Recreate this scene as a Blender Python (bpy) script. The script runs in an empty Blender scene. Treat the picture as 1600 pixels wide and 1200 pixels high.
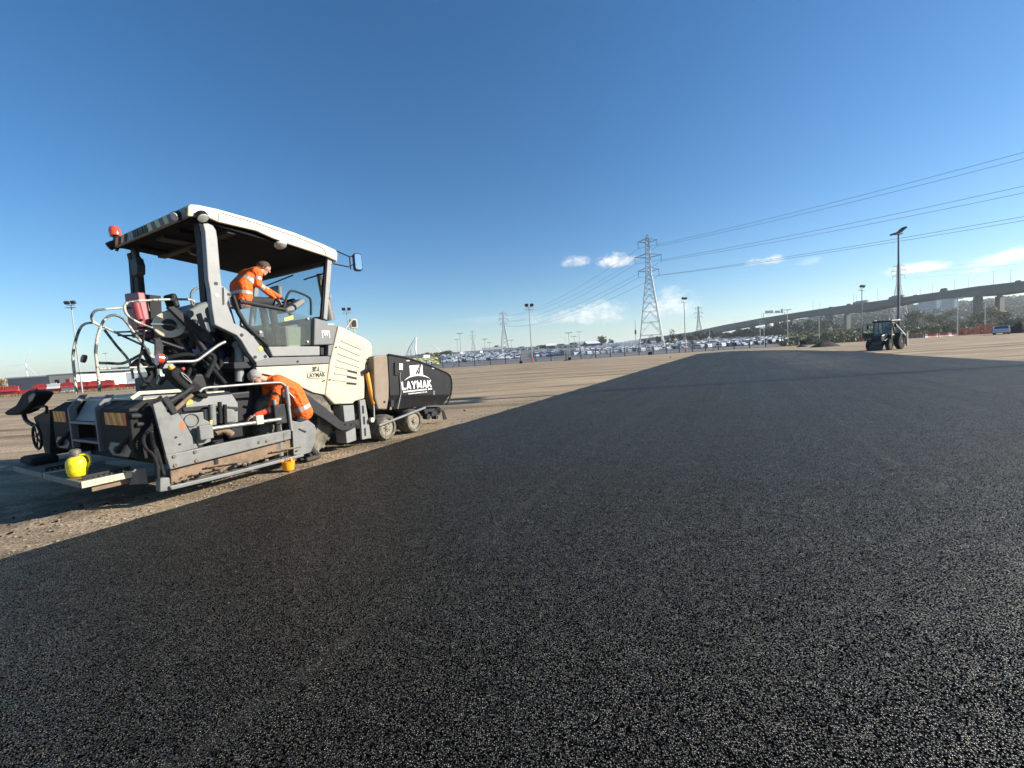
import bpy, bmesh, math, random
from mathutils import Vector, Matrix, noise
random.seed(7)
scene = bpy.context.scene
COL = scene.collection
RAD = math.radians

# ------------------------------------------------------------------ camera
CAM_H = 1.60
PITCH, ROLL, FPX = RAD(3.87), RAD(3.58), 654.0          # FPX: focal length in pixels of a 1600 px wide frame
cam_f = Vector((0, math.cos(PITCH), -math.sin(PITCH)))
_r0 = Vector((1, 0, 0)); _u0 = Vector((0, math.sin(PITCH), math.cos(PITCH)))
cam_r = math.cos(ROLL) * _r0 - math.sin(ROLL) * _u0
cam_u = math.cos(ROLL) * _u0 + math.sin(ROLL) * _r0
CAM = Vector((0, 0, CAM_H))
cd = bpy.data.cameras.new('camera'); cam = bpy.data.objects.new('camera', cd); COL.objects.link(cam)
cd.sensor_fit = 'HORIZONTAL'; cd.sensor_width = 36.0; cd.lens = 36.0 * FPX / 1600.0
cd.clip_start = 0.05; cd.clip_end = 20000
cam.matrix_world = Matrix(((cam_r.x, cam_u.x, -cam_f.x, CAM.x), (cam_r.y, cam_u.y, -cam_f.y, CAM.y),
                           (cam_r.z, cam_u.z, -cam_f.z, CAM.z), (0, 0, 0, 1)))
scene.camera = cam

# ------------------------------------------------------------------ sky, sun, exposure
SUN_EL, SUN_AZ = RAD(23.5), RAD(91.0)                    # azimuth clockwise from +Y (camera heading); sun stands to the right
SUN_DIR = Vector((math.sin(SUN_AZ) * math.cos(SUN_EL), math.cos(SUN_AZ) * math.cos(SUN_EL), math.sin(SUN_EL)))
world = bpy.data.worlds.new('World'); scene.world = world; world.use_nodes = True
wn, wl = world.node_tree.nodes, world.node_tree.links
wn.clear()
sky = wn.new('ShaderNodeTexSky'); sky.sky_type = 'NISHITA'; sky.sun_disc = False
sky.sun_elevation = SUN_EL; sky.sun_rotation = SUN_AZ
sky.altitude = 0; sky.air_density = 1.0; sky.dust_density = 0.25; sky.ozone_density = 3.6
bg = wn.new('ShaderNodeBackground'); bg.inputs['Strength'].default_value = 0.081
wo = wn.new('ShaderNodeOutputWorld')

def wmath(op, a, b=None, c=None):
    n = wn.new('ShaderNodeMath'); n.operation = op
    for i, v in enumerate((a, b, c)):
        if v is None: continue
        if isinstance(v, (int, float)): n.inputs[i].default_value = v
        else: wl.new(v, n.inputs[i])
    return n.outputs[0]

def px_dir(px, py):
    return ((px - 800) / FPX * cam_r - (py - 600) / FPX * cam_u + cam_f).normalized()

def azel(px, py):
    d = px_dir(px, py); return math.atan2(d.x, d.y), math.asin(d.z)

# low cumulus: a bank of small clouds all round the horizon; each is a soft ellipse in (azimuth, elevation) broken up by noise
CLOUDS = [(899, 411, 20, 9, .62), (962, 410, 27, 12, .75), (935, 494, 40, 20, .60), (880, 499, 50, 12, .30), (1050, 484, 34, 28, .50),
          (1208, 408, 20, 8, .75), (1180, 411, 14, 6, .5), (1262, 411, 18, 6, .22), (1438, 421, 44, 10, .8), (1560, 408, 46, 12, .7), (1612, 396, 50, 14, .6),
          (1525, 425, 20, 5, .3), (770, 500, 60, 6, .10)]
tc = wn.new('ShaderNodeTexCoord')
sep = wn.new('ShaderNodeSeparateXYZ'); wl.new(tc.outputs['Generated'], sep.inputs[0])
az = wmath('ARCTAN2', sep.outputs[0], sep.outputs[1])
el = wmath('ARCSINE', sep.outputs[2])
comb = wn.new('ShaderNodeCombineXYZ'); wl.new(az, comb.inputs[0]); wl.new(wmath('MULTIPLY', el, 1.6), comb.inputs[1])
nz = wn.new('ShaderNodeTexNoise'); nz.inputs['Scale'].default_value = 26; nz.inputs['Detail'].default_value = 5; nz.inputs['Roughness'].default_value = .62
wl.new(comb.outputs[0], nz.inputs['Vector'])
nz2 = wn.new('ShaderNodeTexNoise'); nz2.inputs['Scale'].default_value = 90; nz2.inputs['Detail'].default_value = 2
wl.new(comb.outputs[0], nz2.inputs['Vector'])
nsum = wmath('ADD', wmath('MULTIPLY', nz.outputs['Fac'], 1.0), wmath('MULTIPLY', nz2.outputs['Fac'], .35))   # about .675 mean
rr = random.Random(3)
items = []
for (px, py, sx, sy, a) in CLOUDS:
    A, E = azel(px, py); items.append((A, E, sx / FPX * math.cos(A) ** 1.5, sy / FPX * math.cos(A) * 1.0, a))
for k in range(7):                                      # the same bank goes on outside the frame
    A = 1.05 + k * .62 + rr.uniform(-.05, .05)
    items.append((A if A < math.pi else A - 2 * math.pi, rr.uniform(.07, .16), rr.uniform(.03, .08), rr.uniform(.012, .03), rr.uniform(.4, .8)))
hs = wn.new('ShaderNodeHueSaturation'); hs.inputs['Saturation'].default_value = 1.25; wl.new(sky.outputs[0], hs.inputs['Color'])
wl.new(hs.outputs[0], bg.inputs[0]); acc = hs.outputs[0]
nrel = wmath('SUBTRACT', nsum, .68)
for (A, E, sx, sy, a) in items:
    dx = wmath('DIVIDE', wmath('SUBTRACT', az, A), sx); dy = wmath('DIVIDE', wmath('SUBTRACT', el, E), sy)
    dyb = wmath('MULTIPLY', wmath('MINIMUM', dy, 0.0), 1.5)                     # flat bases, billowing tops
    r2 = wmath('ADD', wmath('MULTIPLY', dx, dx), wmath('ADD', wmath('MULTIPLY', dy, dy), wmath('MULTIPLY', dyb, dyb)))
    d = wmath('ADD', wmath('SUBTRACT', 1.0, wmath('MULTIPLY', r2, .62)), wmath('MULTIPLY', nrel, 2.6))
    n = wn.new('ShaderNodeMapRange'); n.interpolation_type = 'SMOOTHSTEP'; wl.new(d, n.inputs[0]); n.inputs[1].default_value = -.15; n.inputs[2].default_value = 1.3; n.inputs[4].default_value = a
    sh_ = wn.new('ShaderNodeMapRange'); wl.new(wmath('ADD', dy, wmath('MULTIPLY', nrel, 2.0)), sh_.inputs[0]); sh_.inputs[1].default_value = -.8; sh_.inputs[2].default_value = .6
    cc = wn.new('ShaderNodeMixRGB'); wl.new(sh_.outputs[0], cc.inputs[0]); cc.inputs[1].default_value = (6.0, 6.0, 6.1, 1); cc.inputs[2].default_value = (9.6, 9.1, 8.4, 1)  # greyer bases, whiter tops: cloud shading painted into the sky colour
    mxc = wn.new('ShaderNodeMixRGB'); wl.new(n.outputs[0], mxc.inputs[0]); wl.new(acc, mxc.inputs[1]); wl.new(cc.outputs[0], mxc.inputs[2]); acc = mxc.outputs[0]
bg2 = wn.new('ShaderNodeBackground'); bg2.inputs['Strength'].default_value = 0.081; wl.new(acc, bg2.inputs[0])
mxs = wn.new('ShaderNodeMixShader'); wl.new(wmath('LESS_THAN', wmath('ABSOLUTE', wmath('SUBTRACT', el, .10)), .14), mxs.inputs[0])   # clouds live in a low band only; above it the clear sky alone is evaluated
wl.new(bg.outputs[0], mxs.inputs[1]); wl.new(bg2.outputs[0], mxs.inputs[2]); wl.new(mxs.outputs[0], wo.inputs[0])
world.cycles.sampling_method = 'MANUAL'; world.cycles.sample_map_resolution = 256

sd = bpy.data.lights.new('sun', 'SUN'); sd.energy = 5.0; sd.angle = RAD(0.53); sd.color = (1.0, .93, .82)
sun = bpy.data.objects.new('sun', sd); COL.objects.link(sun)
sun.rotation_euler = (-SUN_DIR).to_track_quat('-Z', 'Y').to_euler(); sun.location = SUN_DIR * 60

scene.render.engine = 'CYCLES'
scene.view_settings.view_transform = 'Standard'; scene.view_settings.look = 'None'
scene.view_settings.exposure = 0.90; scene.view_settings.gamma = 1.0; scene.view_settings.use_curve_mapping = False
scene.cycles.use_denoising = True
scene.cycles.max_bounces = 8; scene.cycles.volume_bounces = 1; scene.cycles.transparent_max_bounces = 24

# ------------------------------------------------------------------ placing helpers
def at(px, py, depth):
    """point that the photograph shows at (px, py), `depth` metres ahead of the camera"""
    d = (px - 800) / FPX * cam_r - (py - 600) / FPX * cam_u + cam_f
    return CAM + d * (depth / d.y)

def ground(px, py, z=0.0):
    d = px_dir(px, py); return CAM + d * ((z - CAM_H) / d.z)

def horizon(px):
    return 606.0 - .0626 * px

THETA = RAD(28.807)                                      # heading of the paver and of the new mat
UU = Vector((math.sin(THETA), math.cos(THETA), 0)); VV = Vector((-math.cos(THETA), math.sin(THETA), 0))

# ------------------------------------------------------------------ mesh helpers
class MB:
    def __init__(self): self.v = []; self.f = []; self.m = []
    def add(self, vs, fs, mi=0):
        o = len(self.v); self.v += [Vector(p) for p in vs]
        for f in fs: self.f.append([i + o for i in f]); self.m.append(mi)
        return self
    def box(self, c, s, mi=0, rot=None):
        c = Vector(c); hx, hy, hz = s[0] / 2, s[1] / 2, s[2] / 2
        vs = [Vector((x, y, z)) for x in (-hx, hx) for y in (-hy, hy) for z in (-hz, hz)]
        if rot is not None: vs = [rot @ v for v in vs]
        return self.add([c + v for v in vs], [(0, 1, 3, 2), (4, 6, 7, 5), (0, 4, 5, 1), (2, 3, 7, 6), (0, 2, 6, 4), (1, 5, 7, 3)], mi)
    def box2(self, a, b, mi=0):
        return self.box([(a[i] + b[i]) / 2 for i in range(3)], [abs(b[i] - a[i]) for i in range(3)], mi)
    def prism(self, poly, off, mi=0):
        poly = [Vector(p) for p in poly]; off = Vector(off); n = len(poly)
        return self.add(poly + [p + off for p in poly], [tuple(range(n)), tuple(range(2 * n - 1, n - 1, -1))] + [(i, i + n, (i + 1) % n + n, (i + 1) % n) for i in range(n)], mi)
    def tube(self, pts, r, n=8, mi=0, smooth=0, closed=False, cap=True):
        pts = [Vector(p) for p in pts]
        rs = list(r) if isinstance(r, (list, tuple)) else [r] * len(pts)
        if smooth: pts, rs = catmull(pts, rs, smooth, closed)
        m = len(pts); rings = []; prev = None; o = len(self.v)
        for i, p in enumerate(pts):
            a = pts[i - 1] if (i > 0 or closed) else p; b = pts[(i + 1) % m] if (i < m - 1 or closed) else p
            t = (b - a).normalized() if (b - a).length > 1e-9 else Vector((0, 0, 1))
            if prev is None:
                up = Vector((0, 0, 1)) if abs(t.z) < .9 else Vector((1, 0, 0)); x = t.cross(up).normalized()
            else:
                x = (prev - t * prev.dot(t)); x = x.normalized() if x.length > 1e-6 else t.orthogonal().normalized()
            prev = x; y = t.cross(x)
            for k in range(n):
                an = 2 * math.pi * k / n; self.v.append(p + (x * math.cos(an) + y * math.sin(an)) * rs[i])
        for i in range(m if closed else m - 1):
            for k in range(n):
                a = o + i * n; b = o + ((i + 1) % m) * n; k2 = (k + 1) % n
                self.f.append([a + k, a + k2, b + k2, b + k]); self.m.append(mi)
        if cap and not closed:
            self.f.append([o + k for k in range(n)][::-1]); self.m.append(mi)
            self.f.append([o + (m - 1) * n + k for k in range(n)]); self.m.append(mi)
        return self
    def cyl(self, a, b, r, r2=None, n=16, mi=0):
        return self.tube([a, b], [r, r if r2 is None else r2], n, mi)
    def lathe(self, prof, org, axis=(0, 0, 1), n=20, mi=0):
        org = Vector(org); ax = Vector(axis).normalized(); x = ax.orthogonal().normalized(); y = ax.cross(x); o = len(self.v); m = len(prof)
        for (r, h) in prof:
            for k in range(n):
                an = 2 * math.pi * k / n; self.v.append(org + ax * h + (x * math.cos(an) + y * math.sin(an)) * r)
        for i in range(m - 1):
            for k in range(n):
                k2 = (k + 1) % n; self.f.append([o + i * n + k, o + i * n + k2, o + (i + 1) * n + k2, o + (i + 1) * n + k]); self.m.append(mi)
        self.f.append([o + k for k in range(n)][::-1]); self.m.append(mi)
        self.f.append([o + (m - 1) * n + k for k in range(n)]); self.m.append(mi)
        return self
    def mesh(self, name, mats, smooth=None, keep=False):
        me = bpy.data.meshes.new(name); me.from_pydata([tuple(p) for p in self.v], [], self.f)
        if not isinstance(mats, (list, tuple)): mats = [mats]
        for m in mats:
            if m: me.materials.append(m)
        me.polygons.foreach_set('material_index', self.m)
        if not keep:
            bm = bmesh.new(); bm.from_mesh(me); bmesh.ops.recalc_face_normals(bm, faces=bm.faces); bm.to_mesh(me); bm.free()
        if smooth is not None:
            me.polygons.foreach_set('use_smooth', [True] * len(me.polygons)); me.set_sharp_from_angle(angle=RAD(smooth))
        me.update(); return me
    def build(self, name, mats, parent=None, smooth=None, bevel=0, keep=False, **tags):
        ob = bpy.data.objects.new(name, self.mesh(name, mats, smooth, keep)); COL.objects.link(ob)
        if parent is not None: ob.parent = parent
        if bevel:
            b = ob.modifiers.new('edge', 'BEVEL'); b.width = bevel; b.segments = 2; b.limit_method = 'ANGLE'; b.angle_limit = RAD(40)
        for k, val in tags.items(): ob[k] = val
        return ob

def catmull(pts, rs, k, closed=False):
    out, ro = [], []; n = len(pts)
    for i in range(n if closed else n - 1):
        g = (lambda j: pts[j % n]) if closed else (lambda j: pts[max(0, min(n - 1, j))])
        p0, p1, p2, p3 = g(i - 1), g(i), g(i + 1), g(i + 2)
        for s in range(k):
            t = s / k
            out.append(.5 * ((2 * p1) + (p2 - p0) * t + (2 * p0 - 5 * p1 + 4 * p2 - p3) * t * t + (3 * p1 - p0 - 3 * p2 + p3) * t ** 3))
            ro.append(rs[i] * (1 - t) + rs[(i + 1) % n] * t)
    if not closed: out.append(pts[-1]); ro.append(rs[-1])
    return out, ro

def empty(name, loc=(0, 0, 0), rz=0.0, **tags):
    o = bpy.data.objects.new(name, None); COL.objects.link(o); o.location = loc; o.rotation_euler = (0, 0, rz); o.empty_display_size = .2
    for k, val in tags.items(): o[k] = val
    return o

def copy_tree(o, parent=None):
    c = o.copy(); COL.objects.link(c); c.parent = parent
    for ch in list(o.children): copy_tree(ch, c)
    return c

# ------------------------------------------------------------------ materials
def mat(name, col, rough=.5, metal=0.0, var=.12, scale=6.0, dirt=None, dirt_amt=.0, dirt_scale=3.0, bump=0.0, bscale=60.0, spec=.5, coat=0.0):
    """Principled surface with mottled colour, optional grime of its own shape and fine relief"""
    m = bpy.data.materials.new(name); m.use_nodes = True; nt = m.node_tree; N, L = nt.nodes, nt.links
    b = N['Principled BSDF']; b.inputs['Roughness'].default_value = rough; b.inputs['Metallic'].default_value = metal
    b.inputs['Specular IOR Level'].default_value = spec; b.inputs['Coat Weight'].default_value = coat
    tc = N.new('ShaderNodeTexCoord'); src = tc.outputs['Object']
    n1 = N.new('ShaderNodeTexNoise'); n1.inputs['Scale'].default_value = scale; n1.inputs['Detail'].default_value = 5; n1.inputs['Roughness'].default_value = .6
    L.new(src, n1.inputs['Vector'])
    r = N.new('ShaderNodeMapRange'); L.new(n1.outputs['Fac'], r.inputs[0]); r.inputs[1].default_value = .3; r.inputs[2].default_value = .7
    r.inputs[3].default_value = 1 - var; r.inputs[4].default_value = 1 + var
    mx = N.new('ShaderNodeMixRGB'); mx.blend_type = 'MULTIPLY'; mx.inputs[0].default_value = 1; mx.inputs[1].default_value = (*col, 1); L.new(r.outputs[0], mx.inputs[2])
    out = mx.outputs[0]
    if dirt:
        n2 = N.new('ShaderNodeTexNoise'); n2.inputs['Scale'].default_value = dirt_scale; n2.inputs['Detail'].default_value = 8; n2.inputs['Roughness'].default_value = .68
        L.new(src, n2.inputs['Vector'])
        r2 = N.new('ShaderNodeMapRange'); L.new(n2.outputs['Fac'], r2.inputs[0]); r2.inputs[1].default_value = .62 - .3 * dirt_amt; r2.inputs[2].default_value = .78 - .2 * dirt_amt
        r2.inputs[4].default_value = min(1, .35 + dirt_amt)
        m2 = N.new('ShaderNodeMixRGB'); L.new(r2.outputs[0], m2.inputs[0]); L.new(out, m2.inputs[1]); m2.inputs[2].default_value = (*dirt, 1); out = m2.outputs[0]
        rr_ = N.new('ShaderNodeMapRange'); L.new(r2.outputs[0], rr_.inputs[0]); rr_.inputs[3].default_value = rough; rr_.inputs[4].default_value = max(rough, .85); L.new(rr_.outputs[0], b.inputs['Roughness'])
    L.new(out, b.inputs['Base Color'])
    if bump:
        n3 = N.new('ShaderNodeTexNoise'); n3.inputs['Scale'].default_value = bscale; n3.inputs['Detail'].default_value = 3; L.new(src, n3.inputs['Vector'])
        bp = N.new('ShaderNodeBump'); bp.inputs['Strength'].default_value = bump; bp.inputs['Distance'].default_value = .01; L.new(n3.outputs['Fac'], bp.inputs['Height']); L.new(bp.outputs[0], b.inputs['Normal'])
    return m

def glass_mat(name, tint=(.80, .86, .86), refl=1.0, dust=.06):
    m = bpy.data.materials.new(name); m.use_nodes = True; N, L = m.node_tree.nodes, m.node_tree.links; N.clear()
    o = N.new('ShaderNodeOutputMaterial'); t = N.new('ShaderNodeBsdfTransparent'); t.inputs[0].default_value = (*tint, 1)
    g = N.new('ShaderNodeBsdfGlossy'); g.inputs['Roughness'].default_value = .04; fr = N.new('ShaderNodeFresnel'); ge = N.new('ShaderNodeNewGeometry'); io = N.new('ShaderNodeMath'); io.operation = 'MULTIPLY_ADD'; L.new(ge.outputs['Backfacing'], io.inputs[0]); io.inputs[1].default_value = 1 / 1.5 - 1.5; io.inputs[2].default_value = 1.5; L.new(io.outputs[0], fr.inputs[0])
    mx = N.new('ShaderNodeMixShader'); L.new(fr.outputs[0], mx.inputs[0]); L.new(t.outputs[0], mx.inputs[1]); L.new(g.outputs[0], mx.inputs[2])
    d = N.new('ShaderNodeBsdfDiffuse'); d.inputs[0].default_value = (.42, .42, .38, 1)
    tcn = N.new('ShaderNodeTexCoord'); nn = N.new('ShaderNodeTexNoise'); nn.inputs['Scale'].default_value = 4; nn.inputs['Detail'].default_value = 6; L.new(tcn.outputs['Object'], nn.inputs['Vector'])
    mr = N.new('ShaderNodeMapRange'); L.new(nn.outputs['Fac'], mr.inputs[0]); mr.inputs[3].default_value = dust * .4; mr.inputs[4].default_value = dust * 2
    m2 = N.new('ShaderNodeMixShader'); L.new(mr.outputs[0], m2.inputs[0]); L.new(mx.outputs[0], m2.inputs[1]); L.new(d.outputs[0], m2.inputs[2])
    L.new(m2.outputs[0], o.inputs[0]); return m

DUST = (.36, .29, .20)
MT = dict(
    cream=mat('cream_paint', (.50, .45, .325), .42, var=.05, dirt=(.24, .195, .13), dirt_amt=.20, dirt_scale=3.2, coat=.15),
    grey=mat('grey_paint', (.135, .138, .138), .48, var=.08, dirt=(.30, .27, .22), dirt_amt=.16, dirt_scale=3.5),
    grey_light=mat('light_grey_paint', (.215, .218, .212), .5, var=.08, dirt=(.20, .17, .13), dirt_amt=.16, dirt_scale=4),
    gate=mat('worn_grey_steel', (.165, .168, .158), .55, var=.18, dirt=(.07, .055, .045), dirt_amt=.22, dirt_scale=5, bump=.15),
    dark=mat('dark_grey_paint', (.026, .027, .030), .65, spec=.25, var=.15, dirt=(.16, .13, .10), dirt_amt=.14, dirt_scale=4),
    black=mat('black_paint', (.012, .012, .014), .5, spec=.3, var=.2, dirt=(.06, .055, .05), dirt_amt=.10, dirt_scale=3.5),
    screed=mat('tarred_screed_cover', (.022, .021, .020), .75, spec=.18, var=.3, scale=3, dirt=(.07, .06, .05), dirt_amt=.25, dirt_scale=3),
    rubber=mat('black_rubber', (.016, .016, .017), .8, spec=.2, var=.2, dirt=(.12, .10, .075), dirt_amt=.16, dirt_scale=7, bump=.2),
    tyre=mat('dusty_tyre', (.075, .068, .055), .85, var=.2, scale=9, dirt=(.24, .205, .15), dirt_amt=.60, dirt_scale=5, bump=.3, bscale=40),
    wheel=mat('dusty_wheel', (.23, .20, .15), .8, var=.15, scale=10, dirt=(.16, .12, .08), dirt_amt=.3, dirt_scale=9),
    steel=mat('bright_steel', (.27, .27, .26), .45, .5, var=.12, dirt=(.22, .18, .13), dirt_amt=.15, dirt_scale=8),
    tan=mat('dusty_tan_wing', (.22, .17, .12), .7, var=.1, dirt=(.20, .16, .11), dirt_amt=.25, dirt_scale=3),
    rust=mat('rusty_tarred_steel', (.20, .135, .085), .8, var=.3, scale=7, dirt=(.045, .035, .028), dirt_amt=.35, dirt_scale=6, bump=.5, bscale=30),
    orange=mat('orange_cover', (.85, .33, .04), .5, var=.08, dirt=(.3, .16, .06), dirt_amt=.1),
    orange_tub=mat('orange_plastic', (.95, .35, .01), .45, var=.08, dirt=(.35, .15, .04), dirt_amt=.1, dirt_scale=12),
    yellow=mat('yellow_plastic', (.85, .72, .02), .45, var=.1, dirt=(.05, .04, .03), dirt_amt=.26, dirt_scale=13),
    red=mat('red_plastic', (.50, .045, .04), .5, var=.15),
    dullred=mat('dull_red_bottle', (.26, .04, .045), .5, var=.15),
    maroon=mat('maroon_plastic', (.19, .035, .05), .5, var=.15),
    redlamp=mat('red_lens', (.62, .07, .03), .2, var=.05, coat=.5),
    white=mat('white_paint', (.80, .79, .75), .5, var=.05),
    whiteink=mat('white_lettering', (.82, .81, .76), .6, var=.04),
    darkink=mat('dark_lettering', (.03, .03, .035), .6, var=.05),
    lime=mat('lime_reflective', (.42, .50, .16), .4, var=.08),
    haz_red=mat('hazard_red', (.60, .12, .03), .45, var=.1, dirt=(.1, .07, .05), dirt_amt=.12, dirt_scale=10),
    haz_yel=mat('hazard_yellow', (.66, .42, .05), .45, var=.1, dirt=(.1, .07, .05), dirt_amt=.12, dirt_scale=10),
    chequer=mat('chequer_plate', (.47, .44, .32), .5, .2, var=.2, scale=18, dirt=(.10, .085, .06), dirt_amt=.18, dirt_scale=16, bump=.6, bscale=45),
    lampglass=mat('lamp_glass', (.55, .54, .50), .2, var=.05),
    blue=mat('blue_plastic', (.02, .04, .20), .5, var=.1),
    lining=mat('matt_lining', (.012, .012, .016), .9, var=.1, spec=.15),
    mirror=mat('mirror_glass', (.86, .88, .90), .03, 1.0, var=.02),
)
def rail_mat():
    """tube rail with bands of worn cream paint and dark tape of their own shape"""
    m = mat('worn_rail', (.06, .062, .066), .4, var=.2)
    N, L = m.node_tree.nodes, m.node_tree.links; b = N['Principled BSDF']
    tcn = N.new('ShaderNodeTexCoord'); n = N.new('ShaderNodeTexNoise'); n.inputs['Scale'].default_value = 6.5; n.inputs['Detail'].default_value = 6; n.inputs['Roughness'].default_value = .75; L.new(tcn.outputs['Object'], n.inputs['Vector'])
    r = N.new('ShaderNodeValToRGB'); r.color_ramp.elements[0].position = .46; r.color_ramp.elements[1].position = .5
    r.color_ramp.elements[0].color = (.07, .072, .075, 1); r.color_ramp.elements[1].color = (.46, .44, .36, 1)
    L.new(n.outputs['Fac'], r.inputs[0]); L.new(r.outputs[0], b.inputs['Base Color']); return m
MT['rail'] = rail_mat()
MT['glass'] = glass_mat('cab_glass', (.90, .94, .94), dust=.004)
MT['glass_dusty'] = glass_mat('dusty_cab_glass', (.72, .78, .78), dust=.05)

# ================================================================== SETTING
def noise_mat(name, ramp, scale, rough=.9, stretch=(1, 1, 1), detail=8, fine=None, bump=.3, bscale=30, bdist=.02, spec=.3):
    m = bpy.data.materials.new(name); m.use_nodes = True; N, L = m.node_tree.nodes, m.node_tree.links; b = N['Principled BSDF']
    b.inputs['Roughness'].default_value = rough; b.inputs['Specular IOR Level'].default_value = spec
    tc = N.new('ShaderNodeTexCoord'); mp = N.new('ShaderNodeMapping'); mp.inputs['Scale'].default_value = stretch; L.new(tc.outputs['Object'], mp.inputs[0])
    n = N.new('ShaderNodeTexNoise'); n.inputs['Scale'].default_value = scale; n.inputs['Detail'].default_value = detail; n.inputs['Roughness'].default_value = .6; L.new(mp.outputs[0], n.inputs['Vector'])
    r = N.new('ShaderNodeValToRGB'); els = r.color_ramp.elements
    while len(els) < len(ramp): els.new(.5)
    for e, (p, c) in zip(els, ramp): e.position = p; e.color = (*c, 1)
    L.new(n.outputs['Fac'], r.inputs[0]); out = r.outputs[0]
    if fine:
        v = N.new('ShaderNodeTexVoronoi'); v.inputs['Scale'].default_value = fine[0]; L.new(tc.outputs['Object'], v.inputs['Vector'])
        s = N.new('ShaderNodeMapRange'); sc_ = N.new('ShaderNodeSeparateColor'); L.new(v.outputs['Color'], sc_.inputs[0]); L.new(sc_.outputs[0], s.inputs[0]); s.inputs[3].default_value = 1 - fine[1]; s.inputs[4].default_value = 1 + fine[1]
        mx = N.new('ShaderNodeMixRGB'); mx.blend_type = 'MULTIPLY'; mx.inputs[0].default_value = 1; L.new(out, mx.inputs[1]); L.new(s.outputs[0], mx.inputs[2]); out = mx.outputs[0]
    L.new(out, b.inputs['Base Color'])
    nb = N.new('ShaderNodeTexNoise'); nb.inputs['Scale'].default_value = bscale; nb.inputs['Detail'].default_value = 6; L.new(tc.outputs['Object'], nb.inputs['Vector'])
    bp = N.new('ShaderNodeBump'); bp.inputs['Strength'].default_value = bump; bp.inputs['Distance'].default_value = bdist; L.new(nb.outputs['Fac'], bp.inputs['Height']); L.new(bp.outputs[0], b.inputs['Normal'])
    return m

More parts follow.
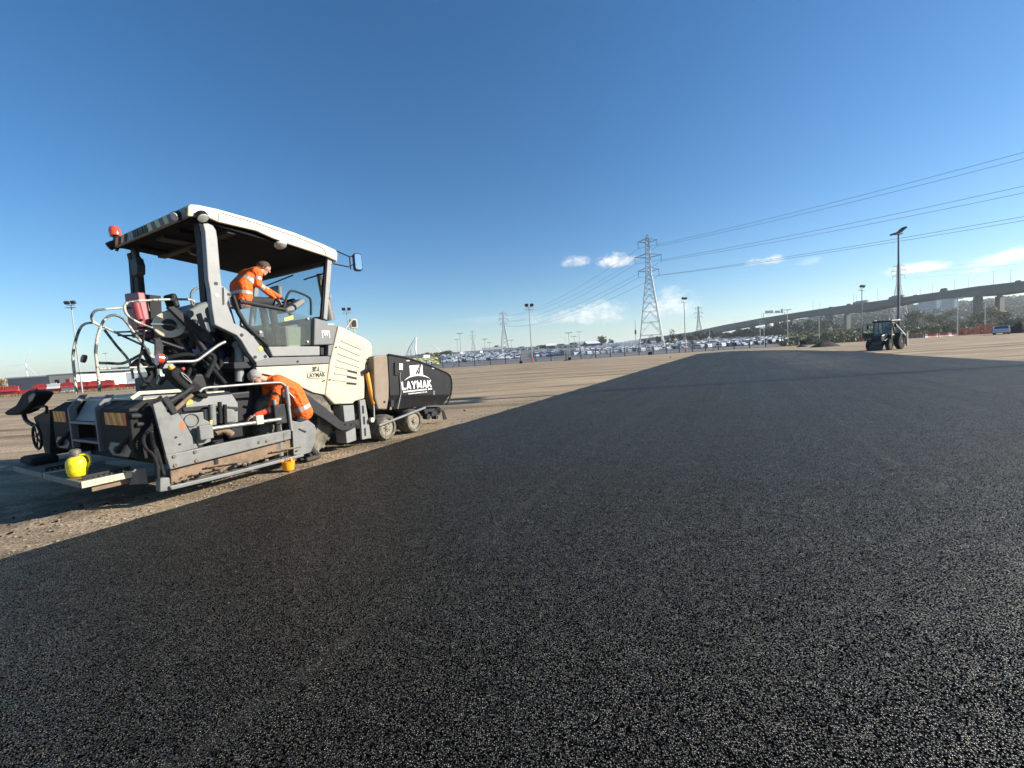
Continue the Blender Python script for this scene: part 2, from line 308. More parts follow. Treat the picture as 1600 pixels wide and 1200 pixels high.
TILT = 2.1
def asphalt_mat(name, base=.028, dusty=False):
    """open-textured fresh mat: tight stones coated in bitumen, some worn bright, faint lane joints running with the paver"""
    m = bpy.data.materials.new(name); m.use_nodes = True; N, L = m.node_tree.nodes, m.node_tree.links; b = N['Principled BSDF']
    tc = N.new('ShaderNodeTexCoord'); P = tc.outputs['Object']
    v = N.new('ShaderNodeTexVoronoi'); v.inputs['Scale'].default_value = 132; v.inputs['Randomness'].default_value = 1; L.new(P, v.inputs['Vector'])
    sc_ = N.new('ShaderNodeSeparateColor'); L.new(v.outputs['Color'], sc_.inputs[0])
    big = N.new('ShaderNodeTexNoise'); big.inputs['Scale'].default_value = .35; big.inputs['Detail'].default_value = 6; L.new(P, big.inputs['Vector'])
    r = N.new('ShaderNodeValToRGB'); e = r.color_ramp.elements
    e[0].position = 0; e[0].color = (base * .70, base * .65, base * .57, 1); e[1].position = .93; e[1].color = (base * 1.62, base * 1.5, base * 1.32, 1)
    k = e.new(.972); k.color = (base * 2.4, base * 2.3, base * 2.0, 1); k = e.new(.996); k.color = (base * 5.5, base * 5.2, base * 4.6, 1)
    L.new(sc_.outputs[0], r.inputs[0])
    br = N.new('ShaderNodeMapRange'); L.new(big.outputs['Fac'], br.inputs[0]); br.inputs[1].default_value = .3; br.inputs[2].default_value = .7; br.inputs[3].default_value = .82; br.inputs[4].default_value = 1.2
    mx = N.new('ShaderNodeMixRGB'); mx.blend_type = 'MULTIPLY'; mx.inputs[0].default_value = 1; L.new(r.outputs[0], mx.inputs[1]); L.new(br.outputs[0], mx.inputs[2])
    vd = N.new('ShaderNodeMapRange'); L.new(v.outputs['Distance'], vd.inputs[0]); vd.inputs[1].default_value = .25; vd.inputs[2].default_value = .65; vd.inputs[3].default_value = 1; vd.inputs[4].default_value = .07     # voids: black bitumen, with self-shadow between the stones painted into the colour
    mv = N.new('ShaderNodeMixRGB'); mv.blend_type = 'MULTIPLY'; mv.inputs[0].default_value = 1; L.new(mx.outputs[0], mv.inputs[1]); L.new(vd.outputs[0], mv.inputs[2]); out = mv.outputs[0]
    # tan grit blown and tracked onto the mat: patches of their own
    dn = N.new('ShaderNodeTexNoise'); dn.inputs['Scale'].default_value = .22; dn.inputs['Detail'].default_value = 9; dn.inputs['Roughness'].default_value = .7; L.new(P, dn.inputs['Vector'])
    dr = N.new('ShaderNodeMapRange'); L.new(dn.outputs['Fac'], dr.inputs[0]); dr.inputs[1].default_value = .62; dr.inputs[2].default_value = .80; dr.inputs[4].default_value = .10
    ga, gb_ = ground(1196, 549.5), ground(1335, 580); gd = (gb_ - ga).normalized(); gn_ = Vector((gd.y, -gd.x, 0)); gl = (gb_ - ga).length / 2; gc = (ga + gb_) / 2   # grit tracked on from the dirt by the lorries
    def dotv(vec, off):
        q = N.new('ShaderNodeVectorMath'); q.operation = 'DOT_PRODUCT'; L.new(P, q.inputs[0]); q.inputs[1].default_value = vec; w = N.new('ShaderNodeMath'); w.operation = 'SUBTRACT'; L.new(q.outputs['Value'], w.inputs[0]); w.inputs[1].default_value = off; return w.outputs[0]
    def m_(op, a, c):
        n = N.new('ShaderNodeMath'); n.operation = op
        for i, q in enumerate((a, c)):
            if isinstance(q, (int, float)): n.inputs[i].default_value = q
            else: L.new(q, n.inputs[i])
        return n.outputs[0]
    ta_, tb_ = m_('DIVIDE', dotv(gd, gc.dot(gd)), gl), m_('DIVIDE', dotv(gn_, gc.dot(gn_)), 2.6)
    gf = m_('ADD', m_('SUBTRACT', 1.0, m_('ADD', m_('POWER', m_('ABSOLUTE', ta_, 0), 4.0), m_('MULTIPLY', tb_, tb_))), m_('MULTIPLY', m_('SUBTRACT', dn.outputs['Fac'], .5), 4.0))
    gr = N.new('ShaderNodeMapRange'); L.new(gf, gr.inputs[0]); gr.inputs[2].default_value = 1.2; gr.inputs[4].default_value = .30
    dmx = m_('MAXIMUM', dr.outputs[0], gr.outputs[0])
    m2 = N.new('ShaderNodeMixRGB'); L.new(dmx, m2.inputs[0]); L.new(out, m2.inputs[1]); m2.inputs[2].default_value = (.17, .145, .11, 1); L.new(m2.outputs[0], b.inputs['Base Color'])
    b.inputs['Roughness'].default_value = .5; b.inputs['Specular Tint'].default_value = (1, .91, .77, 1)
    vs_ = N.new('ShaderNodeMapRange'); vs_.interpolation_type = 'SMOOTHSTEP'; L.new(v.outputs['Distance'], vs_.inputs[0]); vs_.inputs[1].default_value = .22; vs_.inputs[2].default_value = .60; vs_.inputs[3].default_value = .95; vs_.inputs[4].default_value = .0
    v2 = N.new('ShaderNodeTexVoronoi'); v2.inputs['Scale'].default_value = 21; L.new(P, v2.inputs['Vector']); s2 = N.new('ShaderNodeSeparateColor'); L.new(v2.outputs['Color'], s2.inputs[0])
    c2 = N.new('ShaderNodeMapRange'); L.new(s2.outputs[0], c2.inputs[0]); c2.inputs[3].default_value = .62; c2.inputs[4].default_value = 1.38
    v3 = N.new('ShaderNodeTexVoronoi'); v3.inputs['Scale'].default_value = 6.5; L.new(P, v3.inputs['Vector']); s3 = N.new('ShaderNodeSeparateColor'); L.new(v3.outputs['Color'], s3.inputs[0])
    c3 = N.new('ShaderNodeMapRange'); L.new(s3.outputs[0], c3.inputs[0]); c3.inputs[3].default_value = .86; c3.inputs[4].default_value = 1.14
    cmb = N.new('ShaderNodeMath'); cmb.operation = 'MULTIPLY'; L.new(c2.outputs[0], cmb.inputs[0]); L.new(c3.outputs[0], cmb.inputs[1])
    spm = N.new('ShaderNodeMath'); spm.operation = 'MULTIPLY'; L.new(vs_.outputs[0], spm.inputs[0]); L.new(cmb.outputs[0], spm.inputs[1]); L.new(spm.outputs[0], b.inputs['Specular IOR Level'])   # sheen taken out of the voids to stand for their self-shadow
    h = N.new('ShaderNodeMath'); h.operation = 'SUBTRACT'; L.new(sc_.outputs[1], h.inputs[0])
    dm = N.new('ShaderNodeMath'); dm.operation = 'MULTIPLY'; L.new(v.outputs['Distance'], dm.inputs[0]); dm.inputs[1].default_value = 1.5; L.new(dm.outputs[0], h.inputs[1])
    # every stone lies at its own tilt
    tl = N.new('ShaderNodeVectorMath'); tl.operation = 'SUBTRACT'; L.new(v.outputs['Color'], tl.inputs[0]); tl.inputs[1].default_value = (.5, .5, .5)
    ts = N.new('ShaderNodeVectorMath'); ts.operation = 'MULTIPLY'; L.new(tl.outputs[0], ts.inputs[0]); ts.inputs[1].default_value = (TILT, TILT, .25)
    gn = N.new('ShaderNodeNewGeometry'); ta = N.new('ShaderNodeVectorMath'); ta.operation = 'ADD'; L.new(gn.outputs['Normal'], ta.inputs[0]); L.new(ts.outputs[0], ta.inputs[1])
    tn = N.new('ShaderNodeVectorMath'); tn.operation = 'NORMALIZE'; L.new(ta.outputs[0], tn.inputs[0])
    # lane joints: shallow lines parallel to the paver's heading
    sp = N.new('ShaderNodeSeparateXYZ'); L.new(P, sp.inputs[0])
    def mth(op, a, c=None):
        n = N.new('ShaderNodeMath'); n.operation = op
        for i, q in enumerate((a, c)):
            if q is None: continue
            if isinstance(q, (int, float)): n.inputs[i].default_value = q
            else: L.new(q, n.inputs[i])
        return n.outputs[0]
    vv = mth('ADD', mth('MULTIPLY', sp.outputs[0], VV.x), mth('MULTIPLY', sp.outputs[1], VV.y))
    wob = N.new('ShaderNodeTexNoise'); wob.inputs['Scale'].default_value = 1.2; L.new(P, wob.inputs['Vector'])
    fr = mth('FRACT', mth('DIVIDE', mth('ADD', vv, mth('MULTIPLY', wob.outputs['Fac'], .10)), 3.55))
    sd_ = mth('ABSOLUTE', mth('SUBTRACT', fr, .577)); seam = mth('MULTIPLY', mth('LESS_THAN', sd_, .005), -2.0)
    sf = N.new('ShaderNodeMapRange'); L.new(sd_, sf.inputs[0]); sf.inputs[1].default_value = .0; sf.inputs[2].default_value = .022; sf.inputs[3].default_value = 1; sf.inputs[4].default_value = 0     # coarser, paler stones gathered along the joint
    sk = mth('MULTIPLY', sf.outputs[0], mth('MULTIPLY', mth('GREATER_THAN', sc_.outputs[2], .62), mth('GREATER_THAN', big.outputs['Fac'], .44)))
    m3 = N.new('ShaderNodeMixRGB'); L.new(mth('MULTIPLY', sk, .4), m3.inputs[0]); L.new(m2.outputs[0], m3.inputs[1]); m3.inputs[2].default_value = (.085, .08, .072, 1); L.new(m3.outputs[0], b.inputs['Base Color'])
    hh = mth('ADD', h.outputs[0], seam)
    uu = mth('ADD', mth('MULTIPLY', sp.outputs[0], UU.x), mth('MULTIPLY', sp.outputs[1], UU.y))
    cb = N.new('ShaderNodeCombineXYZ'); L.new(mth('MULTIPLY', vv, 2.4), cb.inputs[0]); L.new(mth('MULTIPLY', uu, .05), cb.inputs[1])
    sn = N.new('ShaderNodeTexNoise'); sn.inputs['Scale'].default_value = 1.0; sn.inputs['Detail'].default_value = 5; sn.inputs['Roughness'].default_value = .7; L.new(cb.outputs[0], sn.inputs['Vector'])
    sr = N.new('ShaderNodeMapRange'); L.new(sn.outputs['Fac'], sr.inputs[0]); sr.inputs[1].default_value = .3; sr.inputs[2].default_value = .7; sr.inputs[3].default_value = .45; sr.inputs[4].default_value = .36
    pr = mth('ADD', sr.outputs[0], mth('MULTIPLY', mth('SUBTRACT', big.outputs['Fac'], .5), .18)); L.new(pr, b.inputs['Roughness'])   # roller passes leave tighter and more open bands
    bp = N.new('ShaderNodeBump'); bp.inputs['Strength'].default_value = 1.0; bp.inputs['Distance'].default_value = .004; L.new(hh, bp.inputs['Height']); L.new(tn.outputs[0], bp.inputs['Normal']); L.new(bp.outputs[0], b.inputs['Normal'])
    return m

def dirt_mat():
    m = noise_mat('compacted_dirt', [(.22, (.20, .145, .088)), (.45, (.325, .24, .15)), (.62, (.39, .295, .19)), (.8, (.46, .36, .245))], .55, .95, (.30, 1.1, 1), 10, (38, .30), .9, 22, .03)
    N, L = m.node_tree.nodes, m.node_tree.links; b = N['Principled BSDF']; src = b.inputs['Base Color'].links[0].from_socket
    tc = N.new('ShaderNodeTexCoord')
    mp = N.new('ShaderNodeMapping'); mp.inputs['Rotation'].default_value = (0, 0, RAD(8)); mp.inputs['Scale'].default_value = (.05, .55, 1); L.new(tc.outputs['Object'], mp.inputs[0])
    n = N.new('ShaderNodeTexNoise'); n.inputs['Scale'].default_value = 1.0; n.inputs['Detail'].default_value = 7; n.inputs['Roughness'].default_value = .72; L.new(mp.outputs[0], n.inputs['Vector'])
    r = N.new('ShaderNodeMapRange'); L.new(n.outputs['Fac'], r.inputs[0]); r.inputs[1].default_value = .38; r.inputs[2].default_value = .56; r.inputs[3].default_value = .46; r.inputs[4].default_value = 1.14
    mx = N.new('ShaderNodeMixRGB'); mx.blend_type = 'MULTIPLY'; mx.inputs[0].default_value = 1; L.new(src, mx.inputs[1]); L.new(r.outputs[0], mx.inputs[2]); L.new(mx.outputs[0], b.inputs['Base Color'])
    # a second set of darker tracks crossing the first
    mpb = N.new('ShaderNodeMapping'); mpb.inputs['Rotation'].default_value = (0, 0, RAD(-34)); mpb.inputs['Scale'].default_value = (.07, .9, 1); L.new(tc.outputs['Object'], mpb.inputs[0])
    nb2 = N.new('ShaderNodeTexNoise'); nb2.inputs['Scale'].default_value = 1.0; nb2.inputs['Detail'].default_value = 8; nb2.inputs['Roughness'].default_value = .75; L.new(mpb.outputs[0], nb2.inputs['Vector'])
    rb2 = N.new('ShaderNodeMapRange'); L.new(nb2.outputs['Fac'], rb2.inputs[0]); rb2.inputs[1].default_value = .34; rb2.inputs[2].default_value = .48; rb2.inputs[3].default_value = .66; rb2.inputs[4].default_value = 1.04
    mxb = N.new('ShaderNodeMixRGB'); mxb.blend_type = 'MULTIPLY'; mxb.inputs[0].default_value = 1; L.new(mx.outputs[0], mxb.inputs[1]); L.new(rb2.outputs[0], mxb.inputs[2]); mx = mxb
    # tar trodden in along the screed's track; dark colour also deepens the shadow there
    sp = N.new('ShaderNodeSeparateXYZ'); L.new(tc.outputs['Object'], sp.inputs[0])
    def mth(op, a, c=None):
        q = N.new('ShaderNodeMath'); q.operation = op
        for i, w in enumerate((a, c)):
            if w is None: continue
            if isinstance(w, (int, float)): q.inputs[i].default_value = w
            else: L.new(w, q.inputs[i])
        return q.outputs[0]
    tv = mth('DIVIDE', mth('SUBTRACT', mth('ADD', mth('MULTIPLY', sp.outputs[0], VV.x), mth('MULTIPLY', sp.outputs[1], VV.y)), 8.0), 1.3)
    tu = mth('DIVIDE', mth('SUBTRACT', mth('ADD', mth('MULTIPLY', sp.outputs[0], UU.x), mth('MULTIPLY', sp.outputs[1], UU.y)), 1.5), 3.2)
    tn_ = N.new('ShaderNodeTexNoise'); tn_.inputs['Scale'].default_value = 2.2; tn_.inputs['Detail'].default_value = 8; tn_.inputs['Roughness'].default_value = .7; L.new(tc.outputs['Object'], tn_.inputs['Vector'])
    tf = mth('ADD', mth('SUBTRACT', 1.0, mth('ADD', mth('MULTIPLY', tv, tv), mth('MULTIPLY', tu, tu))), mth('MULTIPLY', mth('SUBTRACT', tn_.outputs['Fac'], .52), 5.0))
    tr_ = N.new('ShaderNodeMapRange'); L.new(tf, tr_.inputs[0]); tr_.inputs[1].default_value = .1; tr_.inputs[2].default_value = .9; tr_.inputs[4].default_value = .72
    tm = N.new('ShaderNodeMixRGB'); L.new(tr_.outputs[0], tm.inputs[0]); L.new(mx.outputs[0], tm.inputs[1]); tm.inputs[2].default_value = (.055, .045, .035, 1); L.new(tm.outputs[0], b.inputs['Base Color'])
    # wheel ruts add to the relief
    bp = [q for q in N if q.type == 'BUMP'][0]
    b2 = N.new('ShaderNodeBump'); b2.inputs['Strength'].default_value = .8; b2.inputs['Distance'].default_value = .12; L.new(n.outputs['Fac'], b2.inputs['Height']); L.new(bp.outputs[0], b2.inputs['Normal']); L.new(b2.outputs[0], b.inputs['Normal'])
    return m

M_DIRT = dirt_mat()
M_LAND = noise_mat('rough_grassland', [(.3, (.07, .075, .035)), (.55, (.13, .125, .065)), (.75, (.19, .165, .10))], .02, .95, bump=.2, bscale=.4, bdist=.5)
M_TARMAC = noise_mat('worn_tarmac', [(.3, (.10, .10, .10)), (.7, (.17, .168, .16))], .08, .9, bump=.1)
M_VERGE = noise_mat('dry_verge', [(.3, (.08, .085, .04)), (.6, (.15, .14, .07)), (.8, (.24, .20, .12))], .8, .95, bump=.5, bscale=6, bdist=.1)

def sheet(name, pts, z, m, **t):
    return MB().add([(p[0], p[1], z) for p in pts], [tuple(range(len(pts)))]).build(name, m, keep=True, **t)

R_ = 9000
disc = [(R_ * math.cos(a * math.pi / 24), R_ * math.sin(a * math.pi / 24)) for a in range(48)]
LOW = -.30                                             # the compound and the land beyond lie lower than the yard
def gz(y): return LOW + .05 + max(0, min(y, 420) - 165) * .026    # beyond the yard the land dips, then rises gently
sheet('ground', disc, LOW, M_LAND, kind='structure')
yard = [(-120, -60), (160, -60), (150, 40), (112, 60), (104, 80), (90, 88), (60, 87.5), (30, 87), (-2, 83), (-20, 82), (-34, 84), (-70, 330), (-480, 330), (-480, -60)]
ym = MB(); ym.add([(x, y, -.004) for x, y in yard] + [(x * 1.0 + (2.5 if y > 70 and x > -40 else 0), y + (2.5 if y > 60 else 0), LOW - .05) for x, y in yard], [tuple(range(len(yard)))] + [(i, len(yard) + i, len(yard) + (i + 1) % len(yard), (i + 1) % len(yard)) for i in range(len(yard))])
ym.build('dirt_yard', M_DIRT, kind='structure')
cp_ = MB(); cp_.add([(x, y, gz(y) - (.0 if y < 421 else 9)) for y in (87, 150, 240, 330, 420, 470) for x in (-34 - (y - 87) * .12, 60, 230)], [(r * 3 + c, r * 3 + c + 1, r * 3 + c + 4, r * 3 + c + 3) for r in range(5) for c in range(2)])
cp_.build('car_park', M_TARMAC, kind='structure')

ASPH_Z = .055
asph = [UU * -22 + VV * 5.92, UU * 4 + VV * 5.92, UU * 30 + VV * 5.90, UU * 66 + VV * 5.95, UU * 72.4 + VV * 6.0,
        Vector((37, 70.5, 0)), Vector((37.6, 60, 0)), Vector((35.6, 51, 0)), Vector((31, 37.5, 0)), Vector((25.3, 26.6, 0)), Vector((20.8, 16.6, 0)), Vector((13, -4, 0)), Vector((6, -22, 0))]
edge = []
for i, p in enumerate(asph):                              # a raked, slightly ragged edge
    q = asph[(i + 1) % len(asph)]; n = max(1, int((q - p).length / .07)) if i in (0, 1) else max(1, int((q - p).length / 1.0))
    for k in range(n):
        s = p.lerp(q, k / n); d = (q - p).normalized(); nn_ = Vector((-d.y, d.x, 0))
        w = .05 if i < 2 else .09
        edge.append(s + nn_ * (noise.noise(s * 1.3) * w + noise.noise(s * 5) * .03 + noise.noise(s * 13) * .018))
mb = MB(); n = len(edge)
outer = [p.copy() for p in edge]
cen = sum(edge, Vector()) / n
top = [(p.x, p.y, ASPH_Z) for p in edge]; bot = []
for i, p in enumerate(edge):
    d = (edge[(i + 1) % n] - edge[i - 1]).normalized(); nn_ = Vector((d.y, -d.x, 0))
    if (p + nn_ - cen).length < (p - cen).length: nn_ = -nn_
    bot.append((p.x + nn_.x * .05, p.y + nn_.y * .05, -.004))
mb.add(top + bot, [tuple(range(n))] + [(i, n + i, n + (i + 1) % n, (i + 1) % n) for i in range(n)])
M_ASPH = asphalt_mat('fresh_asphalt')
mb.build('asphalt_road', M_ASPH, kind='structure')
# loose stones along the dirt beside the mat
M_STONE = noise_mat('loose_stone', [(.3, (.20, .16, .11)), (.7, (.36, .30, .22))], 3, .95, bump=.3)
def rock(rg, c, s, mb_):
    vs = []; t = (1 + 5 ** .5) / 2
    base = [(-1, t, 0), (1, t, 0), (-1, -t, 0), (1, -t, 0), (0, -1, t), (0, 1, t), (0, -1, -t), (0, 1, -t), (t, 0, -1), (t, 0, 1), (-t, 0, -1), (-t, 0, 1)]
    fs = [(0, 11, 5), (0, 5, 1), (0, 1, 7), (0, 7, 10), (0, 10, 11), (1, 5, 9), (5, 11, 4), (11, 10, 2), (10, 7, 6), (7, 1, 8), (3, 9, 4), (3, 4, 2), (3, 2, 6), (3, 6, 8), (3, 8, 9), (4, 9, 5), (2, 4, 11), (6, 2, 10), (8, 6, 7), (9, 8, 1)]
    sx, sy, sz = s * rg.uniform(.7, 1.3), s * rg.uniform(.7, 1.3), s * rg.uniform(.4, .8)
    a = rg.uniform(0, 6.28); ca, sa = math.cos(a), math.sin(a)
    for b in base:
        k = rg.uniform(.8, 1.15) / 1.9; x, y, z = b[0] * sx * k, b[1] * sy * k, b[2] * sz * k
        vs.append((c[0] + x * ca - y * sa, c[1] + x * sa + y * ca, c[2] + z))
    mb_.add(vs, fs)
rg = random.Random(11); mb = MB()
for i in range(5200):
    u = rg.uniform(-1, 14); v = 5.99 + abs(rg.gauss(0, .75)) + .02
    if rg.random() < .25: v = rg.uniform(6, 15); u = rg.uniform(-2, 22)
    p = UU * u + VV * v; s = .005 + rg.random() ** 6 * .014
    rock(rg, (p.x, p.y, s * .15), s, mb)
mb.build('gravel', M_STONE, kind='stuff', label='loose stones scattered over the dirt beside the asphalt')
mb = MB()
for i in range(220):                                      # crumbs of mix dropped behind the screed
    p = UU * rg.uniform(.2, 3.2) + VV * rg.gauss(7.3, .5); s = .005 + rg.random() ** 4 * .018; rock(rg, (p.x, p.y, s * .2), s, mb)
for i in range(900):                                      # and spilled along the raked edge
    p = UU * rg.uniform(-3, 16) + VV * (5.95 + abs(rg.gauss(0, .07))); s = .004 + rg.random() ** 4 * .012; rock(rg, (p.x, p.y, s * .2), s, mb)
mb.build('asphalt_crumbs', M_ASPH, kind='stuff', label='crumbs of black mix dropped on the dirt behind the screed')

# ------------------------------------------------------------------ foliage
def leaf_mat(name, cols, scale=.05, rough=.75):
    m = bpy.data.materials.new(name); m.use_nodes = True; N, L = m.node_tree.nodes, m.node_tree.links; b = N['Principled BSDF']
    b.inputs['Roughness'].default_value = rough; b.inputs['Specular IOR Level'].default_value = .25
    g = N.new('ShaderNodeNewGeometry'); n = N.new('ShaderNodeTexNoise'); n.inputs['Scale'].default_value = scale; n.inputs['Detail'].default_value = 4; L.new(g.outputs['Position'], n.inputs['Vector'])
    r = N.new('ShaderNodeValToRGB'); els = r.color_ramp.elements
    while len(els) < len(cols): els.new(.5)
    for i, (e, c) in enumerate(zip(els, cols)): e.position = .3 + .4 * i / (len(cols) - 1); e.color = (*c, 1)
    L.new(n.outputs['Fac'], r.inputs[0])
    rnd = N.new('ShaderNodeMapRange'); L.new(g.outputs['Random Per Island'], rnd.inputs[0]); rnd.inputs[3].default_value = .6; rnd.inputs[4].default_value = 1.4
    mx = N.new('ShaderNodeMixRGB'); mx.blend_type = 'MULTIPLY'; mx.inputs[0].default_value = 1; L.new(r.outputs[0], mx.inputs[1]); L.new(rnd.outputs[0], mx.inputs[2])
    L.new(mx.outputs[0], b.inputs['Base Color'])
    b.inputs['Subsurface Weight'].default_value = 0
    return m
M_LEAF_DARK = leaf_mat('dark_green_leaves', [(.042, .058, .028), (.07, .088, .04), (.10, .105, .048)], .12)
M_LEAF_OLIVE = leaf_mat('olive_leaves', [(.075, .09, .036), (.15, .145, .065), (.23, .20, .10)], .10)
M_LEAF_YEL = leaf_mat('yellowing_leaves', [(.10, .10, .03), (.20, .17, .05), (.26, .17, .06)], .10)
M_WOOD = leaf_mat('hillside_leaves', [(.022, .036, .014), (.04, .060, .022), (.07, .085, .03), (.10, .09, .04)], .018)
M_BARK = mat('bark', (.10, .08, .06), .9, var=.3, scale=4)
def leaves(mb_, c, rx, rz, n, s, rg, mi=0):
    """leaf clumps through an uneven crown volume"""
    lobes = [(Vector((rg.gauss(0, .42) * rx, rg.gauss(0, .42) * rx, rg.uniform(-.55, .62) * rz)), rg.uniform(.34, .6)) for _ in range(7)]
    c = Vector(c)
    for _ in range(n):
        o, k = rg.choice(lobes); d = Vector((rg.gauss(0, 1), rg.gauss(0, 1), rg.gauss(0, 1))).normalized() * (rg.random() ** .4)
        p = c + o + Vector((d.x * rx * k, d.y * rx * k, d.z * rz * k))
        a = Vector((rg.gauss(0, 1), rg.gauss(0, 1), rg.gauss(0, 1))).normalized(); b = a.orthogonal().normalized(); e = a.cross(b)
        q = s * rg.uniform(.6, 1.4)
        mb_.add([p + b * q, p + e * q * .7, p - b * q, p - e * q * .7], [(0, 1, 2, 3)], mi)
def tree_at(name, base, h, rx, m, n, s, rg, label, category, group, trunk=True):
    t = empty(name, base, 0, label=label, category=category)
    if group: t['group'] = group
    mb_ = MB(); leaves(mb_, (0, 0, h * .50), rx * 1.35, h * .56, int(n * 1.7), s * 1.1, rg); mb_.build('crown', m, t, keep=True)
    if trunk:
        tr = MB(); tr.tube([(0, 0, -.3), (.02 * h, 0, h * .25), (0, .02 * h, h * .6)], [h * .035, h * .026, h * .012], 7)
        for a in range(4):
            an = a * 1.6 + rg.random(); tr.tube([(0, 0, h * (.28 + .07 * a)), (math.cos(an) * rx * .5, math.sin(an) * rx * .5, h * (.5 + .08 * a))], [h * .014, h * .005], 5)
        tr.build('trunk', M_BARK, t)
    return t
def base_at(px, depth):
    p = at(px, horizon(px), depth); return Vector((p.x, p.y, gz(depth) if depth > 89 and px > 300 else 0.0))
def height_at(px, py, depth): return at(px, py, depth).z

rg = random.Random(5)
# skyline trees behind the car compound: (px, py of top, depth, half width px, material)
for (px, pt, dp_, hw, mm, lab) in [
    (657, 553, 330, 5, 0, None), (672, 551, 330, 6, 1, None), (684, 550, 340, 7, 2, None), (698, 545, 330, 7, 0, None),
    (776, 540, 420, 6, 0, 'dark tree on the skyline at the foot of the middle pylon'), (792, 543, 430, 7, 0, None), (810, 541, 430, 7, 0, None),
    (834, 541, 440, 8, 0, None), (849, 539, 440, 8, 0, None), (862, 539, 440, 8, 0, None), (877, 538, 440, 9, 0, None), (891, 536, 430, 8, 0, None), (904, 537, 430, 6, 0, None),
    (917, 534, 420, 7, 0, None), (931, 533, 420, 8, 0, None), (941, 524, 380, 8, 2, 'tall yellowing tree rising above the white sheds'), (955, 529, 400, 4, 0, None),
    (1012, 527, 260, 6, 0, None), (1030, 525, 260, 7, 0, None), (1049, 517, 240, 7, 0, 'round dark tree just past the foot of the big pylon'),
    (1064, 523, 300, 7, 0, None), (1078, 521, 300, 8, 0, None), (1092, 519, 310, 8, 0, None), (1104, 517, 320, 8, 0, None),
    (4, 592, 150, 8, 2, 'brown autumn tree beside the grey warehouse')]:
    b_ = base_at(px, dp_); top_ = height_at(px, pt, dp_)
    tree_at('tree', b_, top_ - b_.z, hw / FPX * dp_ * .95, (M_LEAF_DARK, M_LEAF_OLIVE, M_LEAF_YEL)[mm], 420, .028 * hw * dp_ / FPX * 4, rg,
            lab or ('dark tree on the low skyline behind the white sheds and parked cars' if px < 1000 else 'dark tree on the low slope between pylon and flyover'), 'tree', 'skyline trees behind the compound' if px < 1000 else 'trees on the slope by the flyover')
# dark trees under the low end of the flyover
for (px, pt, dp_, hw) in [(1118, 521, 380, 9), (1132, 519, 390, 9), (1147, 517, 400, 9), (1160, 515, 380, 10), (1175, 513, 360, 10), (1188, 516, 340, 9), (1203, 511, 330, 11), (1216, 509, 320, 11), (1226, 501, 330, 9),
                          (1246, 502, 350, 10), (1262, 501, 360, 10), (1278, 497, 380, 9), (1294, 500, 380, 9)]:
    tree_at('tree', base_at(px, dp_), height_at(px, pt, dp_) - gz(dp_), hw / FPX * dp_ * 1.05, M_LEAF_DARK if px % 3 else M_LEAF_OLIVE, 520, .13 * hw * dp_ / FPX, rg,
            'dark leafy tree growing under the low end of the flyover', 'tree', 'trees under the flyover')
# scrub beyond the yard, right of the car compound
for k in range(46):
    px = rg.uniform(1235, 1640); dp_ = rg.uniform(112, 240); h = rg.uniform(1.3, 2.8) * (1 + (dp_ - 112) / 220)
    tree_at('bush', base_at(px, dp_), h, h * rg.uniform(.8, 1.25), [M_LEAF_OLIVE, M_LEAF_OLIVE, M_LEAF_DARK, M_LEAF_YEL][k % 4], 300, .055 * h + .05, rg,
            ('olive', 'olive', 'dark green', 'yellowing')[k % 4] + ' scrub bush at the ' + ('front' if dp_ < 150 else 'middle' if dp_ < 195 else 'back') + ' of the belt beyond the yard', 'bush', 'scrub bushes beyond the yard', trunk=False)
for (px, pt, dp_, hw, lab) in [(1425, 487, 290, 13, 'rounded olive tree beyond the loader tractor'), (1472, 484, 300, 12, 'russet crowned tree below the tower blocks'), (1548, 480, 260, 14, 'brownish tree between the two broad flyover piers'), (1592, 500, 170, 14, 'pale green bush right of the broad flyover piers')]:
    tree_at('tree', base_at(px, dp_), height_at(px, pt, dp_) - gz(dp_), hw / FPX * dp_, M_LEAF_YEL if px in (1472, 1548) else M_LEAF_OLIVE, 700, .09 * hw * dp_ / FPX, rg, lab, 'tree', None)

# ------------------------------------------------------------------ hills
def hill(name, prof, d0, d1, m, **t):
    """ridge whose skyline runs through the given (px, py) at depth d1, rising from depth d0; a far slope closes it"""
    mb_ = MB(); cols = []
    for (px, py) in prof:
        p1 = at(px, py, d1); z1 = max(2.0, p1.z); b0 = base_at(px, d0)
        x1, y1 = p1.x, p1.y; col_ = []
        for k in range(9):
            s = k / 8; z = z1 * (s * s * (3 - 2 * s)) + noise.noise(Vector((px * .02, k * .5, 0))) * 3 * s
            col_.append((b0.x + (x1 - b0.x) * s, b0.y + (y1 - b0.y) * s, z - .5 * (1 - s)))
        e = (x1 * 1.25, y1 * 1.25, -3); col_.append(e); cols.append(col_)
    n_ = len(cols[0]); vs = [p for c in cols for p in c]
    fs = [(i * n_ + k, i * n_ + k + 1, (i + 1) * n_ + k + 1, (i + 1) * n_ + k) for i in range(len(cols) - 1) for k in range(n_ - 1)]
    mb_.add(vs, fs); return mb_.build(name, m, smooth=60, **t), cols
M_HILL = noise_mat('wooded_hill', [(.3, (.05, .06, .03)), (.7, (.10, .105, .05))], .01, .95, bump=.2)
M_FAR = noise_mat('far_hill', [(.3, (.06, .075, .05)), (.7, (.10, .11, .07))], .004, .95, bump=.1)
_, hc = hill('hill', [(1190, 524), (1240, 508), (1280, 502), (1330, 498), (1380, 490), (1420, 485), (1460, 481.5), (1500, 479.5), (1540, 475), (1580, 471), (1640, 466), (1720, 461), (1820, 462), (1950, 470), (2150, 470)], 420, 1150, M_HILL, kind='structure')
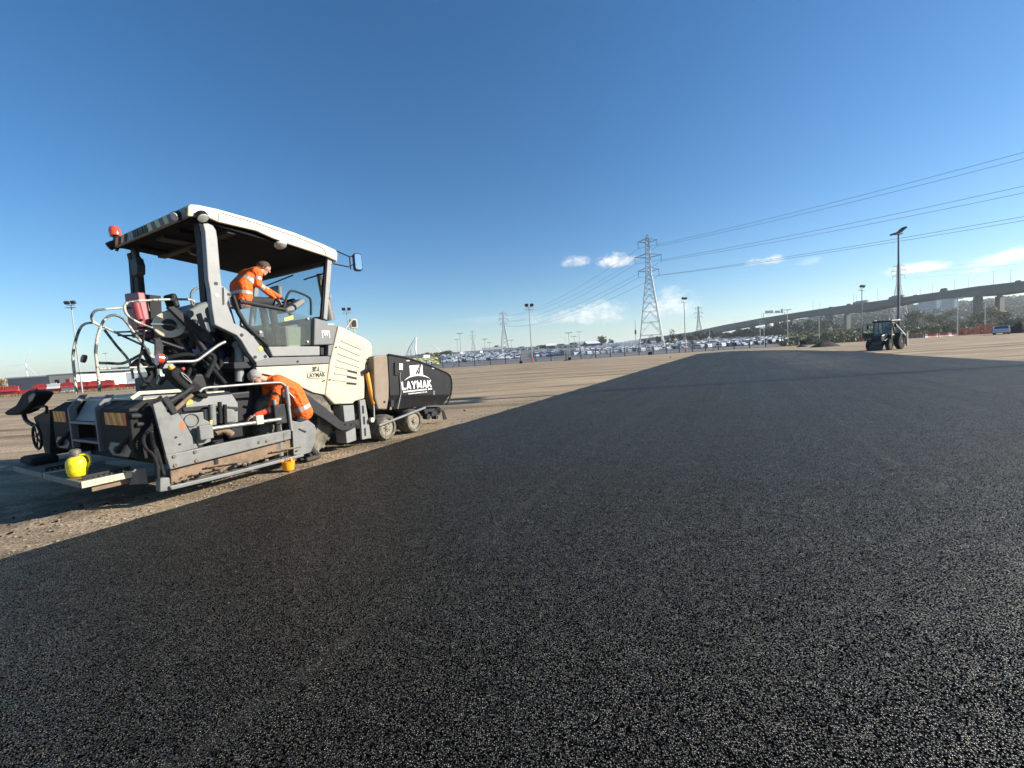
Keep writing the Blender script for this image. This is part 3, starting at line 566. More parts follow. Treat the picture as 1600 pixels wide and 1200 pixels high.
hill('distant_hill', [(900, 546), (950, 539), (985, 532), (1020, 529), (1060, 531), (1120, 527), (1160, 519), (1182, 512.5), (1200, 509.5), (1225, 512), (1260, 516), (1320, 518)], 1500, 3000, M_FAR, kind='structure')
hill('mound', [(930, 546), (948, 538), (965, 536), (985, 537), (1004, 540), (1012, 543)], 300, 360, M_LAND, kind='structure')
mb = MB(); rg = random.Random(21)
for i in range(2600):
    c = rg.randrange(len(hc) - 1); s = rg.random(); t = rg.random() * .3 + rg.random() * .72
    k = min(7, int(t * 8)); f = t * 8 - k; f = min(1, max(0, f))
    a = Vector(hc[c][k]).lerp(Vector(hc[c][k + 1]), f); b_ = Vector(hc[c + 1][k]).lerp(Vector(hc[c + 1][k + 1]), f); p = a.lerp(b_, s)
    rr_ = rg.uniform(4.5, 9.5) * (.7 + .5 * t)
    for q in range(34):
        d = Vector((rg.gauss(0, 1), rg.gauss(0, 1), abs(rg.gauss(0, .9)))).normalized() * rr_ * (rg.random() ** .3)
        w = p + d + Vector((0, 0, rr_ * .35)); n1 = (d.normalized() + Vector((rg.gauss(0, .4), rg.gauss(0, .4), rg.gauss(0, .4)))).normalized(); b1 = n1.orthogonal().normalized(); e1 = n1.cross(b1); qs = rr_ * rg.uniform(.16, .34)
        mb.add([w + b1 * qs, w + e1 * qs, w - b1 * qs, w - e1 * qs], [(0, 1, 2, 3)])
mb.build('woodland', M_WOOD, keep=True, kind='stuff', label='woodland covering the hillside behind the flyover')
mb = MB()
for i in range(5200):                                     # rank grass and low scrub between yard and hill
    px = rg.uniform(1225, 1680); dp_ = 96 + rg.random() ** 1.5 * 190; b_ = base_at(px, dp_); h = rg.uniform(.4, 1.3) * (1 + (dp_ - 96) / 120)
    for q in range(4):
        o = Vector((rg.gauss(0, h * .5), rg.gauss(0, h * .5), rg.uniform(.1, .8) * h)); n1 = Vector((rg.gauss(0, 1), rg.gauss(0, 1), rg.gauss(0, .6))).normalized(); b1 = n1.orthogonal().normalized(); e1 = n1.cross(b1); qs = h * .33
        w = b_ + o; mb.add([w + b1 * qs, w + e1 * qs, w - b1 * qs, w - e1 * qs], [(0, 1, 2, 3)])
mb.build('undergrowth', M_LEAF_OLIVE, keep=True, kind='stuff', label='rank grass and low scrub beyond the edge of the dirt yard')
# dry grass verge at the far left edge of the yard
sheet('verge', [(-150, 60), (-78, 69.5), (-14, 80.5), (-14, 83), (-80, 77), (-150, 66)], .004, M_VERGE, kind='structure')
mb = MB()
for i in range(9000):
    s = rg.random(); p = Vector((-118, 63.5, 0)).lerp(Vector((-18, 80, 0)), s) + Vector((rg.uniform(-1, 1), rg.uniform(-.2, 4.8), 0)); h = rg.uniform(.15, .5); a = rg.uniform(0, 3.14); w = .05
    d = Vector((math.cos(a) * w, math.sin(a) * w, 0)); mb.add([p - d, p + d, p + Vector((rg.gauss(0, .1), rg.gauss(0, .1), h))], [(0, 1, 2)])
mb.build('grass', M_LEAF_OLIVE, keep=True, kind='stuff', label='dry grass along the verge in front of the red barriers')

# ================================================================== BACKGROUND STRUCTURES
M_CONC = mat('concrete', (.14, .14, .13), .85, var=.15, scale=.15, dirt=(.14, .135, .125), dirt_amt=.2, dirt_scale=.3)
M_DECK = mat('weathered_girder', (.12, .135, .13), .7, var=.12, scale=.1, dirt=(.11, .115, .11), dirt_amt=.2, dirt_scale=.2)
M_GALV = mat('galvanised_steel', (.36, .37, .37), .5, .4, var=.1, scale=2)
M_POLE = mat('pole_steel', (.30, .305, .30), .5, .3, var=.1, scale=2)
M_WIRE = mat('conductor_wire', (.10, .10, .10), .6, .3, var=.05)
M_PYL = mat('pylon_steel', (.36, .37, .375), .6, .3, var=.1, scale=1)
M_CLAD = mat('white_cladding', (.78, .77, .74), .6, var=.06, scale=.3)
M_CLADY = mat('cream_cladding', (.74, .70, .56), .6, var=.06, scale=.3)
M_CLADG = mat('blue_grey_cladding', (.17, .185, .21), .6, var=.1, scale=.2)
M_ROOFG = mat('grey_roof', (.34, .35, .36), .6, var=.1, scale=.2)
M_DARKW = mat('dark_opening', (.03, .03, .032), .5, var=.1)
M_SIGN = mat('blue_sign', (.03, .06, .13), .5, var=.05)
M_TURB = mat('turbine_white', (.72, .73, .74), .5, var=.03)

# ---- flyover: a girder bridge whose vertical plane runs from near right to far centre
BA, BB = Vector((396, 322, 0)), Vector((300, 700, 0)); BD = (BB - BA).normalized(); BN = Vector((BD.y, -BD.x, 0))
def on_bridge(px, py):
    d = (px - 800) / FPX * cam_r - (py - 600) / FPX * cam_u + cam_f
    t = (BA - CAM).dot(BN) / d.dot(BN); p = CAM + d * t; return (p - BA).dot(BD), p.z
DTOP = [(1640, 434.2), (1600, 439), (1525, 447.5), (1475, 455), (1440, 460), (1390, 467.5), (1347, 473.5), (1302, 479.5), (1240, 489), (1190, 497), (1130, 508), (1100, 514.5), (1080, 519)]
DBOT = [(1640, 447), (1600, 452.5), (1575, 456), (1531, 462.5), (1512, 464), (1470, 466.5), (1437, 468.5), (1402, 473.5), (1360, 482), (1327, 489), (1300, 491), (1252, 495.5), (1217, 499), (1167, 508), (1121, 517), (1095, 522), (1080, 524)]
top_ = [on_bridge(*p) for p in DTOP]; bot_ = [on_bridge(*p) for p in DBOT]
def ext(l):                                               # carry the deck on past the frame at both ends
    (s0, z0), (s1, z1) = l[0], l[1]; g = (z0 - z1) / (s0 - s1)
    return [(s0 - 160, z0 + max(-.02, min(.02, -g)) * 160 * .3), (s0 - 60, z0 - g * 60 * .6)] + l + [(l[-1][0] + 160, max(3, l[-1][1] - 3))]
top_, bot_ = ext(top_), ext(bot_)
def zat(l, s):
    for (a, za), (b, zb) in zip(l, l[1:]):
        if a <= s <= b: return za + (zb - za) * (s - a) / (b - a)
    return l[0][1] if s < l[0][0] else l[-1][1]
SS = sorted(set([s for s, _ in top_] + [s for s, _ in bot_])); SS = [s for s in SS if s >= max(top_[0][0], bot_[0][0]) and s <= min(top_[-1][0], bot_[-1][0])]
bridge = empty('bridge', BA, 0, label='long grey concrete flyover on piers crossing the right skyline', category='bridge')
BW = 36.0
def bp(s, w, z): return BD * s + BN * w + Vector((0, 0, z))
BROT = Matrix.Rotation(math.atan2(BD.y, BD.x), 3, 'Z')
mb = MB()
for s0, s1 in zip(SS, SS[1:]):                            # near girder, far girder and slab
    for w0, w1, dz in ((1.2, 8.0, 0), (BW - 8, BW - 1.2, 0)):
        a = [bp(s0, w0, zat(top_, s0) - 1.9), bp(s0, w1, zat(top_, s0) - 1.9), bp(s0, w1 - .6, zat(bot_, s0)), bp(s0, w0 + .6, zat(bot_, s0))]
        b = [bp(s1, w0, zat(top_, s1) - 1.9), bp(s1, w1, zat(top_, s1) - 1.9), bp(s1, w1 - .6, zat(bot_, s1)), bp(s1, w0 + .6, zat(bot_, s1))]
        mb.add(a + b, [(0, 4, 5, 1), (1, 5, 6, 2), (2, 6, 7, 3), (3, 7, 4, 0)])
mb.build('girder', M_DECK, bridge)
mb = MB()
for s0, s1 in zip(SS, SS[1:]):
    a = [bp(s0, 0, zat(top_, s0) - 1.0), bp(s0, BW, zat(top_, s0) - 1.0), bp(s0, BW, zat(top_, s0) - 1.9), bp(s0, 0, zat(top_, s0) - 1.9)]
    b = [bp(s1, 0, zat(top_, s1) - 1.0), bp(s1, BW, zat(top_, s1) - 1.0), bp(s1, BW, zat(top_, s1) - 1.9), bp(s1, 0, zat(top_, s1) - 1.9)]
    mb.add(a + b, [(0, 4, 5, 1), (1, 5, 6, 2), (2, 6, 7, 3), (3, 7, 4, 0)])
mb.build('deck', M_CONC, bridge)
for w in (.15, BW - .15):
    mb = MB()
    for s0, s1 in zip(SS, SS[1:]):
        mb.add([bp(s, w + o, zat(top_, s) + z) for s in (s0, s1) for (o, z) in ((-.15, -.996), (.15, -.996), (.15, 0), (-.15, 0))], [(0, 4, 5, 1), (1, 5, 6, 2), (2, 6, 7, 3), (3, 7, 4, 0)])
    mb.build('parapet', M_DECK, bridge)
for px in (1522, 1290, 1208, 1170, 1148):
    s, _ = on_bridge(px, 480); zt = zat(bot_, s); dep = (BA + BD * s).y; hh = zt - LOW
    for w in (4.6, BW - 4.6):
        MB().box(bp(s, w, zt - .6 - hh / 2 + .3), (3.2, 6.4, hh - .6), 0, BROT).build('pier', M_CONC, bridge, bevel=.2)
        for o_ in (-1.8, 1.8): MB().box(bp(s, w + o_, zt - .3), (1.2, 1.2, .58), 0, BROT).build('bearing', M_DARKW, bridge)
BLAB = {}
for i, (px, hpx) in enumerate([(1147, 11), (1167, 10), (1222, 14), (1245, 15), (1270, 17), (1300, 17), (1333, 17), (1357, 15), (1371, 20), (1415, 21), (1438, 13), (1469, 22), (1490, 18), (1533, 31), (1551, 23), (1130, 8), (1189, 12)]):
    s, _ = on_bridge(px, 480); z = zat(top_, s); side = .5 if i % 2 == 0 else BW - .6; p = BA + bp(s, side, 0); hh = hpx / FPX * p.y
    hh = min(hh, 13.5)
    e = empty('street_lamp', (p.x, p.y, z - 1.0), math.atan2(BD.y, BD.x), label='thin lamp column standing along the flyover parapet', category='lamp post', group='lamp columns on the flyover')
    MB().tube([(0, 0, 0), (0, 0, hh)], [.14, .08], 6).build('column', M_POLE, e)
    MB().tube([(0, 0, hh), (0, -1.2 if side < 5 else 1.2, hh + .15)], .05, 5).box((0, -1.4 if side < 5 else 1.4, hh + .16), (.28, .7, .12)).build('lantern', M_POLE, e)
# sign gantry
s0, _ = on_bridge(1173, 490); s1, _ = on_bridge(1213, 490); s = (s0 + s1) / 2; z = zat(top_, s); p = BA + bp(s, BW / 2, 0)
g = empty('sign_gantry', (BA + bp(s, 0, z - 1.0)), math.atan2(BN.y, BN.x), label='road sign gantry with dark signs spanning the low end of the flyover', category='gantry')
mb = MB(); mb.box((.6, 0, 3.6), (.5, .5, 7.2)); mb.box((BW - .6, 0, 3.6), (.5, .5, 7.2)); mb.build('post', M_GALV, g)
MB().box((BW / 2, 0, 7.0), (BW - 1.0, .6, .8)).build('beam', M_GALV, g)
for (x, w, h) in [(9.5, 13, 3.6), (23, 8, 3.0), (30.2, 3.6, 5)]: MB().box((x, -.42, 8.4 + (h - 3.6) * .4), (w, .2, h)).build('sign_panel', M_SIGN, g, bevel=.04)

# vehicles on the flyover
M_TRK = [mat('lorry_trailer_grey', (.30, .31, .32), .5, var=.05), mat('lorry_trailer_blue', (.14, .17, .24), .5, var=.05), mat('lorry_cab', (.10, .11, .12), .4, var=.05), mat('van_dark', (.07, .075, .08), .4, var=.05)]
def lorry(px, w, L_, m, lab, cab_left=True):
    s, _ = on_bridge(px, 475); z = zat(top_, s) - 1.0; p = BA + bp(s, w, z); e = empty('lorry', p, math.atan2(BD.y, BD.x), label=lab, category='lorry')
    MB().box((0, 0, 2.45), (L_, 2.5, 2.9)).build('trailer', m, e, bevel=.05)
    cx = L_ / 2 + 1.6; c = MB(); c.prism([(cx - 1.1, -1.2, .5), (cx + 1.1, -1.2, .5), (cx + 1.1, -1.2, 1.9), (cx + .75, -1.2, 3.1), (cx - 1.1, -1.2, 3.4)], (0, 2.4, 0)); c.build('cab', M_TRK[2], e, bevel=.08)
    for x in (-L_ / 2 + 1, -L_ / 2 + 2.2, L_ / 2 - 1.5, cx): MB().cyl((x, -1.2, .5), (x, 1.2, .5), .5, n=12).build('wheel', MT['rubber'], e)
lorry(1341, 5, 11.5, M_TRK[0], 'grey box lorry crossing the flyover near the middle lamp columns')
lorry(1397, 5, 9.5, M_TRK[1], 'blue grey lorry on the flyover just past the tall mast')
def road_car(px, w, L_, h, lab, name='van'):
    s, _ = on_bridge(px, 470); z = zat(top_, s) - 1.0; p = BA + bp(s, w, z); e = empty(name, p, math.atan2(BD.y, BD.x), label=lab, category=name)
    b = MB(); b.prism([(-L_ / 2, -.95, .35), (L_ / 2, -.95, .35), (L_ / 2, -.95, .9), (L_ * .3, -.95, 1.05), (L_ * .14, -.95, h), (-L_ * .45, -.95, h), (-L_ / 2, -.95, 1.0)], (0, 1.9, 0)); b.build('body', M_TRK[3], e, bevel=.1)
    for x in (-L_ * .3, L_ * .3): MB().cyl((x, -.98, .34), (x, .98, .34), .34, n=12).build('wheel', MT['rubber'], e)
road_car(1468, 4, 7.0, 3.9, 'dark tall truck on the flyover above the tower blocks', 'truck')
road_car(1425, 4, 5, 1.9, 'dark van on the flyover between blue lorry and tall truck')
road_car(1321, 4, 5.5, 2.4, 'dark van on the flyover ahead of the grey box lorry')
road_car(1293, 4, 4.5, 2.0, 'small dark van low down on the flyover')
road_car(1584, 4, 4.6, 2.2, 'dark van on the flyover at the right edge of the picture')

# ---- tower blocks on the hill
M_TWR = mat('tower_grey', (.33, .37, .42), .7, var=.1, scale=.05); M_TWRW = mat('tower_white', (.85, .85, .83), .6, var=.03)
for (x0, x1, yt, lab) in [(1441, 1460, 468.5, 'pale tower block on the wooded hill, nearer the tall mast'), (1464, 1489, 467, 'pale tower block on the wooded hill, nearer the broad piers')]:
    D = 800; a = at(x0, yt, D); b = at(x1, yt, D); zt = a.z; zb = zt - 17 / FPX * D; e = empty('tower_block', ((a.x + b.x) / 2, D, zb), 0, label=lab, category='building'); w = b.x - a.x; h = zt - zb
    MB().box((-w * .08, 0, h / 2 - 10), (w * .84, 16, h + 20)).build('wall', M_TWR, e)
    for k in (.30, .43): MB().box((w * k, -9, h / 2 - 8), (w * .07, 3, h + 16)).build('stair_tower', M_TWRW, e)
    for r_ in range(7):
        for c_ in range(6): MB().box((-w * .44 + c_ * w * .115, -8.05, h * (.1 + r_ * .125)), (w * .07, .2, h * .055)).build('window', M_SIGN, e)

# ---- pylons
def pylon(loc, h, rz, label, arms, thick=.16, panels=9):
    e = empty('pylon', loc, rz, label=label, category='pylon')
    wb, ww = h * .105, h * .021                       # half width at the base, at the waist
    zw = h * .66
    def hw(z): return wb + (ww - wb) * (z / zw) if z < zw else ww + (ww * .55 - ww) * (z - zw) / (h - zw)
    zs = [0]; d = zw * .20
    while zs[-1] + d < zw - .5: zs.append(zs[-1] + d); d *= .84
    zs.append(zw); zz = zw
    while zz + h * .038 < h * .965: zz += h * .038; zs.append(zz)
    zs.append(h * .97)
    mb = MB()
    for sx, sy in ((1, 1), (1, -1), (-1, -1), (-1, 1)):
        mb.tube([(sx * hw(z), sy * hw(z), z) for z in zs], thick, 4)
        mb.tube([(sx * hw(zs[-1]), sy * hw(zs[-1]), zs[-1]), (0, 0, h)], thick * .7, 4)
    mb.build('leg_frame', M_PYL, e)
    mb = MB(); cs = [(1, 1), (1, -1), (-1, -1), (-1, 1)]
    for z0, z1 in zip(zs, zs[1:]):
        for i in range(4):
            a, b = cs[i], cs[(i + 1) % 4]; h0, h1 = hw(z0), hw(z1)
            A0, B0, A1, B1 = Vector((a[0] * h0, a[1] * h0, z0)), Vector((b[0] * h0, b[1] * h0, z0)), Vector((a[0] * h1, a[1] * h1, z1)), Vector((b[0] * h1, b[1] * h1, z1))
            mid = (A1 + B1) / 2
            if z1 <= zw + .1:
                if z0 > 0: mb.tube([A0, mid], thick * .5, 3).tube([B0, mid], thick * .5, 3)
                else: mb.tube([A0, mid], thick * .6, 3).tube([B0, mid], thick * .6, 3)
                mb.tube([A1, B1], thick * .5, 3); mb.tube([A0.lerp(A1, .5), A0.lerp(mid, .5)], thick * .35, 3).tube([B0.lerp(B1, .5), B0.lerp(mid, .5)], thick * .35, 3)
            else: mb.tube([A0, B1], thick * .45, 3).tube([B0, A1], thick * .45, 3)
    mb.build('bracing', M_PYL, e)
    tips = []
    for (za, L_) in arms:
        z = za * h; b = hw(z); am = MB()
        for s in (-1, 1):
            tip = Vector((s * L_ * h, 0, z)); zt = z + h * .022
            for y in (-b, b): am.tube([(s * b, y, z - h * .012), tip], thick * .55, 4); am.tube([(s * b, y, zt), tip], thick * .5, 4)
            for k in (.35, .65):
                q = Vector((s * b, 0, z)).lerp(tip, k); am.tube([(q.x, -b * (1 - k), q.z - h * .006), (q.x, b * (1 - k), q.z + h * .008)], thick * .3, 3)
            am.box(tip, (thick * 2, thick * 2, thick * 2))
        am.build('cross_arm', M_PYL, e)
        for s in (-1, 1):
            tp = Vector((s * L_ * h, 0, z)); lo = tp - Vector((0, 0, h * .055)); ins = MB()
            ins.tube([tp, lo], thick * .35, 5)
            for k in range(7): q = tp.lerp(lo, .2 + k * .11); ins.cyl(q - Vector((0, 0, .05)), q + Vector((0, 0, .05)), thick * .9, n=8)
            ins.build('insulator', M_WIRE, e); tips.append(lo)
    Mx = Matrix.Translation(Vector(loc)) @ Matrix.Rotation(rz, 4, 'Z')
    return [Mx @ t for t in tips], Mx @ Vector((0, 0, h))
ARMS = [(.945, .078), (.815, .108), (.695, .085)]
def pyl_px(px, py_top, depth, rz, lab, thick=.16, arms=ARMS):
    b = base_at(px, depth); return pylon(b, at(px, py_top, depth).z - b.z, rz, lab, arms, thick)
tA, gA = pyl_px(1018, 366, 184, RAD(-16), 'tall steel lattice pylon standing beyond the car compound', .17)
tB, gB = pyl_px(790, 486, 460, RAD(8), 'mid distance lattice pylon above the parked cars', .26)
pyl_px(741, 516, 860, RAD(8), 'faint small pylon behind the lamp columns over the white sheds', .34)
pyl_px(1093, 478, 700, RAD(-10), 'faint pylon behind the low end of the flyover', .34)
tD, gD = pyl_px(1404, 411, 560, RAD(-20), 'pale lattice pylon behind the flyover and the tall mast', .30, [(.955, .07), (.885, .09), (.81, .075)])
Cdir = Vector((.60, -.80, 0)); Cc = Vector((61, 184, 0)) + Cdir * 265
def wire(a, b, sag, lab, grp, r=.035):
    pts = []
    for k in range(33):
        t = k / 32; p = a.lerp(b, t); p.z -= sag * 4 * t * (1 - t); pts.append(p)
    MB().tube(pts, r, 4).build('power_line', M_WIRE, label=lab, category='cable', group=grp)
for i, t in enumerate(tA):
    w = .078 if i < 2 else .108 if i < 4 else .085; sgn = -1 if i % 2 == 0 else 1; z = t.z
    side = Vector((.80, .60, 0)) * sgn * w * 52
    wire(t, Cc + side + Vector((0, 0, z - 1 + (5.5, 2.0, 0)[i // 2])), 5.5, ('top', 'middle', 'bottom')[i // 2] + (' near' if i % 2 else ' far') + ' side conductor running from the tall pylon off to the right', 'conductors right of the tall pylon', .045)
    wire(tB[i], t, 7.5, ('top', 'middle', 'bottom')[i // 2] + (' right' if i % 2 else ' left') + ' arm conductor slung between the tall and middle pylons', 'conductors left of the tall pylon', .05)
for i, t in enumerate(tD):
    if i % 2: wire(t, t + Vector((330, -150, 6)), 6, 'faint high wire above the flyover at the right', 'wires above the flyover', .06)

# ---- floodlight masts and lamp columns
def flood(px, pyb, pyt, depth, heads, label, red=False, group=None, r=.11, rz=0.0, m=None, name='floodlight_mast'):
    b = base_at(px, depth); tp = at(px + (pyb - pyt) * -.0, pyt, depth).z
    e = empty(name, b, rz, label=label, category='lamp post')
    if group: e['group'] = group
    h = tp - .5 - b.z; m = m or M_POLE
    MB().tube([(0, 0, -.2), (0, 0, h * .5), (0, 0, h)], [r, r * .8, r * .6], 8).build('pole', m, e, smooth=40)
    if red: MB().cyl((0, 0, 0), (0, 0, 1.0), r * 1.25, n=10).build('painted_base', MT['red'], e)
    if heads == 't':
        MB().box((0, 0, h + .1), (2.2, .25, .18)).build('lamp_head', M_GALV, e)
    elif heads == 'u':
        MB().box((0, 0, h * .66), (.35, .35, 1.2)).build('lamp_head', M_DARKW, e)
    elif heads == 'side':                                    # two big heads tilted up on one side, seen edge on
        MB().box((-.1, 0, h - .1), (.9, .5, .1)).build('bracket', M_GALV, e)
        for (x, z, w) in ((-.42, .0, .75), (.36, .36, 1.0)):
            MB().box((x, 0, h + z), (w, .7, .2), 0, Matrix.Rotation(RAD(-38 if x > 0 else -16), 3, 'Y')).build('lamp_head', M_DARKW, e, bevel=.03)
    else:
        MB().box((0, 0, h - .05), (heads * .62, .12, .1)).build('bracket', M_GALV, e)
        for k in range(heads):
            x = (k - (heads - 1) / 2) * (1.0 if heads == 2 else .8)
            mb_ = MB(); mb_.box((x, -.12, h + .32), (.66, .3, .5), 0, Matrix.Rotation(RAD(28), 3, 'X')); mb_.build('lamp_head', M_DARKW, e, bevel=.03)
        if heads == 2: MB().box((0, 0, h - .45), (1.7, .5, .06)).build('service_platform', M_GALV, e)
    return e
M_POLEW = mat('pale_pole', (.62, .62, .60), .5, .1, var=.05)
flood(127, 616, 470, 66, 2, 'twin headed floodlight mast at the far left behind the paver rails')
flood(549, 560, 481, 84, 2, 'twin headed floodlight mast showing above the paver bonnet', rz=.3)
flood(831, 567, 475, 79, 2, 'twin headed floodlight mast with red foot by the compound gate', red=True, rz=.2)
flood(1071, 549, 465, 92, 2, 'twin headed floodlight mast with red foot right of the tall pylon', red=True, rz=.6)
flood(1347, 534, 446, 84, 2, 'twin headed floodlight mast with red foot left of the loader tractor', red=True, rz=.5)
flood(1404, 540, 358, 52, 'side', 'tall mast with heads tilted to one side rising behind the loader tractor', r=.15, m=mat('dark_mast', (.12, .13, .14), .5, .3))
# stands right of the frame; its long thin shadow crosses the mat towards the hopper
gw = ground(735, 623.5, .05); sh = 9.7; L_ = sh / math.tan(SUN_EL); pb = gw + Vector((SUN_DIR.x, SUN_DIR.y, 0)).normalized() * L_
e = empty('floodlight_mast', (pb.x, pb.y, 0), .2, label='floodlight mast outside the frame whose shadow crosses the asphalt', category='lamp post')
MB().tube([(0, 0, -.2), (0, 0, sh)], [.19, .15], 10).build('pole', M_POLE, e)
for x in (-.7, .7): MB().box((x * .3, x, sh + .15), (.5, .8, .45), 0, Matrix.Rotation(RAD(20), 3, 'Y')).build('lamp_head', M_DARKW, e, bevel=.03)
MB().box((0, 0, sh - .1), (.12, 2.0, .1)).build('bracket', M_GALV, e)
for (px, pyt, dp_, hd, lab) in [(721, 519, 150, 't', 'thin lamp column left of the small faint pylon'), (716, 529, 190, 't', 'short thin lamp column beside a taller one over the white cars'), (759, 528, 160, 't', 'thin lamp column between the small and the middle pylon'), (766, 534, 210, 't', 'short faint lamp column left of the middle pylon'),
                            (800, 530, 180, 't', 'thin lamp column right of the middle pylon'), (890, 518, 130, 't', 'lamp column over the cars right of the compound gate'), (898, 524, 170, 't', 'short lamp column behind the compound gate'), (906, 517, 190, 't', 'lamp column before the dark skyline trees'),
                            (994, 498, 120, 'u', 'wooden utility pole with a transformer left of the tall pylon'), (1109, 512, 140, 't', 'pale lamp column by the low end of the flyover'), (1188, 499, 130, 't', 'pale lamp column before the thin flyover piers'), (1194, 503, 150, 't', 'second pale lamp column before the thin flyover piers'),
                            (1231, 482, 125, 't', 'tall pale lamp column rising above the flyover deck'), (1280, 492, 120, 't', 'pale lamp column right of the flyover gantry sign'), (1496, 464, 92, 't', 'pale lamp column left of the red mesh fencing'), (1539, 470, 100, 't', 'reddish lamp column behind the red mesh fencing'),
                            (170, 550, 170, 't', 'small lamp column seen between the paver guard rails')]:
    flood(px, 0, pyt, dp_, hd, lab, r=.10, m=M_POLEW if px > 1100 else M_POLE, name='utility_pole' if hd == 'u' else 'lamp_column')

# ---- chain-link fence along the far edge of the yard
M_POST = mat('fence_post', (.07, .075, .08), .6, var=.1, scale=3)
def fence(path, label, gap=3.0, h=1.85, post=.075, m=M_POST, wires=(.05, .6, 1.15, 1.7), name='fence', braces=True, wr=.02):
    f = empty(name, (path[0][0], path[0][1], 0), 0, label=label, category='fence'); o = Vector((path[0][0], path[0][1], 0)); tot = 0
    for i, (a, b) in enumerate(zip(path, path[1:])):
        a, b = Vector((*a, 0)) - o, Vector((*b, 0)) - o; L_ = (b - a).length; k = max(1, round(L_ / gap))
        for j in range(k + (1 if i == len(path) - 2 else 0)):
            p = a.lerp(b, j / k); MB().box(p + Vector((0, 0, h / 2)), (post * 2, post * 2, h)).build('post', m, f); tot += 1
            if braces and tot % 9 == 0:
                d = (b - a).normalized(); MB().tube([p + Vector((0, 0, h * .8)), p + d * 1.3], post * .6, 4).tube([p + Vector((0, 0, h * .8)), p - d * 1.3], post * .6, 4).build('brace', m, f)
        for z in wires: MB().tube([a + Vector((0, 0, z)), b + Vector((0, 0, z))], wr, 4).build('wire', m, f)
    return f
fence([(-62, 73.5), (-13, 80.5), (2, 84), (30, 88), (44, 88.6), (60, 87.4), (75, 87.6)], 'dark post and wire fence between dirt yard and car compound')
fence([(75, 87.4), (86, 84)], 'low rusty post and rail fence behind the loader tractor', 2.2, 1.1, .05, mat('rusty_rail', (.28, .11, .06), .8, var=.2), (.45, .8, 1.08), 'rail_fence', False, .035)

# ---- sheds and warehouses
def shed(px0, px1, pyt, depth, deep, m, label, roof='flat', doors=0, name='warehouse', ry=0.0):
    a, b = at(px0, pyt, depth), at(px1, pyt, depth); w = b.x - a.x; h = a.z * .5 + b.z * .5; g0 = gz(depth) if px0 > 300 else 0; h = max(2.6, h - g0); e = empty(name, ((a.x + b.x) / 2, depth, g0), ry, label=label, category='building')
    MB().box((0, deep / 2, h / 2 - .2), (w, deep, h + .4)).build('wall', m, e)
    rf = MB()
    if roof == 'flat': rf.box((0, deep / 2, h + .2), (w + .6, deep + .6, .36))
    else: rf.prism([(-w / 2 - .4, -.3, h + .003), (w / 2 + .4, -.3, h + .003), (w / 2 + .4, deep / 2, h + deep * .10), (-w / 2 - .4, deep / 2, h + deep * .10)], (0, 0, .2)); rf.prism([(-w / 2 - .4, deep + .3, h + .003), (w / 2 + .4, deep + .3, h + .003), (w / 2 + .4, deep / 2 + .01, h + deep * .10), (-w / 2 - .4, deep / 2 + .01, h + deep * .10)], (0, 0, .2))
    rf.build('roof', M_ROOFG if m is not M_CLADG else M_CLAD, e)
    for k in range(doors):
        x = -w / 2 + w * (k + .5) / doors; MB().box((x, -.06, h * .34), (min(4.5, w / doors * .6), .12, h * .62)).build('door', M_CLADG if m is not M_CLADG else M_DARKW, e)
    return e, w, h
for (x0, x1, yt, d, m, lab, dr, rf) in [(702, 719, 551, 330, M_CLAD, 'small white shed left of the thin lamp columns', 2, 'flat'), (726, 751, 550.5, 350, M_CLAD, 'white shed below the small faint pylon', 3, 'flat'),
                                (753, 785, 547.5, 380, M_CLADY, 'long cream shed left of the middle pylon', 4, 'pitch'), (786, 822, 546, 400, M_CLAD, 'long white shed right of the middle pylon', 4, 'flat'),
                                (823, 843, 545.5, 410, M_CLADY, 'cream shed behind the compound gate mast', 2, 'flat'), (854, 870, 541.5, 420, M_CLADG, 'grey roofed shed between two white sheds', 1, 'pitch'), (871, 903, 540.5, 390, M_CLADY, 'bright cream shed below the skyline trees', 4, 'flat'),
                                (903, 917, 538, 400, M_CLAD, 'small white gabled shed under the skyline trees', 1, 'pitch'), (918, 938, 537, 360, M_CLADG, 'dark grey shed left of the grassy mound', 1, 'pitch'),
                                (630, 662, 557, 300, M_CLADY, 'low cream shed behind the paver hopper', 3, 'flat')]:
    shed(x0, x1, yt, d, 24, m, lab, rf, dr)
# row of white lorry trailers parked right of the sheds
for k in range(9):
    px = 946 + k * 6.4; p = base_at(px, 250); e = empty('lorry_trailer', p, RAD(70), label='white box trailer parked in a row below the grassy mound', category='trailer', group='white trailers parked in a row')
    MB().box((0, 0, 2.3), (7.5, 2.3, 2.4)).build('box', M_CLAD, e, bevel=.05)
    for x in (-2.6, -1.5, 2.6): MB().cyl((x, -1.1, .5), (x, 1.1, .5), .5, n=10).build('wheel', MT['rubber'], e)
e, w, h = shed(11, 78, 590, 128, 30, M_CLADG, 'long blue grey warehouse with white eaves at the far left')
e, w, h = shed(76, 118, 586.5, 108, 14, M_CLADY, 'cream site building with two square openings behind the guard rails')
for (x, red_) in ((-w * .21, False), (w * .20, True)):
    d = MB().box((x, -.05, h * .55), (1.0 * w / 6.5, .16, h * .36)).build('window', MT['red'] if red_ else M_DARKW, e)
    MB().box((x, -.14, h * .46), (.9 * w / 6.5, .06, h * .12)).build('pane', M_DARKW, d)
shed(128, 250, 585, 240, 30, M_CLADY, 'far tan warehouse seen under the guard rails', 'flat', 5)

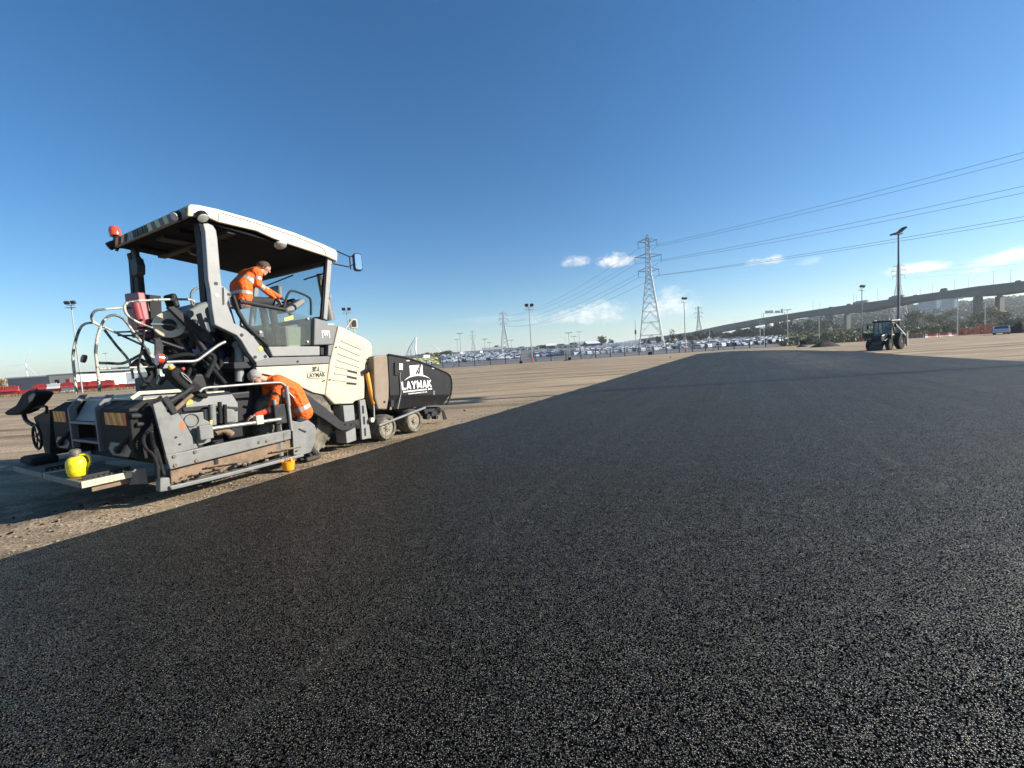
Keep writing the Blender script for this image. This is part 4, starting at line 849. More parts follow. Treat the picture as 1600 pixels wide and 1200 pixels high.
# ---- red and white plastic barriers along the left edge
def barrier_mesh(m):
    b = MB(); b.prism([(-1.0, -.27, 0), (-1.0, .27, 0), (-1.0, .22, .16), (-1.0, .10, .32), (-1.0, .07, .85), (-1.0, -.07, .85), (-1.0, -.10, .32), (-1.0, -.22, .16)], (1.96, 0, 0)); b.box((0, 0, .9), (.9, .1, .1)); return b.mesh('barrier', m, 30)
bm_r, bm_w = barrier_mesh(MT['red']), barrier_mesh(MT['white'])
rg = random.Random(2); B0, B1 = Vector((-90, 71.5, 0)), Vector((-38, 79, 0))
for row in range(2):
    for i in range(25):
        for lay in range(2):
            if lay and (i % 7 == 3 or row): continue
            p = B0.lerp(B1, i / 25) + Vector((0, row * 2.6, lay * .86)); o = bpy.data.objects.new('barrier', bm_r if (i + lay + row) % 6 else bm_w); COL.objects.link(o); o.location = p; o.rotation_euler = (0, 0, math.atan2(B1.y - B0.y, B1.x - B0.x) + rg.uniform(-.06, .06))
            o['label'] = ('red' if o.data is bm_r else 'white') + ' plastic barrier, ' + ('upper layer' if lay else 'on the ground') + ', ' + ('rear' if row else 'front') + ' row, left yard edge'; o['category'] = 'barrier'; o['group'] = 'road barriers along the left edge'
# open red mesh fencing at the right edge of the yard
M_REDM = mat('red_mesh', (.28, .05, .04), .6, var=.2)
def mesh_panel(p, rz, lab, grp, h=2.0, w=2.4):
    e = empty('mesh_fence', p, rz, label=lab, category='fence', group=grp)
    MB().tube([(-w / 2, 0, .1), (-w / 2, 0, h), (w / 2, 0, h), (w / 2, 0, .1)], .035, 5, closed=True).build('frame', M_REDM, e)
    m_ = MB()
    for k in range(1, 9): m_.box((-w / 2 + w * k / 9, 0, h / 2), (.02, .02, h - .2))
    for k in range(1, 4): m_.box((0, .02, .1 + h * k / 4), (w, .02, .02))
    m_.build('mesh', M_REDM, e)
for k in range(11):
    q = at(1500 + k * 5.2, 505, 84 - k * .6); mesh_panel((q.x, q.y, 0), RAD(8 + (k % 3) * 7), 'red mesh fence panel standing in a row right of the loader tractor', 'red mesh panels', 1.9 if k > 5 else 1.5, 2.4)
for k in range(8):
    q = at(1447 + k * 6.2, 505, 86); o = bpy.data.objects.new('barrier', bm_r if k % 3 else bm_w); COL.objects.link(o); o.location = (q.x, q.y, 0); o.scale = (.5, 1, .75); o['label'] = ('red' if k % 3 else 'white') + ' low barrier in the line left of the red mesh panels'; o['category'] = 'barrier'; o['group'] = 'low barriers left of the red mesh'
for k in range(5):
    q = at(1417 + k * 7, 508, 88); MB().box((0, 0, .42), (.85, .5, .84)).build('concrete_block', M_CONC, bevel=.05, label='pale concrete block in the line just right of the loader tractor', category='block', group='concrete blocks').location = (q.x, q.y, 0)

# ---- spoil heaps, odd boxes
M_SPOIL = noise_mat('dark_spoil', [(.3, (.03, .027, .024)), (.7, (.07, .06, .05))], 2, .95, bump=.8, bscale=6, bdist=.1)
def heap(px, py, wpx, h, lab, m=M_SPOIL, seed=0):
    c = ground(px, py); W_ = wpx / FPX * c.y / 2; mb_ = MB(); n_ = 22; rings = 7; vs = []; fs = []
    for r_ in range(rings):
        t = r_ / (rings - 1)
        for k in range(n_):
            a = 2 * math.pi * k / n_; R2 = W_ * t * (1 + .16 * noise.noise(Vector((math.cos(a) * 2, math.sin(a) * 2, seed)))); z = h * (1 - t ** 1.5) * (1 + .25 * noise.noise(Vector((math.cos(a) * t * 3, math.sin(a) * t * 3, seed + 4))))
            vs.append((R2 * math.cos(a), R2 * math.sin(a) * .7, max(-.05, z - .05)))
    for r_ in range(rings - 1):
        for k in range(n_): fs.append((r_ * n_ + k, r_ * n_ + (k + 1) % n_, (r_ + 1) * n_ + (k + 1) % n_, (r_ + 1) * n_ + k))
    fs.append(tuple(range(n_))); mb_.add(vs, fs); o = mb_.build('spoil_heap', m, smooth=50, label=lab, category='heap'); o.location = (c.x, c.y, 0); return o
heap(1290, 541.5, 46, .85, 'long low heap of dark spoil left of the loader tractor', seed=1)
heap(1254, 542, 20, .45, 'small dark spoil heap with a black box on it', seed=2)
heap(1227, 541, 8, .35, 'tiny dark spoil heap by the fence posts', seed=3)
heap(1596, 520, 46, 1.9, 'big dark spoil heap at the right edge of the yard', seed=5)
heap(886, 563.5, 12, .3, 'tiny dark heap on the dirt below the compound lamp column', seed=6)
def blackbox(px, py, s, lab, z=0):
    c = ground(px, py); b = MB(); b.box((0, 0, s * .4), (s, s * .7, s * .8)); b.box((0, 0, s * .84), (s * 1.06, s * .76, s * .08)); b.build('rubber_block', MT['rubber'], bevel=.02, label=lab, category='block').location = (c.x, c.y, z)
blackbox(814, 568, .55, 'small black block at the foot of the fence left of the gate mast'); blackbox(890, 562.5, .6, 'small black block beside the tiny heap'); blackbox(1016, 554.5, .7, 'black block on the dirt below the tall pylon'); blackbox(1255, 541, .8, 'black box on the small spoil heap', .35)
rk = MB(); rock(random.Random(4), (0, 0, 0), .17, rk); o = rk.build('stone', M_SPOIL, label='dark lump lying at the far end of the asphalt', category='stone'); c = ground(1047, 558.5); o.location = (c.x, c.y, .05)
rk = MB(); rock(random.Random(8), (0, 0, 0), .14, rk); o = rk.build('stone', M_SPOIL, label='dark lump near the far right corner of the asphalt', category='stone'); c = ground(1168, 549, ASPH_Z); o.location = (c.x, c.y, .1)
rk = MB(); rock(random.Random(9), (0, 0, 0), .045, rk); o = rk.build('stone', M_SPOIL, label='single dark stone on the dirt right of the hopper', category='stone'); c = ground(726, 642); o.location = (c.x, c.y, .015)

# ---- wind turbine, white mast
def turbine(px, pyh, d, blade, lab, ph):
    b = base_at(px, d); h = at(px, pyh, d).z - b.z; e = empty('wind_turbine', b, .3, label=lab, category='wind turbine')
    MB().tube([(0, 0, 0), (0, 0, h)], [h * .03, h * .016], 10).build('tower', M_TURB, e, smooth=40)
    MB().box((0, 0, h), (h * .04, h * .09, h * .04)).build('nacelle', M_TURB, e, bevel=.2)
    for k in range(3):
        a = ph + k * 2.094; d_ = Vector((math.sin(a), 0, math.cos(a))); n_ = Vector((d_.z, 0, -d_.x)); o_ = Vector((0, -h * .055, h)); bl = MB()
        bl.prism([o_ - n_ * blade * .015, o_ + d_ * blade * .2 - n_ * blade * .045, o_ + d_ * blade, o_ + d_ * blade * .2 + n_ * blade * .02], (0, blade * .015, 0)); bl.build('blade', M_TURB, e)
turbine(45, 569, 900, 34, 'white wind turbine above the blue grey warehouse', .42)
turbine(884, 528, 2200, 46, 'tiny faint wind turbine on the skyline by the lamp columns', .9)
M_MAST = mat('white_mast', (.86, .88, .90), .4, var=.02)
e = empty('cable_mast', base_at(643, 420), 0, label='white leaning twin legged mast rising behind the hopper', category='mast')
def mp_(px, py): q = at(px, py, 420); return Vector((q.x, q.y, q.z)) - e.location
tp = mp_(650, 527)
MB().tube([mp_(633, 561), mp_(640, 545), tp], [.6, 1.4, .8], 8).build('leg', M_MAST, e, smooth=40); MB().tube([mp_(651.5, 560), mp_(649, 545), tp], [.6, .9, .6], 8).build('leg', M_MAST, e, smooth=40)
MB().tube([mp_(642.5, 559), mp_(641.5, 544)], .4, 6).build('stay', M_MAST, e)
MB().tube([mp_(693, 559), mp_(689, 550), mp_(680, 542), mp_(673, 540)], .45, 6, smooth=4).build('arch_rib', M_MAST, e)

# ---- parked cars in the compound
def car_mesh(kind, paint, name):
    L_, W_, H_ = dict(hatch=(4.1, 1.75, 1.48), saloon=(4.6, 1.8, 1.45), suv=(4.5, 1.85, 1.68), van=(5.2, 1.95, 2.1))[kind]
    b = MB(); hl = L_ / 2
    side = {'hatch': [(-hl, .35), (hl, .35), (hl, .68), (hl - .15, .82), (hl - 1.0, .96), (hl - 1.75, H_), (-hl + .75, H_), (-hl + .1, .95)],
            'saloon': [(-hl, .35), (hl, .35), (hl, .66), (hl - .15, .80), (hl - 1.1, .94), (hl - 1.9, H_), (-hl + 1.4, H_), (-hl + .7, .98), (-hl, .92)],
            'suv': [(-hl, .4), (hl, .4), (hl, .8), (hl - .15, .95), (hl - 1.0, 1.08), (hl - 1.6, H_), (-hl + .45, H_), (-hl, 1.05)],
            'van': [(-hl, .4), (hl, .4), (hl, .85), (hl - .15, 1.0), (hl - .8, 1.2), (hl - 1.35, H_), (-hl, H_)]}[kind]
    b.prism([(x, -W_ / 2, z) for x, z in side], (0, W_, 0), 0)
    bl = .98 if kind != 'van' else 1.22                      # glass band, windscreen, rear window: set 4 mm proud
    xs = [p[0] for p in side if p[1] == H_]; xf, xr = max(xs), min(xs)
    for s in (-1, 1):
        y = s * (W_ / 2 + .004); b.add([(xf + .42, y, bl), (xf - .02, y, H_ - .1), (xr + .05, y, H_ - .1), (xr - .28 if kind != 'van' else xf - .9, y, bl)], [(0, 1, 2, 3)], 1)
    wf = [(x, z) for x, z in side if x > xf][-1]; d = Vector((wf[0] - xf, 0, wf[1] - H_)); nrm = Vector((-d.z, 0, d.x)).normalized() * .006
    nrm = nrm if nrm.z > 0 else -nrm
    q = [Vector((xf, 0, H_)) + d * .1 + nrm, Vector((xf, 0, H_)) + d * .92 + nrm]; b.add([(q[0].x, -W_ / 2 + .15, q[0].z), (q[0].x, W_ / 2 - .15, q[0].z), (q[1].x, W_ / 2 - .1, q[1].z), (q[1].x, -W_ / 2 + .1, q[1].z)], [(0, 1, 2, 3)], 1)
    for x in (-hl + .8, hl - .85):
        for s in (-1, 1): b.cyl((x, s * (W_ / 2 - .2), .33), (x, s * (W_ / 2 + .01), .33), .33, n=10, mi=2)
    me = b.mesh(name, [paint, CARGLASS, MT['rubber']], 40); return me
CARGLASS = mat('car_window', (.04, .05, .06), .08, var=.05, spec=.8)
paints = {c: mat('car_paint_' + c, v, .25, .2 if c in ('silver', 'blue') else 0, var=.02, coat=.6) for c, v in dict(white=(.80, .80, .79), silver=(.42, .44, .46), dark=(.035, .038, .045), blue=(.05, .085, .16), yellow=(.62, .60, .10), red=(.32, .03, .03)).items()}
cm = {(k, c): car_mesh(k, paints[c], 'parked_' + k) for k in ('hatch', 'saloon', 'suv', 'van') for c in paints}
rg = random.Random(14); cars = []; far_cars = []
def parked(x, y, rz, k, c, lab, grp, z=None):
    o = bpy.data.objects.new('parked_car' if k != 'van' else 'parked_van', cm[(k, c)]); COL.objects.link(o); o.location = (x, y, gz(y) + .01 if z is None else z); o.rotation_euler = (0, 0, rz); o['label'] = lab; o['category'] = 'car' if k != 'van' else 'van'; o['group'] = grp; cars.append(o)
KIN = ['hatch', 'hatch', 'saloon', 'suv', 'suv']
spots = []
ORD = 'first second third fourth fifth sixth seventh eighth ninth tenth eleventh twelfth thirteenth fourteenth fifteenth sixteenth seventeenth eighteenth nineteenth twentieth twenty-first twenty-second twenty-third twenty-fourth twenty-fifth twenty-sixth'.split()
def block(y0, rows, dy, x0, x1, slope0, slope1, rz, dx, pal, kin, where, grp, skip=.07):
    for r_ in range(rows):
        y = y0 + r_ * dy + (1.2 if r_ % 2 else 0); xa = x0 + (y - y0) * slope0; xb = x1 + (y - y0) * slope1; x = xa
        while x < xb:
            if rg.random() > skip: spots.append((y, x + rg.uniform(-.12, .12), RAD(rz + rg.uniform(-1.5, 1.5) + (180 if r_ % 2 else 0)), rg.choice(kin), rg.choice(pal), where.replace('ROW', ORD[r_]), grp))
            x += dx
block(172, 26, 5.6, -27, 4.0, -.165, .02, 86, 2.6, ['white', 'white', 'white', 'silver', 'white', 'dark', 'silver', 'white'], KIN + ['van'], 'in ROW row of block left of compound gate', 'cars parked left of the compound gate')
block(164, 18, 5.8, -40, -29, -.24, -.18, 86, 2.7, ['yellow', 'yellow', 'white'], KIN, 'in ROW row of block behind the hopper', 'cars parked behind the hopper')
block(171, 22, 5.6, 11, 21, .06, .13, 88, 2.6, ['white', 'silver', 'white', 'silver', 'blue'], KIN, 'in ROW row of narrow block right of gate mast', 'cars parked by the compound gate')
block(168, 24, 5.6, 26, 70, .17, .42, 98, 2.65, ['silver', 'white', 'dark', 'silver', 'white', 'blue', 'white', 'white'], KIN, 'in ROW row of block around tall pylon', 'cars parked around the tall pylon')
block(160, 18, 5.8, 72, 110, .42, .60, 106, 2.7, ['white', 'silver', 'white', 'blue', 'dark', 'white'], KIN, 'in ROW row of block below the flyover', 'cars parked below the flyover')
spots.sort(key=lambda q: q[0])
for (y, x, rz, k, c, where, grp) in spots[:292]: parked(x, y, rz, k, c, c + ' ' + ('van ' if k == 'van' else 'car ') + where, grp)
cmats = {}
for c in paints:
    mb_ = MB()
    for (y, x, rz, k, cc_, where, grp) in spots[292:]:
        if cc_ != c: continue
        me = cm[(k, c)]; R3 = Matrix.Rotation(rz, 3, 'Z'); o_ = len(mb_.v); mb_.v += [R3 @ v.co + Vector((x, y, gz(y) + .01)) for v in me.vertices]
        for p in me.polygons: mb_.f.append([i + o_ for i in p.vertices]); mb_.m.append(p.material_index)
    if mb_.v: mb_.build('far_parked_cars', [paints[c], CARGLASS, MT['rubber']], keep=True, kind='stuff', label='far rows of ' + c + ' cars parked in the compound')
c = ground(1565, 522.5); parked(c.x, c.y, RAD(218), 'saloon', 'silver', 'silver saloon car between red mesh panels and big spoil heap', 'lone cars on the yard', 0); del cars[-1]['group']

# ---- the air: thin blue haze round everything
hz = MB(); hz.box((200, 1500, 58.5), (9000, 9000, 119.6)); o = hz.build('haze', None, kind='stuff')
hm = bpy.data.materials.new('haze_air'); hm.use_nodes = True; N, L = hm.node_tree.nodes, hm.node_tree.links; N.clear()
pv = N.new('ShaderNodeVolumePrincipled'); pv.inputs['Color'].default_value = (.80, .88, .95, 1); pv.inputs['Density'].default_value = .00018; pv.inputs['Anisotropy'].default_value = .2
oo = N.new('ShaderNodeOutputMaterial'); L.new(pv.outputs[0], oo.inputs['Volume']); o.data.materials.clear(); o.data.materials.append(hm)

# ================================================================== THE PAVER
UC, VC = 4.5, 7.87
ORG = UU * UC + VV * VC
PROT = math.atan2(UU.y, UU.x)
paver = empty('road_paver', (ORG.x, ORG.y, 0), PROT, label='cream and grey wheeled road paver with roofed stand and black hopper beside the asphalt', category='road paver')
def S(px, py, v):
    """paver-local point seen at (px, py) on the plane v metres left of the camera axis line; x forward, y left, z up"""
    d = (px - 800) / FPX * cam_r - (py - 600) / FPX * cam_u + cam_f
    t = (v - CAM.dot(VV)) / d.dot(VV); p = CAM + d * t; return Vector((p.dot(UU) - UC, v - VC, p.z))
def Su(px, py, u):
    d = (px - 800) / FPX * cam_r - (py - 600) / FPX * cam_u + cam_f
    t = (u - CAM.dot(UU)) / d.dot(UU); p = CAM + d * t; return Vector((u - UC, p.dot(VV) - VC, p.z))
def to_world(p): return ORG + UU * p.x + VV * p.y + Vector((0, 0, p.z))
def plate(name, pts, v, th, m, parent=paver, bevel=.012, **t):
    return MB().prism([S(x, y, v) for x, y in pts], (0, th, 0)).build(name, m, parent, bevel=bevel, **t)
def tube(name, pts, r, m, parent=paver, smooth=5, n=10, v=None):
    return MB().tube([S(p[0], p[1], p[2] if len(p) > 2 else v) for p in pts], r, n, smooth=smooth).build(name, m, parent, smooth=50)
def mirror_y(pts): return [Vector((p.x, -p.y, p.z)) for p in pts]
def boxp(name, a, b, m, parent=paver, bevel=.012): return MB().box2(a, b).build(name, m, parent, bevel=bevel)
def X(u): return u - UC
def Y(v): return v - VC
def bolts(pts, v, r, m, parent, name='bolt'):
    for (x, y) in pts:
        c = S(x, y, v); MB().cyl(c, c + Vector((0, -.015, 0)), r, n=8).build(name, m, parent)
def text(name, body, corner, w, h, m, parent, depth=.003, bold=0.0, shear=0.0, normal_y=-1):
    """flat lettering lying on a side face, fitted to w x h metres; corner = lower left"""
    cu = bpy.data.curves.new(name, 'FONT'); cu.body = body; cu.size = 1.0; cu.extrude = depth; cu.offset = bold; cu.resolution_u = 3
    to = bpy.data.objects.new('tmp_' + name, cu); COL.objects.link(to); bpy.context.view_layer.update()
    me = bpy.data.meshes.new_from_object(to.evaluated_get(bpy.context.evaluated_depsgraph_get())); bpy.data.objects.remove(to); bpy.data.curves.remove(cu)
    xs = [v.co.x for v in me.vertices]; ys = [v.co.y for v in me.vertices]; x0, x1, y0, y1 = min(xs), max(xs), min(ys), max(ys)
    for v in me.vertices:
        fx = (v.co.x - x0) / (x1 - x0) * w; fy = (v.co.y - y0) / (y1 - y0) * h; v.co = (corner[0] + fx + shear * fy, corner[1] - .002 - depth + v.co.z, corner[2] + fy)
    me.materials.append(m); o = bpy.data.objects.new(name, me); COL.objects.link(o); o.parent = parent; return o

VR = 6.65                                                  # right flank of the tractor
VL = 2 * VC - VR
# ---------------- chassis and running gear
boxp('chassis', (X(3.75), Y(7.25), .42), (X(8.0), Y(8.5), 1.05), MT['dark'], bevel=.03)
boxp('engine_bay', (X(3.9), Y(6.98), 1.0), (X(6.0), Y(8.76), 1.62), MT['dark'])
def wheel(u, v_out, r, w, name, rim_r, side, nb=8, lug=0):
    c = Vector((X(u), Y(v_out), r - .01)); a = Vector((0, side, 0))
    t = MB(); t.lathe([(rim_r * .9, .04), (rim_r, .0), (r * .86, -.0), (r * .96, .035), (r, .09), (r, w - .09), (r * .96, w - .035), (r * .86, w), (rim_r, w), (rim_r * .9, w - .04)], c, a, 40)
    tw = t.build('wheel_tyre', MT['tyre'], paver, smooth=35)
    if lug:
        lm = MB()
        for k in range(lug):
            an = 2 * math.pi * k / lug; d = Vector((math.cos(an), 0, math.sin(an))); tg = Vector((-d.z, 0, d.x))
            for (h0, h1, sk) in ((.03, w * .48, .06), (w * .52, w - .03, -.06)):
                p = c + d * (r + .002); lm.prism([p + a * h0 + tg * (-.035 + sk), p + a * h1 + tg * -.035, p + a * h1 + tg * .035, p + a * h0 + tg * (.035 + sk)], d * -.055)
        lm.build('tread', MT['tyre'], tw)
    rm = MB(); rm.lathe([(rim_r * .985, .03), (rim_r * .93, .02), (rim_r * .86, .07), (rim_r * .6, .085), (rim_r * .55, .045), (rim_r * .30, .04), (rim_r * .26, .0), (rim_r * .10, -.015)], c, a, 32); ro = rm.build('rim', MT['wheel'] if r < .5 else MT['dark'], tw, smooth=35)
    if r > .5: MB().tube([c + a * .012 + Vector((math.cos(q_ * .2618), 0, math.sin(q_ * .2618))) * rim_r * 1.02 for q_ in range(24)], .022, 6, closed=True).build('rim_flange', MT['wheel'], tw, smooth=60)
    for k in range(nb):
        an = 2 * math.pi * k / nb; p = c + Vector((math.cos(an) * rim_r * .44, 0, math.sin(an) * rim_r * .44)) + a * .045; MB().cyl(p, p - a * .03, rim_r * .05, n=6).build('wheel_nut', MT['dark'], tw)
    return tw
wheel(4.52, 6.70, .70, .42, 'rear', .36, 1, 10, 26); wheel(4.52, 2 * VC - 6.70, .70, .42, 'rear', .36, -1, 10, 26)
for u in (6.33, 7.16):
    wheel(u, 6.50, .275, .34, 'front', .185, 1); wheel(u, 2 * VC - 6.50, .275, .34, 'front', .185, -1)
MB().tube([S(592, 665, 6.46), S(600, 662, 6.44), S(664, 637, 6.44)], .028, 8).build('steering_rod', MT['gate'], paver, smooth=50)
boxp('front_axle_beam', (X(6.1), Y(6.9), .2), (X(7.4), Y(8.84), .42), MT['dark'], bevel=.02)
# ---------------- bonnet
hood_pts = [(528.7, 508.7), (540, 513), (557, 522), (572, 529), (579, 534.5), (582, 541), (582, 556), (579, 566), (571.5, 568), (570.7, 579), (570, 623), (555, 627), (552, 631), (523, 632), (508, 617.5), (512, 590), (515, 568)]
hp = [S(x, y, VR) for x, y in hood_pts]
hood = MB().prism(hp, (0, VL - VR, 0)).build('bonnet', MT['cream'], paver, bevel=.03)
side_pts = [(400, 573.5), (440, 571.8), (514, 568.6), (511, 590), (507.4, 617), (490, 613.5), (476, 607), (465, 602), (447, 594.5), (425, 587), (402, 582)]
for v, th, yy in ((VR + .012, .10, 1), (VL - .012, -.10, -1)):
    p = [S(x, y, VR + .012) for x, y in side_pts]
    if yy < 0: p = mirror_y(p)
    MB().prism(p, (0, th, 0)).build('side_panel', MT['cream'], paver, bevel=.012)
bolts([(525, 542.5), (515.2, 593.3), (506, 594.8)], VR - .003, .014, MT['dark'], paver)
# louvres pressed into the bonnet side: raised ribs, three open slots, a framing bead
def vent(side):
    f = (lambda l: l) if side > 0 else mirror_y
    for i, (x0, y0, x1, y1) in enumerate([(532.5, 532, 563.5, 545.5), (530, 542, 562.5, 555.5), (527.5, 552, 561.5, 564.5), (526, 562, 560.5, 573.5), (524, 572.5, 543, 576.5), (522, 583, 541, 585.5), (520, 593.5, 540, 595)]):
        MB().tube(f([S(x0, y0, VR + .006), S(x1, y1, VR + .006)]), .022, 8).build('louvre', MT['cream'], hood, smooth=60)
    for (x0, y0, x1, y1) in [(543, 577.5, 558, 581), (542, 586.5, 557.5, 590), (541.5, 597, 557, 598.5)]:
        a = [S(x0, y0, VR), S(x1, y1, VR), S(x1 - .3, y1 + 3.2, VR), S(x0 - .3, y0 + 3.2, VR)]
        MB().prism(f([p + Vector((0, -.004, 0)) for p in a]), (0, .02 * side, 0)).build('air_slot', MT['black'], hood)
    MB().tube(f([S(536, 529.5, VR + .008), S(560, 539.5, VR + .008), S(567, 543.5, VR + .008), S(569, 551, VR + .008), S(566, 598, VR + .008), S(562, 604, VR + .008)]), .016, 8, smooth=4).build('vent_bead', MT['cream'], hood, smooth=60)
vent(1); vent(-1)
MB().tube([S(572, 561, VR - .004), S(580, 561, VR - .004)], .008, 6).build('seam', MT['dark'], hood)
# front lamp bracket and box below the bonnet nose
boxp('nose_bracket', S(571.5, 569, 6.68), S(580, 580, 6.95), MT['cream']); bolts([(575, 573.5), (578.5, 571)], 6.676, .018, MT['dark'], paver)
# lettering on the side panel
a = S(480, 590.5, VR + .012); b = S(508.5, 588, VR + .012); c = S(481, 582, VR + .012)
text('lettering', 'LAYMAK', (a.x, a.y, a.z), b.x - a.x, (c.z - a.z) * .85, MT['darkink'], paver, .002, .012)
def logo_square(x0, y0, x1, y1, v, ink, back, parent):
    A = S(x0, y1, v); B = S(x1, y1, v); C = S(x0, y0, v); w = B.x - A.x; h = C.z - A.z; yv = A.y - .003
    def q(*pts): return [Vector((A.x + px * w, yv, A.z + py * h)) for px, py in pts]
    MB().prism(q((0, 0), (.30, 0), (.78, 1), (0, 1)), (0, .002, 0)).build('logo_field', ink, parent)
    MB().prism(q((.70, 0), (1, 0), (1, 1), (.92, 1)), (0, .002, 0)).build('logo_field', ink, parent)
    for (t0, t1) in ((.08, .28), (.40, .56), (.66, .80)):
        m0, m1 = .5 + .35 * t0, .5 + .35 * t1; w0, w1 = .035 * (1 - t0), .035 * (1 - t1)
        MB().prism(q((m0 - w0, t0), (m0 + w0, t0), (m1 + w1, t1), (m1 - w1, t1)), (0, .002, 0)).build('road_dash', ink, parent)
    return A, w, h
def arc(x0, y0, xm, ym, x1, y1, v, t, ink, parent, name='logo_arc'):
    P0, P1, P2 = S(x0, y0, v), S(xm, ym, v), S(x1, y1, v); up = []; lo = []
    for k in range(17):
        s = k / 16; ctl = P1 * 2 - (P0 + P2) / 2; p = P0 * (1 - s) ** 2 + ctl * 2 * s * (1 - s) + P2 * s * s; d = t * math.sin(math.pi * s) + t * .15; up.append(p + Vector((0, -.003, d * .5))); lo.append(p + Vector((0, -.003, -d * .5)))
    MB().prism(up + lo[::-1], (0, .002, 0)).build(name, ink, parent)
logo_square(488.5, 573, 498.5, 580, VR + .012, MT['darkink'], None, paver)
arc(480, 584, 494, 579.6, 508, 582.5, VR + .012, .012, MT['darkink'], paver)
for k in range(11):
    q = S(482 + k * 2.4, 591.8 - k * .12, VR + .010); MB().box(q, (.022, .003, .010)).build('small_print', MT['darkink'], paver)

# ---------------- stand: lower grey sill, box with emblem, side glazing
for s in (1, -1):
    f = (lambda l: l) if s > 0 else mirror_y
    MB().prism(f([S(x, y, VR - .02) for x, y in [(400, 566), (425, 558.5), (513, 556.5), (516, 557.2), (514.6, 567.8), (440, 571), (401, 572.5)]]), (0, .30 * s, 0)).build('running_board', MT['grey'], paver, bevel=.012)
    MB().prism(f([S(x, y, VR + .03) for x, y in [(419, 541.5), (500, 541), (500, 555.5), (426, 557.2)]]), (0, .35 * s, 0)).build('sill_panel', MT['grey_light'], paver, bevel=.015)
    MB().prism(f([S(x, y, VR - .01) for x, y in [(491.5, 496.5), (500, 498.5), (527.5, 509.8), (521, 538.5), (490.5, 539.5)]]), (0, .5 * s, 0)).build('front_box', MT['grey'], paver, bevel=.02)
    MB().prism(f([S(x, y, VR + .02) for x, y in [(513, 538.6), (521.5, 538.6), (516.5, 556), (512.5, 556)]]), (0, .4 * s, 0)).build('front_post', MT['grey'], paver, bevel=.01)
bolts([(465, 564.8)], VR - .02, .016, MT['dark'], paver)
boxp('gap_cover', S(500, 541, 6.75), S(514, 556, 7.2), MT['black'])
boxp('floor', (X(3.55), Y(6.72), 1.66), (X(5.35), Y(9.02), 1.76), MT['dark'])
# emblem: white framed square with a W
A = S(503.5, 527.8, VR - .012); B = S(515.5, 527.2, VR - .012); C = S(504.2, 516.3, VR - .012); w = B.x - A.x; h = C.z - A.z
for (x0, x1, z0, z1) in ((0, 1, .9, 1), (0, .1, 0, .9), (.9, 1, 0, .9)): MB().box2((A.x + x0 * w, A.y - .004, A.z + z0 * h), (A.x + x1 * w, A.y - .0005, A.z + z1 * h)).build('emblem_frame', MT['whiteink'], paver)
text('emblem_letter', 'W', (A.x + w * .16, A.y - .001, A.z + h * .22), w * .68, h * .6, MT['whiteink'], paver, .002, .03)
text('small_print', '=', (S(511.5, 507.5, VR - .01).x, Y(VR) - .011, S(511.5, 507.5, VR - .01).z), .14, .02, MT['whiteink'], paver, .002)
# lower side glass with its capping rail
gl = [(376, 472), (445, 484.5), (491, 497.5), (490.5, 538.5), (417, 540.5), (412, 527), (381, 503)]
for s in (1, -1):
    f = (lambda l: l) if s > 0 else mirror_y
    MB().prism(f([S(x, y, VR + .05) for x, y in gl]), (0, .008 * s, 0)).build('side_glass', MT['glass_dusty'], paver)
    MB().tube(f([S(374, 470.5, VR + .05), S(446, 484, VR + .05)]), .034, 8).build('capping_rail', MT['dark'], paver, smooth=50)
    MB().tube(f([S(364, 462, VR + .06), S(372, 487, VR + .06), S(384, 508, VR + .06), S(405, 528, VR + .06), S(419, 541, VR + .06)]), .035, 8).build('glass_frame', MT['black'], paver, smooth=50)
    MB().tube(f([S(443, 485, 6.75), S(446, 470, 6.75), S(451, 458, 6.75), S(457, 454.5, 6.75), S(468, 457.5, 6.75), S(481, 463.5, 6.75), S(485.5, 470, 6.75), S(486, 492, 6.75)]), .02, 8, smooth=4).build('grab_loop', MT['dark'], paver, smooth=50)
bolts([(406.5, 518.5), (480.5, 534), (481, 498)], VR + .046, .02, MT['steel'], paver)
a = S(444, 500.5, VR + .045); MB().prism([S(x, y, VR + .046) for x, y in [(444, 497), (458, 492.5), (458.5, 498.5), (445, 502)]], (0, .002, 0)).build('sticker', MT['haz_yel'], paver)

